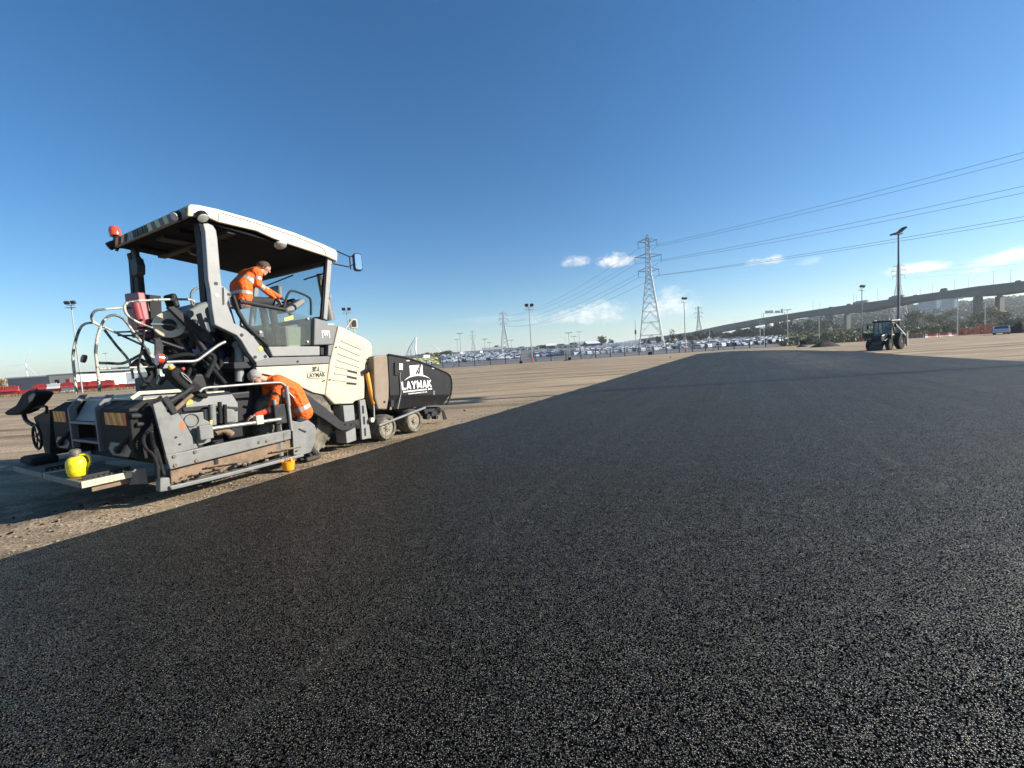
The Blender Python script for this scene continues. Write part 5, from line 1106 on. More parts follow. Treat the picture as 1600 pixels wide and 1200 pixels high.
# ---------------- pillars
rp = [(317, 349), (325, 348.5), (333, 352), (338, 360), (340, 372), (344.5, 425), (347, 446), (352, 449), (356, 454), (361, 457), (362, 463), (358, 466), (355, 475), (362, 492), (366, 505), (385, 515.5), (397, 527), (409, 543), (422, 560), (400, 566.5), (388, 551), (377, 532), (370, 524), (335.5, 507.5), (331, 480), (328, 452), (325, 437), (322, 390), (320, 362)]
for s in (1, -1):
    f = (lambda l: l) if s > 0 else mirror_y
    pl_ = MB().prism(f([S(x, y, VR - .03) for x, y in rp]), (0, .11 * s, 0)).build('rear_pillar', MT['grey_light'] if s > 0 else MT['dark'], paver, bevel=.012)  # left pillar: dark paint stands in for its shade
    for (x, y, m_) in [(337.5, 443, 'black'), (339, 461.5, 'white'), (358, 460, 'black'), (377.5, 523.5, 'black'), (398.5, 558, 'black'), (414.5, 557, 'black')]:
        c = f([S(x, y, VR - .03)])[0]; MB().cyl(c + Vector((0, .004 * s, 0)), c - Vector((0, .006 * s, 0)), .026, n=12).build('pin', MT[m_], pl_)
    MB().tube(f([S(349, 449, VR - .045), S(350, 476, VR - .045)]), .006, 5).build('latch_cord', MT['dark'], pl_)
    MB().prism(f([S(x, y, VR - .035) for x, y in [(403, 544), (408, 540), (412, 545.5), (407, 549)]]), (0, .004 * s, 0)).build('warning_label', MT['haz_yel'], pl_)
    MB().prism(f([S(x, y, VR + .10) for x, y in [(310, 345), (319, 349), (322, 390), (325, 437), (327, 470), (321, 470), (318, 430), (315, 380)]]), (0, .16 * s, 0)).build('pillar_web', MT['dark'], pl_, bevel=.01)
    fp = [S(x, y, VR + .02) for x, y in [(512, 403), (519.5, 404), (511.5, 500.5), (505.5, 497.5)]]
    MB().prism(f(fp), (0, .10 * s, 0)).build('front_pillar', MT['grey_light'], paver, bevel=.01)
    MB().prism(f([S(x, y, VR + .05) for x, y in [(509.5, 405), (512.5, 404), (506, 497.5), (502.5, 496)]]), (0, .06 * s, 0)).build('pillar_seal', MT['black'], paver)
# windscreen between the front pillars, wipers, far screen frame
uf_t, uf_b = S(512, 404, VR + .05), S(504, 497, VR + .05)
yl, yr = Y(VL) - .08, Y(VR) + .12
ws = MB(); ws.prism([(uf_t.x - .02, yr, uf_t.z - .12), (uf_t.x - .02, yl, uf_t.z - .12), (uf_b.x - .02, yl, uf_b.z), (uf_b.x - .02, yr, uf_b.z)], (.006, 0, 0)); ws.build('windscreen', MT['glass'], paver)
MB().box2((uf_b.x - .06, yr, uf_b.z - .04), (uf_b.x + .06, yl, uf_b.z + .03)).build('screen_sill', MT['dark'], paver, bevel=.01)
MB().box2((uf_t.x - .08, yr, uf_t.z - .12), (uf_t.x + .02, yl, uf_t.z - .06)).build('screen_header', MT['dark'], paver, bevel=.01)
for (p0, p1) in (((475, 437), (507, 427)), ((415, 447), (458, 430))):
    a, b = Su(*p0, UC + uf_t.x - .06), Su(*p1, UC + uf_t.x - .06); MB().tube([a, b], .014, 5).build('wiper', MT['black'], paver)
MB().box(S(502, 442, VR + .12), (.09, .05, .12)).build('work_lamp', MT['black'], paver, bevel=.01)
# exhaust stack ahead of the screen
MB().tube([S(484, 425, 7.7) + Vector((.25, 0, .0)), S(500, 500, 7.7) + Vector((.25, 0, 0))], [.085, .105], 16).build('exhaust_stack', MT['grey'], paver, smooth=50)
MB().cyl(S(493, 463, 7.7) + Vector((.25, -.09, 0)), S(493, 463, 7.7) + Vector((.25, -.15, 0)), .035, n=8).build('exhaust_clamp', MT['grey'], paver)

# ---------------- roof
tp_ = [(293, 322), (297, 319), (310, 320), (340, 326.5), (400, 343.5), (460, 363.5), (505, 381.5), (524, 390.5), (527, 395)]
bt_ = [(526.5, 408.5), (510, 401), (455, 383), (427, 373), (400, 361), (340, 347), (328, 341.5), (300, 338.5), (292.5, 338)]
T_ = [S(x, y, VR - .02) for x, y in tp_]; Bm = [S(x, y, VR - .02) for x, y in bt_]
roof_top = MB(); th = .05
roof_top.prism(T_ + [p - Vector((0, 0, th)) for p in T_[::-1]], (0, VL - VR + .04, 0)); rt = roof_top.build('roof', MT['cream'], paver, bevel=.02)
for s in (1, -1):
    f = (lambda l: l) if s > 0 else mirror_y
    fas = MB().prism(f([p + Vector((0, -.012, 0)) for p in T_ + Bm]), (0, .05 * s, 0)).build('fascia', MT['cream'], rt, bevel=.018)
    MB().tube(f([S(x, y, VR - .034) for x, y in [(341, 345), (341, 335), (345, 332.5), (400, 348.5), (460, 369), (501, 386), (507, 391), (510, 399)]]), .006, 5).build('panel_seam', MT['dark'], fas)
zb = max(p.z for p in Bm) ; x0, x1 = T_[0].x + .05, T_[-1].x - .05
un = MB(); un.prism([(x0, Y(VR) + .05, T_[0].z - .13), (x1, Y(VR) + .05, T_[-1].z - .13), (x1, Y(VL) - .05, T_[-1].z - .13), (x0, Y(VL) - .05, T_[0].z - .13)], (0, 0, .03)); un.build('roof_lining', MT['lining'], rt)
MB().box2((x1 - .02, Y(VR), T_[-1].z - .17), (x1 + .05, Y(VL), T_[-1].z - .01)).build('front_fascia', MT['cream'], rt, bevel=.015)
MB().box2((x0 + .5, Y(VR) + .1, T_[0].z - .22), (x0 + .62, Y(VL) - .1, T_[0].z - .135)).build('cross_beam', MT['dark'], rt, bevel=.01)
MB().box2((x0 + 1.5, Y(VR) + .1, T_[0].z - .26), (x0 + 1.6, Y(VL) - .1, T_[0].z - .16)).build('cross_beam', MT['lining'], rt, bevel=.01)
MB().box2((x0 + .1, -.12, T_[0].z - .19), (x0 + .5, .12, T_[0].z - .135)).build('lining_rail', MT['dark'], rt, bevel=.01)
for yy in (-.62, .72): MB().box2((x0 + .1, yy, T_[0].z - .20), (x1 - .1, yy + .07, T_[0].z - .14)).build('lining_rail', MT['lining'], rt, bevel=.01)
MB().lathe([(.02, 0), (.16, .01), (.19, .05), (.15, .12), (.02, .16)], Vector((x0 + .75, .2, T_[0].z - .15)), (0, 0, -1), 20).build('fan_housing', MT['black'], rt, smooth=50)
MB().lathe([(.01, .02), (.085, .02), (.10, 0), (.085, .035), (.05, .045), (.01, .05)], S(438, 381, VR + .02) - Vector((0, 0, .01)), (0, -.5, -1), 20).build('round_lamp', MT['lampglass'], rt, smooth=50)
# rear fascia with reflective chevrons
xr_ = T_[0].x - .005; zt_, zb_ = T_[0].z - .01, T_[0].z - .145
rf = MB().box2((xr_ - .02, Y(VR) + .02, zb_), (xr_ + .03, Y(VL) - .02, zt_)).build('rear_fascia', MT['grey_light'], rt, bevel=.012)
def rear_strip(y0, y1, lean, m, name='chevron'):
    MB().prism([(xr_ - .026, y0, zb_ + .012), (xr_ - .026, y1, zb_ + .012), (xr_ - .026, y1 + lean, zt_ - .012), (xr_ - .026, y0 + lean, zt_ - .012)], (.004, 0, 0)).build(name, m, rf)
yk = Y(VR) + .34
for k in range(6): rear_strip(yk + k * .125, yk + k * .125 + .118, .06, MT['lime'] if k % 2 else MT['maroon'])
for k in range(5): rear_strip(Y(VL) - .14 - k * .11, Y(VL) - .04 - k * .11, -.05, MT['orange'] if k % 2 else MT['dark'])
for k in range(9):                                          # scuffed, illegible sticker between the chevrons
    y = Y(VR) + 1.14 + k * .055; rear_strip(y, y + .03, .02 * ((k % 3) - 1), MT['dark'], 'sticker_stroke')
def lampcan(p, d, r, l, parent, name='work_lamp'):
    o_ = MB().lathe([(r * .5, 0), (r, l * .3), (r, l)], p, d, 16).build(name, MT['black'], parent, smooth=40)
    MB().lathe([(r * .9, l + .002), (r * .85, l + .012), (.01, l + .018)], p, d, 16).build('lens', MT['lampglass'], o_, smooth=50)
lampcan(S(282, 336, 6.85) + Vector((.02, 0, 0)), (-.75, -.2, -.35), .065, .12, rt); lampcan(S(312, 333, VR - .02), (.1, -.5, -.75), .08, .09, rt)
lampcan(Su(182, 380, UC + xr_ + .02), (-.6, .5, -.45), .065, .12, rt)
bc = Su(181, 371, UC + xr_ + .02); bo = MB().cyl(bc - Vector((0, 0, .05)), bc + Vector((0, 0, .03)), .035, n=10).build('beacon_stem', MT['black'], rt)
MB().lathe([(.075, 0), (.08, .03), (.078, .10), (.06, .15), (.02, .165)], bc + Vector((0, 0, .02)), (0, .15, 1), 18).build('beacon', MT['redlamp'], bo, smooth=50)
MB().tube([bc - Vector((0, 0, .04)), bc + Vector((.05, .05, -.08)), bc + Vector((.02, .1, -.2))], .022, 6, smooth=4).build('beacon_bracket', MT['dark'], rt)
# mirrors
ma = MB(); mo = S(560, 409, 6.42)
ma.tube([S(525, 392, VR), S(546, 401, 6.5), mo + Vector((0, .05, .12))], .012, 6).tube([S(520, 412, VR), S(545, 417, 6.5), mo + Vector((-.02, .05, -.02))], .012, 6).tube([S(546, 400, 6.5), S(548, 421, 6.5)], .012, 6); ma.build('mirror_arm', MT['dark'], paver)
mdir = (to_world(mo) - CAM).normalized(); ml = Vector((mdir.dot(UU), mdir.dot(VV), mdir.z)); rw_ = Vector((.86, -.45, .25)).normalized(); fwd = (-ml + Vector((rw_.dot(UU), rw_.dot(VV), rw_.z))).normalized(); sx = Vector((0, 0, 1)).cross(fwd).normalized(); up = fwd.cross(sx)
def rr_poly(c, w, h, r, n=5):
    out = []
    for (cx, cy, a0) in ((w / 2 - r, h / 2 - r, 0), (-w / 2 + r, h / 2 - r, 90), (-w / 2 + r, -h / 2 + r, 180), (w / 2 - r, -h / 2 + r, 270)):
        for k in range(n): a = RAD(a0 + 90 * k / (n - 1)); out.append(c + sx * (cx + r * math.cos(a)) + up * (cy + r * math.sin(a)))
    return out
mc_ = MB(); mc_.prism(rr_poly(mo, .155, .33, .045), -fwd * .10); mh = mc_.build('mirror_housing', MT['black'], paver, bevel=.008)
MB().prism(rr_poly(mo + fwd * .004, .125, .29, .035), -fwd * .003).build('mirror_face', MT['mirror'], mh)
mo2 = S(553, 505.5, 6.9); mb_ = MB(); sx_, up_, fw_ = sx, up, fwd
mb_.prism(rr_poly(mo2, .15, .20, .04), -fwd * .07); mh2 = mb_.build('mirror_housing', MT['cream'], paver, bevel=.02)
MB().prism(rr_poly(mo2 + fwd * .004 + sx * .0, .10, .14, .02), -fwd * .003).build('mirror_face', MT['black'], mh2)
MB().tube([S(540, 514, 6.9), S(547, 504, 6.9), S(553, 497.5, 6.9)], .012, 6, smooth=3).build('mirror_arm', MT['cream'], paver); MB().tube([S(554, 522, 6.9), mo2 - Vector((0, 0, .1))], .012, 6).build('mirror_arm', MT['cream'], paver)
mc3 = Su(209, 416, 2.95); q = MB(); q.prism([mc3 + Vector((0, y, z)) for y, z in ((-.10, -.13), (.09, -.15), (.12, -.02), (.10, .12), (-.09, .12), (-.13, 0))], (.10, 0, 0)); q.build('rear_mirror', MT['black'], paver, bevel=.02)

# ---------------- operator stations
def seat(y, x, nm):
    e_ = MB().box((x, y, 2.08), (.5, .5, .14)).build('seat', MT['dark'], paver, bevel=.05)
    MB().box((x - .28, y, 2.42), (.13, .5, .66), 0, Matrix.Rotation(RAD(-10), 3, 'Y')).build('backrest', MT['black'], e_, bevel=.05)
    MB().box((x - .36, y, 2.86), (.10, .30, .24), 0, Matrix.Rotation(RAD(-10), 3, 'Y')).build('headrest', MT['black'], e_, bevel=.04)
    MB().box((x, y, 1.9), (.36, .36, .3)).build('seat_base', MT['dark'], e_, bevel=.02)
    for s in (-1, 1): MB().box((x + .02, y + s * .29, 2.30), (.40, .07, .07)).build('armrest', MT['black'], e_, bevel=.02)
seat(Y(7.18), X(3.98), 'r'); hl_ = S(268, 470, 8.35); seat(hl_.y, hl_.x + .36, 'l')
MB().box((X(4.75), Y(7.15), 2.05), (.45, .55, .62)).build('console', MT['cream'], paver, bevel=.05)
MB().prism([S(x, y, 7.0) for x, y in [(447, 482), (472, 466), (478, 468), (478, 474), (460, 487), (448, 488)]], (0, .42, 0)).build('instrument_panel', MT['grey'], paver, bevel=.03)
MB().box((X(4.55), Y(7.9), 2.0), (.5, .5, .5)).build('console', MT['grey'], paver, bevel=.04)
sw = MB(); swc = S(444, 474, 7.15); ax = Vector((-.45, 0, .9)).normalized(); a1 = ax.orthogonal().normalized(); a2 = ax.cross(a1)
sw.tube([swc + (a1 * math.cos(k * .524) + a2 * math.sin(k * .524)) * .19 for k in range(12)], .017, 8, closed=True)
for k in range(3): sw.tube([swc - ax * .03, swc + (a1 * math.cos(k * 2.09) + a2 * math.sin(k * 2.09)) * .19], .012, 5)
sw.tube([swc - ax * .02, swc - ax * .3], .03, 8); sw.build('steering_wheel', MT['black'], paver, smooth=50)
MB().box(S(432, 457, 8.3), (.1, .3, .26)).build('display', MT['grey'], paver, bevel=.03)
# ---------------- clutter behind the stand: engine cover, reels, extinguisher board, hoses
MB().prism([S(x, y, 7.2) for x, y in [(291, 487), (310, 475), (330, 468), (338, 480), (338, 520), (300, 520)]], (0, 1.2, 0)).build('engine_cover', mat('green_grey_cover', (.10, .125, .125), .5, var=.1), paver, bevel=.03)
MB().prism([S(x, y, 7.0) for x, y in [(262, 480), (272, 478), (333, 525), (336, 540), (318, 534)]], (0, .08, 0)).build('ladder_cheek', MT['dark'], paver, bevel=.01)
rb = Su(203, 462, 3.05)
MB().prism([Su(x, y, 3.05) for x, y in [(194, 459), (214, 456), (222, 500), (228, 528), (206, 528), (199, 500)]], (.10, 0, 0)).build('extinguisher_box', MT['maroon'], paver, bevel=.015)
MB().tube([Su(212, 474, 3.0), Su(222, 512, 3.0)], .06, 12).build('extinguisher', MT['dullred'], paver, smooth=50)
MB().prism([Su(x, y, 3.2) for x, y in [(216, 459), (233, 461), (236, 512), (222, 512)]], (.16, 0, 0)).build('control_cabinet', MT['dark'], paver, bevel=.012)
for (y0, y1) in ((470, 486), (490, 508)): MB().prism([Su(x, y, 3.19) for x, y in [(221, y0), (231, y0), (233, y1), (223, y1)]], (.01, 0, 0)).build('cabinet_door', MT['tan'], paver)
rc = S(264.5, 507.5, 7.25); rd_ = (to_world(rc) - CAM).normalized(); RAX = Vector((rd_.dot(UU) * .8, rd_.dot(VV), rd_.z * .3)).normalized(); R1 = (S(289, 506, 7.25) - S(240, 508, 7.25)).length / 2 * .97
reel = MB().lathe([(R1 * .5, -.0), (R1 * .97, -.0), (R1, .012), (R1, .10), (R1 * .5, .10)], rc, RAX, 36).build('hose_reel', MT['chequer'], paver, smooth=40); reel.data.materials.clear(); reel.data.materials.append(MT['cream'])
MB().lathe([(.02, -.03), (R1 * .42, -.02), (R1 * .5, .012), (R1 * .5, .09)], rc, RAX, 24).build('reel_hub', MT['black'], reel, smooth=40)
MB().tube([rc - RAX * .05 + Vector((-.22, 0, 0)), rc - RAX * .05 + Vector((.03, 0, 0)), rc - RAX * .06 + Vector((.10, 0, -.05))], .010, 6).build('reel_crank', MT['steel'], reel)
MB().lathe([(R1 * .5, .13), (R1 * .98, .13), (R1 * .98, .2), (R1 * .5, .2)], rc, RAX, 30).build('reel_back', MT['dark'], reel, smooth=40)
# dark frames, hoses, conveyor trunking between tractor and screed
cf = [((X(3.0), Y(7.1), 1.15), (X(3.8), Y(8.6), 1.62)), ((X(3.45), Y(6.9), .55), (X(3.9), Y(8.9), 1.3))]
for a, b in cf: MB().box2(a, b).build('conveyor_trunking', MT['black'], paver, bevel=.03)
for (p0, p1, v, r) in [((300, 520), (345, 585), 7.0, .05), ((262, 530), (330, 590), 7.4, .05), ((290, 512), (350, 560), 7.9, .06), ((255, 520), (300, 590), 8.2, .06), ((330, 520), (395, 590), 7.3, .06), ((226, 545), (250, 600), 7.9, .05), ((240, 530), (285, 545), 7.1, .03), ((250, 545), (300, 575), 7.5, .04), ((305, 500), (300, 545), 7.2, .05)]:
    MB().tube([S(*p0, v), S(*p1, v)], r, 8).build('frame_strut', MT['black'], paver, smooth=50)
for k, pts in enumerate([[(250, 575, 7.3), (262, 560, 7.2), (300, 555, 7.1), (330, 575, 7.0), (352, 600, 6.9)], [(205, 575, 7.6), (220, 563, 7.5), (235, 585, 7.5), (222, 606, 7.4)], [(300, 570, 6.9), (318, 552, 6.85), (335, 560, 6.85), (322, 590, 6.8)], [(285, 530, 7.3), (300, 560, 7.2), (290, 600, 7.1)], [(330, 530, 7.1), (345, 560, 7.0), (340, 600, 7.0)], [(225, 515, 7.3), (222, 545, 7.3), (216, 575, 7.3), (226, 595, 7.3), (240, 605, 7.2)]]):
    tube('hose', pts, .014 if k == 5 else .034, MT['rubber'], smooth=6)
boxp('drum', S(312, 533, 7.3), S(330, 560, 7.9), MT['blue'], bevel=.03)
MB().prism([S(x, y, 6.95) for x, y in [(242, 530), (250, 527), (256, 540), (255, 557), (247, 562), (242, 555)]], (0, .03, 0)).build('round_reflector', MT['dark'], paver, bevel=.01)
lc0, lc1 = S(374, 542, 6.86), S(374, 596, 6.86); MB().cyl(lc0, lc1, .062, n=18).build('lift_cylinder', MT['grey_light'], paver, smooth=50); MB().cyl(lc0 + Vector((0, -.09, .03)), lc0 + Vector((0, .09, .03)), .06, n=14).build('cylinder_pin', MT['steel'], paver, smooth=50)
boxp('rear_bulkhead', (X(3.84), Y(6.95), .5), (X(3.95), Y(8.8), 1.66), MT['black'])
# lower bent rails with reflector ends
tube('guard_rail', [(259, 566), (280, 565), (305, 564), (318, 556), (340, 540), (352, 534)], .022, MT['steel'], v=6.72, smooth=3); o_ = MB().cyl(S(248, 560, 6.72) + Vector((-.02, 0, 0)), S(254, 561, 6.72), .07, n=16).build('reflector_lamp', MT['redlamp'], paver, smooth=40); MB().cyl(S(253, 561, 6.72), S(259, 562, 6.72), .06, n=14).build('lamp_body', MT['dark'], o_, smooth=40)
tube('guard_rail', [(150, 567), (170, 567.5), (190, 568), (205, 562), (227, 550)], .022, MT['rail'], v=8.55, smooth=3); MB().cyl(S(128, 560, 8.55), S(134, 561, 8.55), .06, n=14).build('reflector_lamp', MT['maroon'], paver, smooth=40)
# ladder hoops and hand rails
RV, LV = 7.45, 8.45
tube('hand_rail', [(155.5, 612), (153.5, 590), (151, 565), (149.5, 548), (153, 524), (160, 504.5), (168, 495.5), (178, 492.5), (188.5, 495.5), (196, 501.5), (208, 518), (227.5, 543.5), (241, 564.5), (246, 574), (247, 600)], .017, MT['rail'], v=RV, smooth=4)
tube('hand_rail', [(155.5, 576.5), (200, 574.6), (244, 572.7)], .014, MT['rail'], v=RV, smooth=2)
tube('hand_rail', [(119.5, 615), (116, 582.5), (114, 557), (118, 533), (125, 513.5), (133, 506), (145, 504.5), (155, 507.5), (190, 524), (221, 538.5)], .017, MT['rail'], v=LV, smooth=4)
tube('hand_rail', [(163, 515), (182, 540), (202, 564.5), (208, 592)], .017, MT['rail'], v=LV - .3, smooth=3); tube('hand_rail', [(119.5, 583), (160, 581.5), (205, 579.5)], .014, MT['rail'], v=LV, smooth=2)
tube('hand_rail', [(158, 511), (146.5, 503), (143, 495), (148, 486.5), (160, 483.5), (197.5, 481), (230, 481.5), (247, 482.7), (249, 500), (250, 520)], .017, MT['rail'], v=LV, smooth=4)
tube('hand_rail', [(238, 512), (232, 510.5), (211, 501.5), (199, 492.5), (194.5, 481), (199, 473), (212.5, 470.5), (245.5, 468.5), (299.5, 468.5), (301, 479)], .017, MT['rail'], v=RV - .3, smooth=4)
tube('hand_rail', [(301, 480), (298.5, 462), (304, 452), (321, 446.5)], .017, MT['grey'], v=RV - .3, smooth=4)
for k, (y0) in enumerate((519, 524)): tube('step_tube', [(182 + k * 2, y0), (235, y0 - 2 + k * 3)], .014, MT['rail'], v=7.9, smooth=1)

# ---------------- screed
SU = 2.22                                                   # rear face of the screed covers
def rearbox(name, yl_px, yr_px, v0, v1, z0, z1, slope=True):
    b = MB(); x0 = X(SU); x1 = X(SU + .62); y0, y1 = Y(v0), Y(v1)
    b.prism([(x0, y0, z0), (x0, y0, z1), (x0 + .16, y0, z1 + .10), (x1, y0, z1 + .12), (x1, y0, z0 - .05), (x0 + .1, y0, z0 - .05)], (0, y1 - y0, 0)); return b.build(name, MT['screed'], paver, bevel=.015)
rbx = rearbox('screed_cover', 0, 0, 6.62, 7.50, .64, 1.23); lbx = rearbox('screed_cover', 0, 0, 8.60, 9.36, .62, 1.21)
MB().prism([S(x, y, 6.615) for x, y in [(203, 621), (217, 611.5), (288, 607.5), (288, 612.5), (220, 617), (208, 625)]], (0, .05, 0)).build('edge_strip', MT['chequer'], rbx, bevel=.004)
MB().box2((X(SU + .17), Y(6.66), 1.325), (X(3.35), Y(9.30), 1.35)).build('catwalk', MT['chequer'], paver, bevel=.004)
MB().box2((X(SU + .3), Y(6.72), .45), (X(3.3), Y(9.1), 1.3)).build('screed_body', MT['screed'], paver, bevel=.02)
for bx_, va, vb in ((rbx, 6.70, 7.34), (lbx, 8.76, 9.26)):      # red and yellow hazard boards
    n_ = 6; z0, z1 = 1.03, 1.19; xx = X(SU) - .008; W2 = (vb - va)
    MB().box2((xx, Y(va), z0), (xx + .006, Y(vb), z1)).build('hazard_board', MT['haz_red'], bx_)
    for k in range(3):
        ya = Y(va) + W2 * (.10 + k * .31); ln = .07
        MB().prism([(xx - .003, ya, z0), (xx - .003, min(ya + W2 * .14, Y(vb)), z0), (xx - .003, min(ya + W2 * .14 + ln, Y(vb)), z1), (xx - .003, min(ya + ln, Y(vb)), z1)], (.002, 0, 0)).build('hazard_stripe', MT['haz_yel'], bx_)
for bx_, va, vb in ((rbx, 6.66, 7.34), (lbx, 8.74, 9.30)):
    xx = X(SU) - .01; zc = .715; h_ = .085; MB().prism([(xx, Y(va), zc), (xx, Y(va) + .1, zc - h_), (xx, Y(vb) - .1, zc - h_), (xx, Y(vb), zc), (xx, Y(vb) - .1, zc + h_), (xx, Y(va) + .1, zc + h_)], (.008, 0, 0)).build('cover_plate', MT['grey_light'], bx_, bevel=.003)
    cc = Vector((xx, Y((va + vb) / 2), zc)); MB().cyl(cc, cc + Vector((-.04, 0, 0)), .05, n=14).build('guide_tube', MT['black'], bx_); MB().tube([cc + Vector((-.03, 0, 0)), cc + Vector((-.05, -.12, .02)), cc + Vector((.0, -.26, .14)), cc + Vector((.05, -.34, .18))], .028, 8, smooth=4).build('hose', MT['rubber'], bx_, smooth=50)
# centre recess with the ladder
MB().box2((X(SU + .22), Y(7.5), .5), (X(SU + .3), Y(8.6), 1.25)).build('centre_panel', MT['dark'], paver)
for v in (7.56, 8.52):
    MB().prism([(X(SU) - .03, Y(v), .66), (X(SU) - .03, Y(v), 1.24), (X(SU) + .12, Y(v), 1.42), (X(SU) + .2, Y(v), 1.42), (X(SU) + .06, Y(v), 1.22), (X(SU) + .05, Y(v), .66)], (0, .045, 0)).build('ladder_stile', MT['grey'], paver, bevel=.008)
for z in (.76, 1.02): MB().box2((X(SU) - .03, Y(7.605), z), (X(SU) + .12, Y(8.52), z + .035)).build('ladder_tread', MT['grey'], paver, bevel=.005)
MB().prism([(X(SU) + .02, Y(7.62), 1.06), (X(SU) + .02, Y(8.5), 1.06), (X(SU) + .2, Y(8.5), 1.38), (X(SU) + .2, Y(7.62), 1.38)], (.015, 0, 0)).build('ladder_plate', MT['grey_light'], paver)
# rear step platforms
def platform(v0, v1, lit):
    x0, x1 = X(1.77), X(2.32); z = .44
    st = MB().box2((x0, Y(v0), z - .035), (x1, Y(v1), z)).build('step_platform', MT['rust'], paver, bevel=.006)
    MB().box2((x0, Y(v0) - .012, z - .075), (x1, Y(v0) + .02, z + .004)).build('edge_plate', MT['chequer'], st, bevel=.004)
    MB().box2((x0 - .012, Y(v0) + .02, z - .07), (x0 + .012, Y(v1), z + .003)).build('edge_plate', MT['gate'], st, bevel=.004)
    MB().prism([(x1 - .12, Y(v0) - .02, z - .16), (x1 + .06, Y(v0) - .02, z - .2), (x1 + .06, Y(v0) - .02, z + .02), (x1 - .06, Y(v0) - .02, z + .02)], (0, .03, 0)).build('bracket', MT['gate'], st, bevel=.004)
    MB().box2((x0 + .1, Y(v0) + .05, z - .15), (x1, Y(v0) + .07, z - .08)).build('under_bar', MT['rust'], st)
    for k in range(9):
        MB().box((x0 + .06 + k * .05, Y(v0) + .10, z + .012), (.03, .012, .024)).build('grip_tooth', MT['dark'], st)
    MB().box2((x0 + .05, Y(v0) + .12, z + .022), (x1 - .05, Y(v0) + .14, z + .05)).build('grip_rail', MT['dark'], st)
platform(6.80, 8.00, True); platform(8.10, 9.35, False)
boxp('folded_mat', (X(1.85), Y(8.95), .445), (X(2.15), Y(9.5), .56), MT['rubber'], bevel=.05)
# right end gate
VG = 6.42
ga = MB().prism([S(x, y, VG) for x, y in [(239, 632), (254, 626), (262, 645), (277, 643.5), (284, 652), (309, 697.5), (309, 700), (259.5, 711.5)]], (0, .05, 0)).build('end_gate', MT['gate'], paver, bevel=.006)
plate('gate_upper_plate', [(281, 648), (318, 643.5), (319, 655), (330, 660), (330, 690), (311, 697)], VG + .03, .04, MT['gate'], ga)
plate('gate_beam', [(259, 711.8), (360, 690), (455, 671), (455, 686), (360, 710.5), (266, 734)], VG - .03, .07, MT['gate'], ga)
plate('gate_web', [(266, 735), (360, 711.5), (455, 687), (462, 702), (360, 733), (268, 758)], VG + .05, .03, MT['rust'], ga)
plate('runner', [(265, 760), (360, 738), (474, 709), (476, 713), (360, 744), (268, 766)], VG - .06, .16, MT['gate'], ga)
plate('runner_toe', [(250, 748), (265, 746), (268, 766), (250, 769)], VG - .02, .12, MT['gate'], ga)
plate('gate_nose', [(456, 657), (470, 660), (482, 656), (492, 664), (495, 672), (493, 690), (486, 707), (467, 712.5), (459, 711)], VG, .03, MT['gate'], ga)
plate('nose_slot', [(467, 669), (479, 674), (477, 676.5), (466, 671.5)], VG - .004, .01, MT['black'], ga, 0)
bolts([(272, 713), (273.5, 727), (305, 706), (307, 719.5), (405, 691), (417, 689)], VG - .03, .022, MT['rust'], ga); bolts([(275, 683), (281, 694)], VG, .012, MT['dark'], ga)
MB().tube([S(331, 669.5, VG - .05), S(438, 655, VG - .05)], .030, 10).build('slide_bar', MT['steel'], ga, smooth=50)
boxp('slide_clamp', S(400, 650, VG - .09), S(408, 662, VG), MT['chequer'], ga); boxp('slide_bracket', S(311, 666, VG - .1), S(330, 684, VG - .02), MT['gate'], ga)
plate('flame_label', [(285, 656), (288.5, 663), (287.5, 672), (283, 672), (281, 664)], VG - .003, .002, MT['haz_red'], ga, 0)
plate('warning_label', [(328, 657), (332, 656), (332, 664), (329, 665)], VG + .026, .002, MT['haz_yel'], ga, 0)
ri = MB(); cc = S(299, 657, VG + .026); ri.tube([cc + Vector((math.cos(k * .419) * .085, -.004, math.sin(k * .419) * .085)) for k in range(15)], .005, 5, closed=True); ri.build('dial_ring', MT['dark'], ga)
plate('gate_arm', [(253, 623), (262, 618), (280, 645), (270, 648)], VG - .03, .03, MT['dark'], ga); MB().tube([S(262, 630, VG + .05), S(292, 612, VG + .1), S(300, 605, VG + .15)], .03, 8).build('gate_link', MT['dark'], ga, smooth=50); MB().tube([S(268, 645, VG + .05), S(300, 617, VG + .08)], .028, 8).build('gate_link', MT['rust'], ga, smooth=50)
MB().tube([S(237, 632, VG + .03), S(252, 619, VG + .03)], .016, 6).build('gate_handle', MT['black'], ga)
plate('inner_side_plate', [(222, 617), (300, 613), (360, 612), (372, 630), (372, 660), (318, 662), (250, 668), (230, 660)], 6.66, .04, MT['grey_light'])
plate('inner_label', [(293, 625), (301, 622), (301, 631), (291, 633)], 6.655, .003, MT['haz_yel'], bevel=0)
plate('inner_band', [(285, 637), (330, 633), (372, 636), (372, 643), (330, 640), (287, 644)], 6.60, .05, MT['dark'])
for (x, y0, y1, m_) in [(331, 632, 664, 'gate'), (343, 628, 660, 'rubber'), (351, 632, 668, 'rubber'), (318, 640, 666, 'black'), (338, 690, 712, 'dark'), (433, 655, 690, 'dark'), (437, 688, 712, 'gate'), (335, 712, 730, 'dark')]:
    MB().cyl(S(x, y0, VG + .08), S(x + 1.5, y1, VG + .08), .045 if m_ != 'rubber' else .026, n=10).build('spindle', MT[m_], ga, smooth=50)
plate('gate_bracket', [(345, 637), (366, 640), (370, 646), (369, 658), (345, 662)], VG + .1, .03, MT['gate'], ga)
MB().tube([S(336, 677, VG + .02), S(348, 671, VG + .02), S(362, 679, VG + .02)], .05, 8, smooth=3).build('tarred_lump', MT['rust'], ga, smooth=50)
rg = random.Random(31)
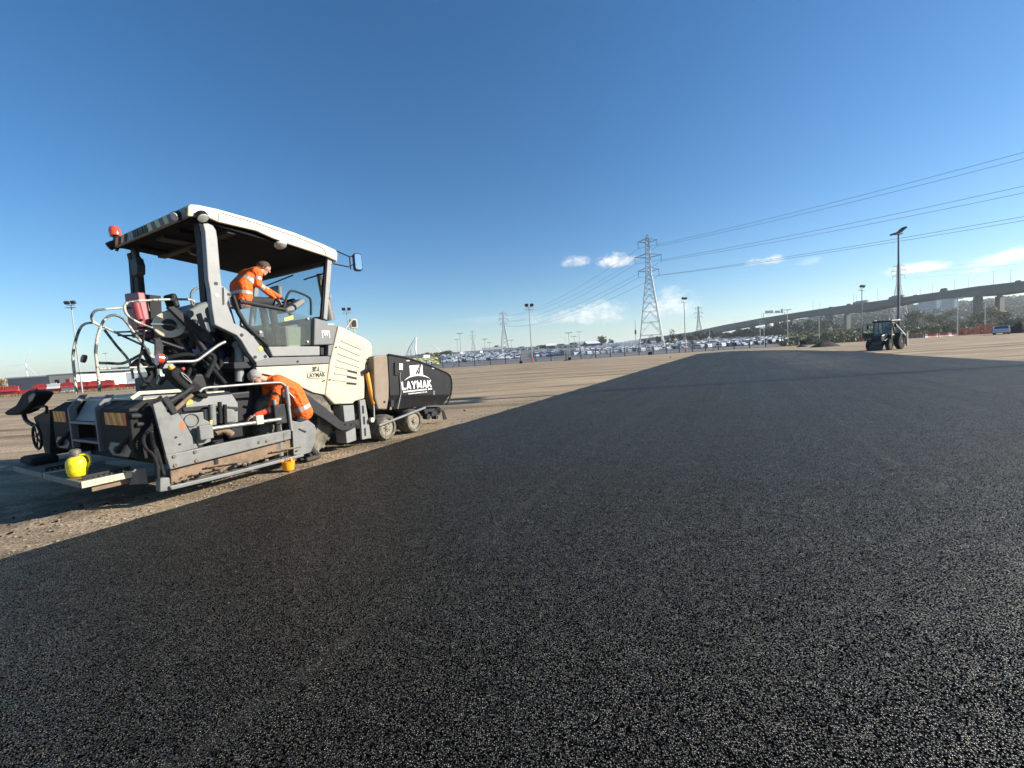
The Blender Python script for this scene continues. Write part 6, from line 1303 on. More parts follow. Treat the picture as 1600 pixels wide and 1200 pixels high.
for k in range(26):                                         # mix crusted on the runner
    x = rg.uniform(272, 470); y = 758 - (x - 268) * .235 - rg.uniform(0, 10); c = S(x, y, VG - .02); q = MB(); rock(rg, c, rg.uniform(.015, .05), q); q.build('tar_crust', MT['rust'] if k % 3 else MT['black'], ga)
for (a, b) in [((322, 730), (376, 721)), ((424, 706), (470, 698)), ((300, 742), (350, 730))]: MB().tube([S(*a, VG), S(*b, VG)], .014, 5).build('scraper_bar', MT['rust'], ga)
hs_ = [[(244, 660, 6.5), (232, 672, 6.5), (224, 686, 6.5), (228, 700, 6.5), (240, 712, 6.45), (248, 735, 6.45)], [(240, 655, 6.5), (236, 672, 6.5), (238, 690, 6.48), (246, 708, 6.45), (256, 742, 6.45)], [(238, 690, 6.45), (244, 715, 6.45), (247, 748, 6.45)]]
for h_ in hs_: tube('hose', h_, .022, MT['rubber'], smooth=6)
sp_ = MB(); pts = []
for k in range(60): t = k / 59; c = S(236 + 5 * t, 672 + 30 * t, 6.44); a_ = k * .9; pts.append(c + Vector((math.cos(a_) * .022, math.sin(a_) * .022, 0)))
sp_.tube(pts, .006, 5).build('coiled_cable', MT['black'], paver, smooth=60)
for (x, y) in ((218, 649), (224, 649), (226, 662), (214, 640)): MB().cyl(S(x, y, 6.6), S(x, y, 6.6) + Vector((-.08, 0, 0)), .03, n=10).build('coupling', MT['dark'], paver, smooth=40)
boxp('hose_manifold', S(200, 635, 6.75), S(236, 700, 7.0), MT['black'])
# handrail over the gate, crank post
tube('gate_rail', [(312, 612), (316, 608), (325, 605.5), (340, 604.5), (390, 600.5), (432, 597.8), (441, 599.5), (447, 605)], .020, MT['steel'], v=VG + .02, smooth=4)
cp = MB().tube([S(447.5, 603, VG - .02), S(451, 635, VG - .02)], .034, 12).build('crank_post', MT['steel'], paver, smooth=50); MB().tube([S(450, 630, VG - .02), S(455.5, 673, VG - .02)], .028, 12).build('crank_sleeve', MT['steel'], cp, smooth=50); MB().tube([S(450, 612, VG - .03), S(460, 622, VG - .08)], .012, 6).build('crank_handle', MT['steel'], cp)
boxp('post_bracket', S(428, 633, VG), S(446, 660, VG + .1), MT['dark']); MB().tube([S(424, 612, VG + .06), S(436, 618, VG + .06), S(441, 640, VG + .06)], .02, 8, smooth=4).build('hose', MT['rubber'], paver, smooth=50); MB().tube([S(428, 624, VG + .05), S(432, 650, VG + .05)], .03, 10).build('spindle', MT['steel'], paver, smooth=50)
# leveling arms and tow point plates
arm = [(440, 612), (455, 606), (468, 609), (485, 619), (510, 638), (525, 650), (531, 656.5), (538, 660), (550, 658), (559, 656), (562, 660), (561.5, 665), (550, 671), (535, 673), (528, 670), (510, 657), (490, 645), (478, 636), (455, 622), (440, 622)]
for s in (1, -1):
    f = (lambda l: l) if s > 0 else mirror_y
    MB().prism(f([S(x, y, 6.50) for x, y in arm]), (0, .10 * s, 0)).build('levelling_arm', MT['dark'], paver, bevel=.012)
    tpl = MB().prism(f([S(x, y, 6.56) for x, y in [(562, 626), (570.5, 624), (580, 684), (566, 687)]]), (0, .05 * s, 0)).build('tow_plate', MT['grey_light'], paver, bevel=.006)
    for (x0, y0, x1, y1) in [(565.5, 634, 568.5, 646), (567.2, 651, 570, 663), (569, 669, 571.5, 681)]: MB().prism(f([S(x0, y0, 6.556), S(x1, y0 - .3, 6.556), S(x1 + .8, y1, 6.556), S(x0 + .8, y1 + .3, 6.556)]), (0, .012 * s, 0)).build('plate_slot', MT['black'], tpl)
    MB().prism(f([S(x, y, 6.60) for x, y in [(536, 634), (553, 633), (554.5, 652), (557, 688), (542, 693), (540, 673)]]), (0, .3 * s, 0)).build('step_box', MT['grey_light'], paver, bevel=.012)
    for (x, y) in ((540, 663), (549, 663.5), (557, 664)):
        c = f([S(x, y, 6.497)])[0]; MB().cyl(c, c - Vector((0, .012 * s, 0)), .018, n=8).build('bolt', MT['black'], tpl)
    c = f([S(579, 656, 6.54)])[0]; MB().cyl(c, c - Vector((0, .06 * s, 0)), .05, n=14).build('eye', MT['chequer'], tpl, smooth=40)
    hc_ = MB().tube(f([S(573, 582, 6.62), S(579, 610, 6.6), S(584, 631, 6.58)]), .045, 12).build('hydraulic_cylinder', MT['orange'], paver, smooth=50); MB().tube(f([S(583.5, 629, 6.58), S(584.5, 655, 6.56)]), .02, 10).build('cylinder_rod', MT['steel'], hc_, smooth=50)
    MB().cyl(f([S(572.5, 580, 6.55)])[0], f([S(572.5, 580, 6.75)])[0], .05, n=12).build('cylinder_pin', MT['dark'], hc_, smooth=50)
boxp('push_frame', (X(5.6), Y(6.9), .3), (X(6.15), Y(8.84), 1.5), MT['black'])
# ---------------- hopper
VH = 6.48
wing = [(583.5, 557), (590, 555.5), (606, 554.5), (609, 598), (608, 622), (605, 640), (591, 639.5), (586, 622), (584.5, 590)]
hopp = [(606.5, 554), (635, 559.2), (663, 568), (688, 578.5), (699, 583.5), (704, 590), (705.5, 603), (704, 616), (703, 617)]
low = [(701, 624), (697, 632), (660, 636), (621, 640), (609.5, 641)]
for s in (1, -1):
    f = (lambda l: l) if s > 0 else mirror_y
    hw_ = MB().prism(f([S(x, y, VH) for x, y in hopp + [(609.5, 617.5)]]), (0, .06 * s, 0)).build('hopper_wing', MT['black'], paver, bevel=.01)
    up_l = [S(609.5, 617.5, VH), S(703, 617, VH)]; lo_l = [S(697, 632, VH) + Vector((0, .10, 0)), S(609.5, 641, VH) + Vector((0, .10, 0))]
    q = f(up_l + lo_l); MB().prism(q, (0, .05 * s, 0)).build('hopper_skirt', MT['black'], hw_, bevel=.006)
    MB().prism(f([S(x, y, VH + .02) for x, y in wing]), (0, .30 * s, 0)).build('hopper_cheek', MT['tan'], hw_, bevel=.03)
    MB().tube(f([S(x, y, VH) for x, y in [(606.5, 554), (635, 559.2), (663, 568), (688, 578.5), (699, 583.5), (704.2, 590), (705.8, 603), (704, 617), (700, 628), (697.5, 632)]]), .022, 8, smooth=3).build('rim_bar', MT['rubber'], hw_, smooth=50)
    MB().tube(f([S(x, y, VH - .02) for x, y in [(625.5, 582), (625, 590), (626.5, 612), (625, 622), (621.5, 639)]]), .013, 6, smooth=3).build('pipe', MT['steel'], hw_, smooth=50)
    for (x, y) in ((600.5, 628),): c = f([S(x, y, VH + .02)])[0]; MB().cyl(c, c - Vector((0, .012 * s, 0)), .025, n=10).build('bolt', MT['black'], hw_)
    for (x0, y0, x1, y1, m_) in [(617, 566, 623, 586, 'black'), (624, 567.5, 629.5, 578, 'white'), (611, 625, 616, 636, 'dark')]: MB().prism(f([S(x0, y0, VH - .03), S(x1, y0 + .5, VH - .03), S(x1, y1, VH - .03), S(x0, y1, VH - .03)]), (0, .03 * s, 0)).build('latch', MT[m_], hw_, bevel=.005)
    for (x, y) in ((637.5, 563.5), (677, 575.5)): c = f([S(x, y, VH - .002)])[0]; MB().box(c, (.10, .004, .025)).build('reflector', MT['lampglass'], hw_)
    MB().prism(f([S(677, 610, VH - .001), S(679.5, 610, VH - .001), S(679.5, 617, VH - .001), S(677, 617, VH - .001)]), (0, .001 * s, 0)).build('worn_strip', MT['grey'], hw_)
    if s > 0: RW = hw_
MB().box2((X(6.25), Y(6.9), .55), (X(8.15), Y(8.84), .75)).build('hopper_floor', MT['black'], paver, bevel=.02)
MB().prism([S(607, 556, VH + .06), S(609, 640, VH + .06), S(612, 640, VH + .06), S(610, 557, VH + .06)], (0, 2 * (VC - VH) - .12, 0)).build('hopper_back', MT['tan'], paver)
A, w, h = logo_square(641, 571.2, 661, 588, VH, MT['whiteink'], None, RW)
arc(632, 594.3, 651, 586.0, 671, 591, VH, .032, MT['whiteink'], RW)
a = S(628.6, 609.5, VH); b = S(674, 605.3, VH); c = S(628.6, 596, VH)
def skew_text(name, body, P0, P1, h, m, parent, bold): 
    o_ = text(name, body, (0, P0.y, 0), (P1.x - P0.x), h, m, parent, .002, bold)
    g = (P1.z - P0.z) / (P1.x - P0.x)
    for v in o_.data.vertices: v.co = (P0.x + v.co.x, v.co.y, P0.z + v.co.z + g * v.co.x)
    return o_
GLY = {'L': [((0, 1), (0, 0)), ((0, 0), (.9, 0))], 'A': [((0, 0), (.5, 1)), ((.5, 1), (1, 0)), ((.22, .32), (.78, .32))], 'Y': [((0, 1), (.5, .45)), ((1, 1), (.5, .45)), ((.5, .5), (.5, 0))],
       'M': [((0, 0), (0, 1)), ((0, 1), (.5, .2)), ((.5, .2), (1, 1)), ((1, 1), (1, 0))], 'K': [((0, 0), (0, 1)), ((.95, 1), (.05, .42)), ((.32, .58), (1, 0))]}
def stroke_text(body, P0, P1, h, sw, m, parent):
    """condensed block capitals cut as strips"""
    W_ = P1.x - P0.x; g = (P1.z - P0.z) / W_; ws = [{'M': 1.2, 'L': .8}.get(c_, 1.0) for c_ in body]; gap = .22; unit = W_ / (sum(ws) + gap * (len(body) - 1)); x = 0; lay = 0
    for c_, w_ in zip(body, ws):
        lt = MB()
        for (p, q) in GLY[c_]:
            lay += 1
            def pt(t): px_ = x + (.12 + .76 * t[0]) * w_ * unit; return Vector((P0.x + px_, P0.y - .002 - lay * .00015, P0.z + sw / 2 + t[1] * (h - sw) + g * px_))
            A_, B_ = pt(p), pt(q); d_ = (B_ - A_).normalized(); A_ -= d_ * sw * .35; B_ += d_ * sw * .35; n_ = Vector((-d_.z, 0, d_.x)) * sw / 2; lt.prism([A_ - n_, B_ - n_, B_ + n_, A_ + n_], (0, .0015, 0))
        lt.build('letter', m, parent); x += (w_ + gap) * unit
stroke_text('LAYMAK', a, b, (c.z - a.z), .042, MT['whiteink'], RW)
a2, b2 = S(629.8, 613.6, VH), S(674.8, 608.6, VH)
rgs = random.Random(6)
x = 0.0; Wt = b2.x - a2.x
while x < Wt - .02:                                        # the strapline under the name is too small to read: a run of strokes
    wd = rgs.uniform(.02, .045)
    if rgs.random() > .1: MB().box((a2.x + x + wd / 2, a2.y - .003, a2.z + (b2.z - a2.z) * x / Wt + .018), (wd * .8, .004, .030)).build('small_print', MT['whiteink'], RW)
    x += wd
a3, b3 = S(637.5, 616.6, VH), S(667.5, 613.2, VH); skew_text('web_address', 'WWW.LAYMAK.CO.UK', a3, b3, .032, MT['whiteink'], RW, .02)
# push rollers and chains under the hopper lip
boxp('push_beam', (X(8.0), Y(6.85), .28), (X(8.2), Y(8.9), .42), MT['black'])
for v in (6.75, 8.3): MB().cyl((X(8.33), Y(v), .34), (X(8.33), Y(v + .7), .34), .09, n=16).build('push_roller', MT['rubber'], paver, smooth=50)
for (x, y, r) in ((670, 651, .07), (677, 647, .06), (683, 652, .05)): MB().cyl(S(x, y, 6.62), S(x, y, 6.62) + Vector((0, .14, 0)), r, n=12).build('hinge_boss', MT['dark'], paver, smooth=40)
plate('mud_flap', [(690, 640), (694, 641), (699, 655), (693, 656)], 6.7, .02, MT['black']); plate('lip_bracket', [(662, 640), (690, 637), (688, 648), (666, 650)], 6.75, .2, MT['dark'])
# ---------------- screed consoles on stalks
def console(pts, v, w, nm, mats, knob):
    P = [S(x, y, v) for x, y in pts]
    return MB().prism(P, (0, w, 0)).build('screed_console', mats, paver, bevel=.03)
c1 = console([(267, 580), (277, 573), (286, 578), (300, 592), (318, 605), (328, 618), (324, 624), (312, 620), (296, 613), (280, 600), (268, 588)], 6.55, .22, 'r', MT['rubber'], 1)
MB().lathe([(.03, 0), (.035, .02), (.02, .06)], S(269, 577, 6.62), (-.4, 0, .8), 12).build('stop_button', MT['orange'], c1, smooth=40); MB().lathe([(.02, 0), (.025, .02), (.01, .04)], S(285, 578, 6.56), (.3, -.5, .8), 10).build('stop_button', MT['red'], c1, smooth=40)
tube('wire_guard', [(283, 582), (292, 588), (300, 599), (296, 596), (287, 588), (283, 582)], .006, MT['steel'], c1, v=6.53, smooth=3)
tube('console_stalk', [(296, 600, 6.7), (290, 606, 6.75), (262, 590, 6.9), (250, 600, 7.0)], .03, MT['black'], smooth=4)
c2 = MB().prism([Su(x, y, 2.1) for x, y in [(5, 646), (10, 641), (24, 633), (34, 616), (42, 611), (54, 613), (56, 618), (50, 627), (42, 636), (32, 645), (22, 649), (10, 649)]], (.20, 0, 0)).build('screed_console', MT['rubber'], paver, bevel=.025)
MB().prism([Su(x, y, 2.09) for x, y in [(44, 620), (52, 614), (55, 617), (50, 626), (45, 629)]], (.01, 0, 0)).build('console_panel', MT['gate'], c2); MB().lathe([(.03, 0), (.035, .02), (.02, .05)], Su(55, 611, 2.15), (0, -.4, .8), 12).build('stop_button', MT['maroon'], c2, smooth=40)
def tu(name, pts, r, m, u, parent=paver): return MB().tube([Su(x, y, u) for x, y in pts], r, 8, smooth=4).build(name, m, parent, smooth=50)
tu('console_stalk', [(36, 640), (38, 650), (42, 658), (52, 664)], .03, MT['black'], 2.2); tu('console_arm', [(42, 639), (55, 637), (72, 635), (72, 645)], .018, MT['black'], 2.2); tu('console_cable', [(52, 626), (60, 626), (62, 632), (58, 636)], .006, MT['black'], 2.2)
MB().prism([Su(x, y, 2.25) for x, y in [(52, 652), (70, 642), (78, 640), (78, 712), (70, 708), (62, 680)]], (.3, 0, 0)).build('screed_cheek', MT['dark'], paver, bevel=.01)
hwc = Su(58, 683, 2.16); hw = MB(); hw.tube([hwc + Vector((0, math.cos(k * .3927), math.sin(k * .3927))) * .195 + Vector((0, 0, 0)) for k in range(16)], .018, 8, closed=True)
for k in range(5): a_ = k * 1.257; hw.tube([hwc, hwc + Vector((0, math.cos(a_), math.sin(a_))) * .195], .010, 5)
hw.build('handwheel', MT['black'], paver, smooth=50)

# ================================================================== loose things by the paver
jw = to_world(Su(121, 734, 1.87)); jz = .441
jug = empty('yellow_jug', (jw.x, jw.y, jz), .4, label='round yellow plastic jug with a steel cap on the rear step of the paver', category='jug')
MB().lathe([(.065, 0), (.088, .02), (.100, .08), (.102, .15), (.096, .20), (.075, .235), (.045, .25)], (0, 0, .002), (0, 0, 1), 24).build('body', MT['yellow'], jug, smooth=60)
MB().lathe([(.042, .247), (.042, .28), (.055, .282), (.055, .33), (.03, .345)], (0, 0, .002), (0, 0, 1), 18).build('cap', mat('tarnished_cap', (.22, .19, .15), .5, .5, var=.2), jug, smooth=40)
MB().tube([(.04, 0, .265), (.11, 0, .26), (.13, 0, .18), (.10, 0, .10)], .012, 8, smooth=4).build('handle', MT['yellow'], jug, smooth=60)
tw_ = to_world(S(452, 743, 6.33)); tub = empty('orange_tub', (tw_.x, tw_.y, .012), PROT, label='small bright orange plastic tub on the dirt below the crank post', category='tub')
t_ = MB(); n_ = 8
t_.lathe([(.072, 0), (.080, .015), (.092, .125), (.098, .13), (.098, .148), (.086, .148), (.074, .03)], (0, 0, .003), (0, 0, 1), 20); t_.build('body', MT['orange_tub'], tub, smooth=40)
for k in range(3): a_ = k * 2.1 + .5; MB().box((math.cos(a_) * .085, math.sin(a_) * .085, .160), (.045, .035, .04), 0, Matrix.Rotation(a_, 3, 'Z')).build('lug', MT['orange_tub'], tub, bevel=.005)
MB().tube([(0, 0, .14), (.01, .0, .35), (.02, .06, .60)], .003, 5).build('cord', MT['tan'], tub)
st = ground(603.5, 692); MB().tube([(0, 0, 0), (.01, .01, .34)], .007, 6).build('marker_pin', MT['steel'], label='thin steel pin standing by the near front wheel of the paver', category='pin').location = (st.x, st.y, -.02)

# ================================================================== PEOPLE
M_SKIN = mat('skin', (.48, .27, .19), .55, var=.06); M_HIVIS = mat('hivis_orange', (.90, .13, .012), .75, var=.12, scale=9, dirt=(.35, .08, .02), dirt_amt=.12, dirt_scale=7, bump=1.0, bscale=13)
[n for n in M_HIVIS.node_tree.nodes if n.type == 'BUMP'][0].inputs['Distance'].default_value = .05
M_HVDARK = mat('hivis_red_shade', (.62, .07, .02), .75, var=.1); M_TAPE = mat('reflective_tape', (.46, .46, .45), .35, .3, var=.06); M_TROU = mat('navy_trousers', (.028, .028, .033), .85, var=.15, bump=.3, bscale=20)
M_BOOT = mat('work_boot', (.05, .04, .03), .8, var=.2); M_HAIRG = mat('grey_hair', (.30, .28, .26), .8, var=.2, scale=40, bump=.4, bscale=120); M_HAIRD = mat('brown_hair', (.07, .045, .03), .8, var=.2, scale=40); M_GLOVE = mat('black_glove', (.03, .03, .03), .7, var=.1)
def capsule(mb_, A, B, ra, rb, n=12):
    A, B = Vector(A), Vector(B); d = (B - A); L_ = max(d.length, 1e-4); d = d / L_; prof = []
    for k in range(5): a = -math.pi / 2 + math.pi / 2 * k / 4; prof.append((max(.0005, ra * math.cos(a)), ra * math.sin(a)))
    for k in range(5): a = math.pi / 2 * k / 4; prof.append((max(.0005, rb * math.cos(a)), L_ + rb * math.sin(a)))
    mb_.lathe(prof, A, d, n)
def seg_t(p, A, B):
    d = B - A; t = max(0, min(1, (p - A).dot(d) / max(1e-9, d.dot(d)))); return t, (p - (A + d * t)).length
def person(label, base, bones, mats, voxel=.008, extra=None):
    """bones: (A, B, ra, rb, material slot or function of t); fused into one continuous skin"""
    base = Vector(base); mb_ = MB(); bn = [(to_world(Vector(a)) - base, to_world(Vector(b)) - base, ra, rb, m) for a, b, ra, rb, m in bones]
    for a, b, ra, rb, m in bn: capsule(mb_, a, b, ra, rb)
    me = mb_.mesh('body', mats, None); o = bpy.data.objects.new('person', me); COL.objects.link(o)
    r = o.modifiers.new('fuse', 'REMESH'); r.mode = 'VOXEL'; r.voxel_size = voxel
    s = o.modifiers.new('soft', 'SMOOTH'); s.factor = .5; s.iterations = 3
    bpy.context.view_layer.update(); m2 = bpy.data.meshes.new_from_object(o.evaluated_get(bpy.context.evaluated_depsgraph_get())); o.modifiers.clear(); o.data = m2; bpy.data.meshes.remove(me)
    m2.name = 'person'; m2.materials.clear()
    for m in mats: m2.materials.append(m)
    idx = []
    for p in m2.polygons:
        best = None
        for a, b, ra, rb, m in bn:
            t, d = seg_t(p.center, a, b); d -= ra + (rb - ra) * t
            if best is None or d < best[0]: best = (d, t, m)
        m = best[2]; idx.append(m(best[1]) if callable(m) else m)
    m2.polygons.foreach_set('material_index', idx); m2.polygons.foreach_set('use_smooth', [True] * len(m2.polygons))
    o.location = base; o['label'] = label; o['category'] = 'person'; o.name = 'person'
    return o
def lerp(a, b, t): return Vector(a).lerp(Vector(b), t)
def hand(palm0, palm1, nrm, curl, slot):
    """palm from wrist to knuckles, four unequal bent fingers, a thumb off the side"""
    palm0, palm1, nrm = Vector(palm0), Vector(palm1), Vector(nrm).normalized(); d = (palm1 - palm0).normalized(); s = d.cross(nrm).normalized(); out = []
    for k in (-1.5, -.5, .5, 1.5): out.append((palm0 + s * k * .012, palm1 + s * k * .019, .017, .013, slot))
    for k, L_ in zip((-1.5, -.5, .5, 1.5), (.058, .070, .074, .066)):
        a = palm1 + s * k * .020; b = a + (d * math.cos(curl * .6) - nrm * math.sin(curl * .6)) * L_ * .52; c = b + (d * math.cos(curl * 1.6) - nrm * math.sin(curl * 1.6)) * L_ * .5
        out += [(a, b, .0098, .009, slot), (b, c, .009, .0078, slot)]
    a = lerp(palm0, palm1, .3) + s * .030; b = a + (d * .6 + s * .7 - nrm * .3).normalized() * .036; c = b + (d * .9 + s * .2 - nrm * .5).normalized() * .032
    out += [(a, b, .013, .011, slot), (b, c, .011, .009, slot)]
    return out
def head(c, face, up, slot_skin, r=.093):
    """skull, jaw, nose, brow, ears and neck stub around centre c"""
    c, f, u = Vector(c), Vector(face).normalized(), Vector(up).normalized(); s = u.cross(f).normalized(); u = f.cross(s)
    return [(c - f * .018 + u * .03, c + f * .022 + u * .028, r, r * .93, slot_skin), (c + f * .03 - u * .02, c + f * .045 - u * .085, .062, .036, slot_skin), (c + f * .088 + u * .018, c + f * .112 - u * .018, .010, .014, slot_skin),
            (c + f * .085 + u * .035 + s * .03, c + f * .085 + u * .035 - s * .03, .014, .014, slot_skin), (c + s * .088 + u * .015, c + s * .092 - u * .02, .014, .010, slot_skin), (c - s * .088 + u * .015, c - s * .092 - u * .02, .014, .010, slot_skin),
            (c + f * .085 - u * .052 + s * .018, c + f * .085 - u * .052 - s * .018, .008, .008, slot_skin)]
def hair_cap(parent, c, face, up, m, base, cut=.03, r=.098):
    c, f, u = Vector(c), Vector(face).normalized(), Vector(up).normalized(); s = u.cross(f).normalized(); u = f.cross(s); mb_ = MB(); n = 20; rows = 9; vs = []
    for i in range(rows):
        th = math.pi * .62 * i / (rows - 1)
        for k in range(n):
            a = 2 * math.pi * k / n; lim = th * (.70 if math.cos(a) > .35 else 1.0)
            w = 1 + .05 * noise.noise(Vector((math.cos(a) * 4, math.sin(a) * 4, i * .9)))
            p = c - f * .006 + u * .026 + (u * math.cos(lim) + (f * math.cos(a) * 1.06 + s * math.sin(a)) * math.sin(lim)) * r * 1.06 * w; vs.append(to_world(p) - base)
    fs = [(i * n + k, i * n + (k + 1) % n, (i + 1) * n + (k + 1) % n, (i + 1) * n + k) for i in range(rows - 1) for k in range(n)]
    mb_.add(vs, fs); o = mb_.build('hair', m, parent, smooth=70); sl = o.modifiers.new('thick', 'SOLIDIFY'); sl.thickness = .012; sl.offset = -1; return o
def face_bits(parent, c, face, up, base, glasses=False):
    c, f, u = Vector(c), Vector(face).normalized(), Vector(up).normalized(); s = u.cross(f).normalized(); u = f.cross(s)
    for k in (-1, 1):
        e_ = c + f * .094 + u * .012 + s * .031 * k; MB().lathe([(.0015, -.009), (.009, -.004), (.0105, 0), (.009, .004), (.0015, .009)], to_world(e_) - base, (to_world(e_ + f) - to_world(e_)), 10).build('eye', MT['whiteink'], parent, smooth=60)
        p_ = e_ + f * .008; MB().lathe([(.0045, 0), (.004, .002), (.001, .003)], to_world(p_) - base, (to_world(p_ + f) - to_world(p_)), 8).build('pupil', MT['darkink'], parent)
    if glasses:
        g_ = MB()
        for k in (-1, 1):
            q = c + f * .110 + u * .010 + s * .032 * k; g_.tube([to_world(q + (s * math.cos(a * .628) * .023 + u * math.sin(a * .628) * .017)) - base for a in range(10)], .0022, 5, closed=True); g_.tube([to_world(q + s * .023 * k) - base, to_world(c + s * .098 * k + u * .014 - f * .01) - base], .0022, 5)
        g_.build('glasses', MT['darkink'], parent)
# -- operator leaning over the wheel
V0 = 7.15; yv = Vector((0, 1, 0))
hip = S(377, 472, V0); sho = S(391, 426, V0) + Vector((.02, 0, -.02)); mid = lerp(hip, sho, .5) + Vector((-.08, 0, .02)); hd = S(411, 419, V0); fc = Vector((.80, -.38, -.42)); hu = Vector((.40, -.1, .9))
slot = {'skin': 0, 'orange': 1, 'tape': 2, 'trousers': 3, 'boot': 4, 'glove': 5, 'red': 6}
def band(base_, *rng): return lambda t: slot['tape'] if any(a <= t <= b for a, b in rng) else base_
O = slot['orange']; bones = []
for k in (-1, 0, 1):
    bones += [(hip + yv * k * .09, mid + yv * k * .10, .115, .12, band(O, (.45, .62))), (mid + yv * k * .10, sho + yv * k * .115, .12, .105, band(O, (.25, .45)))]
bones += [(sho + Vector((.03, 0, .04)), hd + Vector((-.02, 0, -.05)), .058, .055, slot['skin']), (sho + Vector((-.03, -.17, 0)), sho + Vector((-.03, .17, 0)), .085, .085, O)]
bones += head(hd, fc, hu, slot['skin'])
for k, (el, wr) in ((-1, (S(403, 444, V0 - .22), S(427, 464, V0 - .18))), (1, (S(410, 449, V0 + .22), S(436, 464, V0 + .12)))):
    sh_ = sho + yv * k * .19 + Vector((-.01, 0, -.01)); bones += [(sh_, el, .072, .056, band(O, (.45, .65))), (el, wr, .056, .042, band(O, (.12, .32))), (wr, lerp(wr, el, -.12), .036, .034, slot['glove'])]
    d_ = (wr - el).normalized(); bones += hand(wr + d_ * .03, wr + d_ * .10, Vector((-.3, 0, .9)), .9, slot['glove'] if k > 0 else slot['skin'])
for k in (-1, 1):
    kn = hip + Vector((.42, k * .13, .03)); an = Vector((kn.x + .06, kn.y, 1.86)); bones += [(hip + yv * k * .09, kn, .095, .068, slot['trousers']), (kn, an, .066, .048, slot['trousers']), (an + Vector((-.03, 0, -.055)), an + Vector((.17, 0, -.06)), .045, .038, slot['boot'])]
ob = to_world(Vector((hip.x, hip.y, 1.76))); MATS = [M_SKIN, M_HIVIS, M_TAPE, M_TROU, M_BOOT, M_GLOVE, M_HVDARK]
op = person('person in orange high visibility jacket leaning over the controls under the paver roof', ob, bones, MATS)
hair_cap(op, hd, fc, hu, M_HAIRD, ob); face_bits(op, hd, fc, hu, ob)
# -- worker bent over beside the end gate
V1 = 6.60
hip = S(470, 644, V1); sho = S(428, 597, V1 + .10); mid = lerp(hip, sho, .52) + Vector((.05, 0, .10)); hd = S(400, 589, V1 + .12); fc = Vector((-.72, -.12, -.70)); hu = Vector((-.70, 0, .72)); bones = []
for k in (-1, 0, 1):
    bones += [(hip + yv * k * .075 + Vector((0, .0, 0)), mid + yv * k * .095, .150, .150, band(O, (.14, .30))), (mid + yv * k * .095, sho + yv * k * .11, .150, .125, O)]
bones += [(sho + Vector((-.04, 0, .02)), hd + Vector((.05, 0, -.02)), .058, .055, slot['skin']), (sho + Vector((0, -.15, .0)), sho + Vector((0, .17, 0)), .085, .085, O), (sho + Vector((-.07, -.03, .03)), sho + Vector((-.07, .03, .03)), .07, .07, O)]
bones += head(hd, fc, hu, slot['skin'])
for k, (el, wr) in ((-1, (S(425, 640, V1 - .05), S(402, 648, V1 + .02))), (1, (S(420, 645, V1 + .36), S(398, 655, V1 + .30)))):
    sh_ = sho + yv * k * .17 + Vector((-.02, 0, -.03)); bones += [(sh_, el, .085, .066, O), (el, wr, .056, .044, band(slot['red'], (.05, .25))), (wr, lerp(wr, el, -.15), .034, .032, slot['skin'])]
    d_ = (wr - el).normalized(); bones += hand(wr + d_ * .03, wr + d_ * .095, Vector((.2, -.3, .9)), .8, slot['skin'])
for k in (-1, 1):
    kn = S(456, 676, V1) + Vector((0, k * .10, 0)); an = S(489, 709, V1) + Vector((0, k * .085, 0)); an.z = max(an.z, .11)
    bones += [(hip + yv * k * .07, kn, .10, .07, slot['trousers']), (kn, an, .068, .05, slot['trousers']), (an + Vector((.04, 0, -.05)), an + Vector((-.17, 0, -.058)), .047, .04, slot['boot'])]
wb = to_world(Vector((hip.x, hip.y, 0)))
wk = person('grey haired person in orange high visibility jacket bending over beside the paver end gate', wb, bones, MATS)
hair_cap(wk, hd, fc, hu, M_HAIRG, wb); face_bits(wk, hd, fc, hu, wb, True)

# ================================================================== LOADER TRACTOR (backhoe) on the far side of the mat
M_BHG = mat('dark_green_paint', (.016, .028, .032), .4, var=.15, dirt=(.10, .085, .06), dirt_amt=.15, dirt_scale=3); M_BHW = mat('pale_loader_steel', (.50, .49, .44), .5, var=.08, dirt=(.25, .2, .14), dirt_amt=.15, dirt_scale=3)
gb = ground(1384, 546.5, -.004); bh = empty('backhoe_loader', (gb.x, gb.y, -.004), RAD(206), label='dark backhoe loader with its cab door swung open beyond the asphalt', category='backhoe loader')
def bx(name, a, b, m, parent=bh, bevel=.04): return MB().box2(a, b).build(name, m, parent, bevel=bevel)
def bwheel(x, y, r, w, s):
    t = MB().lathe([(r * .55, .03), (r * .6, 0), (r * .9, 0), (r, .06), (r, w - .06), (r * .9, w), (r * .6, w), (r * .55, w - .03)], (x, y, r), (0, -s, 0), 28).build('tyre', MT['rubber'], bh, smooth=35)
    MB().lathe([(r * .58, .03), (r * .5, .08), (r * .2, .07), (r * .18, .02), (.03, .0)], (x, y, r), (0, -s, 0), 20).build('rim', MT['grey'], t, smooth=35)
    for k in range(18):
        an = 2 * math.pi * k / 18; d = Vector((math.cos(an), 0, math.sin(an))); c = Vector((x, y, r)) + d * r; tg = Vector((-d.z, 0, d.x)); q = MB(); a_ = Vector((0, -s, 0))
        q.prism([c + a_ * .02 + tg * -.05, c + a_ * (w * .55) + tg * .03, c + a_ * (w * .55) + tg * .10, c + a_ * .02 + tg * .03], d * .03); q.build('lug', MT['rubber'], t)
for s in (1, -1):
    bwheel(-.75, s * 1.12, .74, .42, s); bwheel(1.42, s * 1.02, .52, .34, s)
bx('chassis', (-1.5, -.45, .5), (2.0, .45, .95), M_BHG)
MB().prism([(.75, -.48, .9), (2.05, -.48, .85), (2.15, -.48, 1.15), (2.0, -.48, 1.45), (.75, -.48, 1.62)], (0, .96, 0)).build('bonnet', M_BHG, bh, bevel=.06)
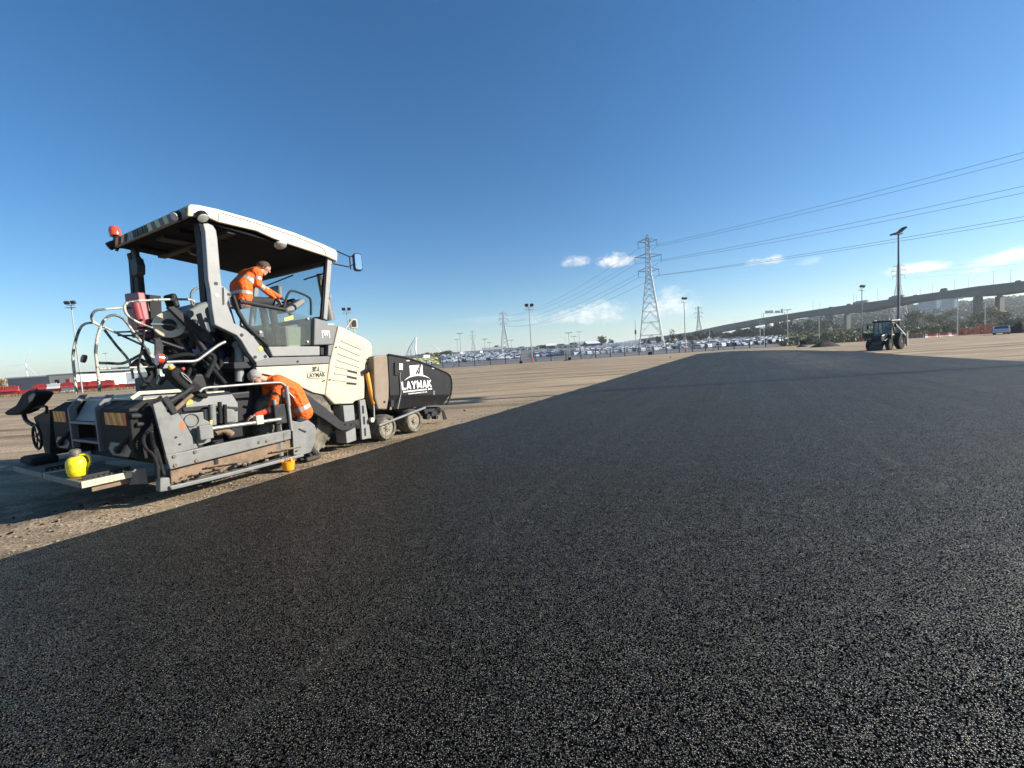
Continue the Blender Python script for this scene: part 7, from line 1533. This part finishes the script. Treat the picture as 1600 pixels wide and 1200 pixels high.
bx('grille', (2.12, -.38, .9), (2.17, .38, 1.25), MT['black'])
MB().prism([(-1.25, -.80, .95), (.80, -.80, .95), (.80, -.80, 1.45), (-.1, -.80, 1.5), (-.9, -.80, 1.45), (-1.3, -.80, 1.35)], (0, 1.6, 0)).build('cab_floor', M_BHG, bh, bevel=.04)
for s in (1, -1):
    MB().prism([(-1.45, s * .72, 1.15), (-1.2, s * .72, 1.55), (-.3, s * .72, 1.58), (.0, s * .72, 1.15), (-.1, s * .72, 1.15), (-.4, s * .72, 1.45), (-1.1, s * .72, 1.45), (-1.3, s * .72, 1.1)], (0, s * .5, 0)).build('mudguard', M_BHG, bh, bevel=.02)
    for (x0, x1) in ((.78, .62), (-.28, -.28), (-1.3, -1.08)): MB().tube([(x0, s * .76, 1.4), (x1, s * .74, 2.72)], .055, 8).build('cab_pillar', M_BHG, bh, smooth=50)
    MB().prism([(.72, s * .765, 1.5), (-.26, s * .765, 1.5), (-.26, s * .755, 2.66), (.62, s * .755, 2.66)] if s > 0 else [(-.30, s * .765, 1.5), (-1.25, s * .765, 1.55), (-1.08, s * .755, 2.66), (-.30, s * .755, 2.66)], (0, s * .006, 0)).build('side_window', MT['glass_dusty'], bh)
MB().prism([(.80, -.70, 1.55), (.80, .70, 1.55), (.66, .70, 2.66), (.66, -.70, 2.66)], (.006, 0, 0)).build('windscreen', MT['glass_dusty'], bh); MB().prism([(-1.28, -.70, 1.5), (-1.28, .70, 1.5), (-1.10, .70, 2.66), (-1.10, -.70, 2.66)], (-.006, 0, 0)).build('rear_window', MT['glass_dusty'], bh)
MB().prism([(.85, -.86, 2.70), (.92, -.86, 2.78), (.75, -.86, 2.88), (-1.1, -.86, 2.88), (-1.35, -.86, 2.78), (-1.25, -.86, 2.70)], (0, 1.72, 0)).build('roof', M_BHG, bh, bevel=.04)
for x, y in ((.78, -.6), (.78, .6), (-1.2, -.6), (-1.2, .6)): MB().lathe([(.09, 0), (.10, .03), (.08, .09)], (x, y, 2.87), (1 if x > 0 else -1, 0, .15), 12).build('roof_lamp', MT['lampglass'], bh, smooth=40)
bx('seat', (-.55, -.28, 1.45), (.0, .28, 1.75), MT['black']); bx('seat_back', (-.62, -.26, 1.7), (-.5, .26, 2.3), MT['black'])
# open door on the side facing the mat, hinged at the front pillar
dr = empty('door_hinge'); bpy.data.objects.remove(dr)
hx, hy = .70, -.80; da = RAD(-62); dd = Vector((math.cos(da), math.sin(da), 0)); W_ = .95
P_ = lambda t, z: (hx + dd.x * W_ * t, hy + dd.y * W_ * t, z)
do = MB().tube([P_(0, 1.25), P_(0, 2.6), P_(.95, 2.6), P_(1, 1.9), P_(.98, 1.25)], .04, 6, closed=True).build('door', M_BHG, bh, smooth=40)
MB().prism([P_(.03, 1.72), P_(.97, 1.72), P_(.93, 2.57), P_(.03, 2.57)], (dd.y * .006, -dd.x * .006, 0)).build('door_glass', MT['glass'], do); MB().prism([P_(.03, 1.28), P_(.95, 1.28), P_(.97, 1.7), P_(.03, 1.7)], (dd.y * .03, -dd.x * .03, 0)).build('door_panel', M_BHG, do)
# loader arms and bucket
for s in (1, -1):
    MB().prism([(.35, s * .52, 1.3), (.55, s * .52, 1.4), (1.6, s * .52, .95), (2.25, s * .52, .40), (2.1, s * .52, .30), (1.5, s * .52, .75)], (0, s * .08, 0)).build('loader_arm', M_BHG, bh, bevel=.02)
    MB().tube([(.9, s * .67, .85), (2.0, s * .67, .95)], .05, 8).build('lift_ram', MT['steel'], bh, smooth=50)
MB().prism([(2.10, -.62, .25), (2.12, -.62, .42), (2.20, -.62, .45), (2.28, -.62, .22), (2.5, -.62, .10), (2.5, -.62, .05), (2.2, -.62, .05)], (0, 1.24, 0)).build('loader_bucket', M_BHG, bh, bevel=.02)
# rear boom folded upright, dipper leaning across, slew frame and legs
bx('slew_frame', (-1.95, -1.05, .45), (-1.72, 1.05, 1.0), M_BHG)
MB().prism([(-1.85, -.12, .7), (-2.05, -.12, .75), (-2.25, -.12, 1.5), (-2.0, -.12, 2.2), (-1.88, -.12, 2.15), (-2.05, -.12, 1.5)], (0, .24, 0)).build('boom', M_BHG, bh, bevel=.03)
MB().tube([(.25, .88, 2.5), (-1.25, 1.2, 1.3)], .085, 8).build('dipper_ram', M_BHW, bh, smooth=50)
MB().prism([(-2.0, -.1, 2.2), (-1.9, -.1, 2.2), (-2.25, -.1, .9), (-2.4, -.1, .9)], (0, .2, 0)).build('dipper', M_BHG, bh, bevel=.02)
MB().prism([(-2.2, -.3, .95), (-2.45, -.3, .9), (-2.5, -.3, .5), (-2.35, -.3, .3), (-2.2, -.3, .35), (-2.3, -.3, .6)], (0, .6, 0)).build('digging_bucket', M_BHW, bh, bevel=.02)
for s in (1, -1): bx('stabiliser_leg', (-1.95, s * 1.05, .25), (-1.75, s * 1.2, 1.55), M_BHW)
for s in (1, -1):
    MB().tube([(.85, s * .8, 2.5), (1.0, s * 1.15, 2.45)], .02, 6).build('mirror_arm', MT['black'], bh); bx('mirror', (.98, s * 1.1, 2.15), (1.03, s * 1.3, 2.5), MT['black'])
bh.scale = (.82, .84, .93)

# ================================================================== labels: things that look alike are told apart by their order across the view
bpy.context.view_layer.update()
ORDS = 'first second third fourth fifth sixth seventh eighth ninth tenth eleventh twelfth thirteenth fourteenth fifteenth sixteenth seventeenth eighteenth nineteenth twentieth twenty-first twenty-second twenty-third twenty-fourth twenty-fifth twenty-sixth twenty-seventh twenty-eighth twenty-ninth thirtieth'.split()
same = {}
for o in scene.objects:
    if o.parent is None and 'label' in o and o.get('kind') != 'stuff': same.setdefault(o['label'], []).append(o)
for lab, obs in same.items():
    if 1 < len(obs) <= len(ORDS) and len(lab.split()) <= 13:
        def scr(o):
            d = o.matrix_world.translation - CAM; return d.dot(cam_r) / max(.1, d.dot(cam_f))
        for i, o in enumerate(sorted(obs, key=scr)): o['label'] = lab + ', ' + ORDS[i] + ' from left'
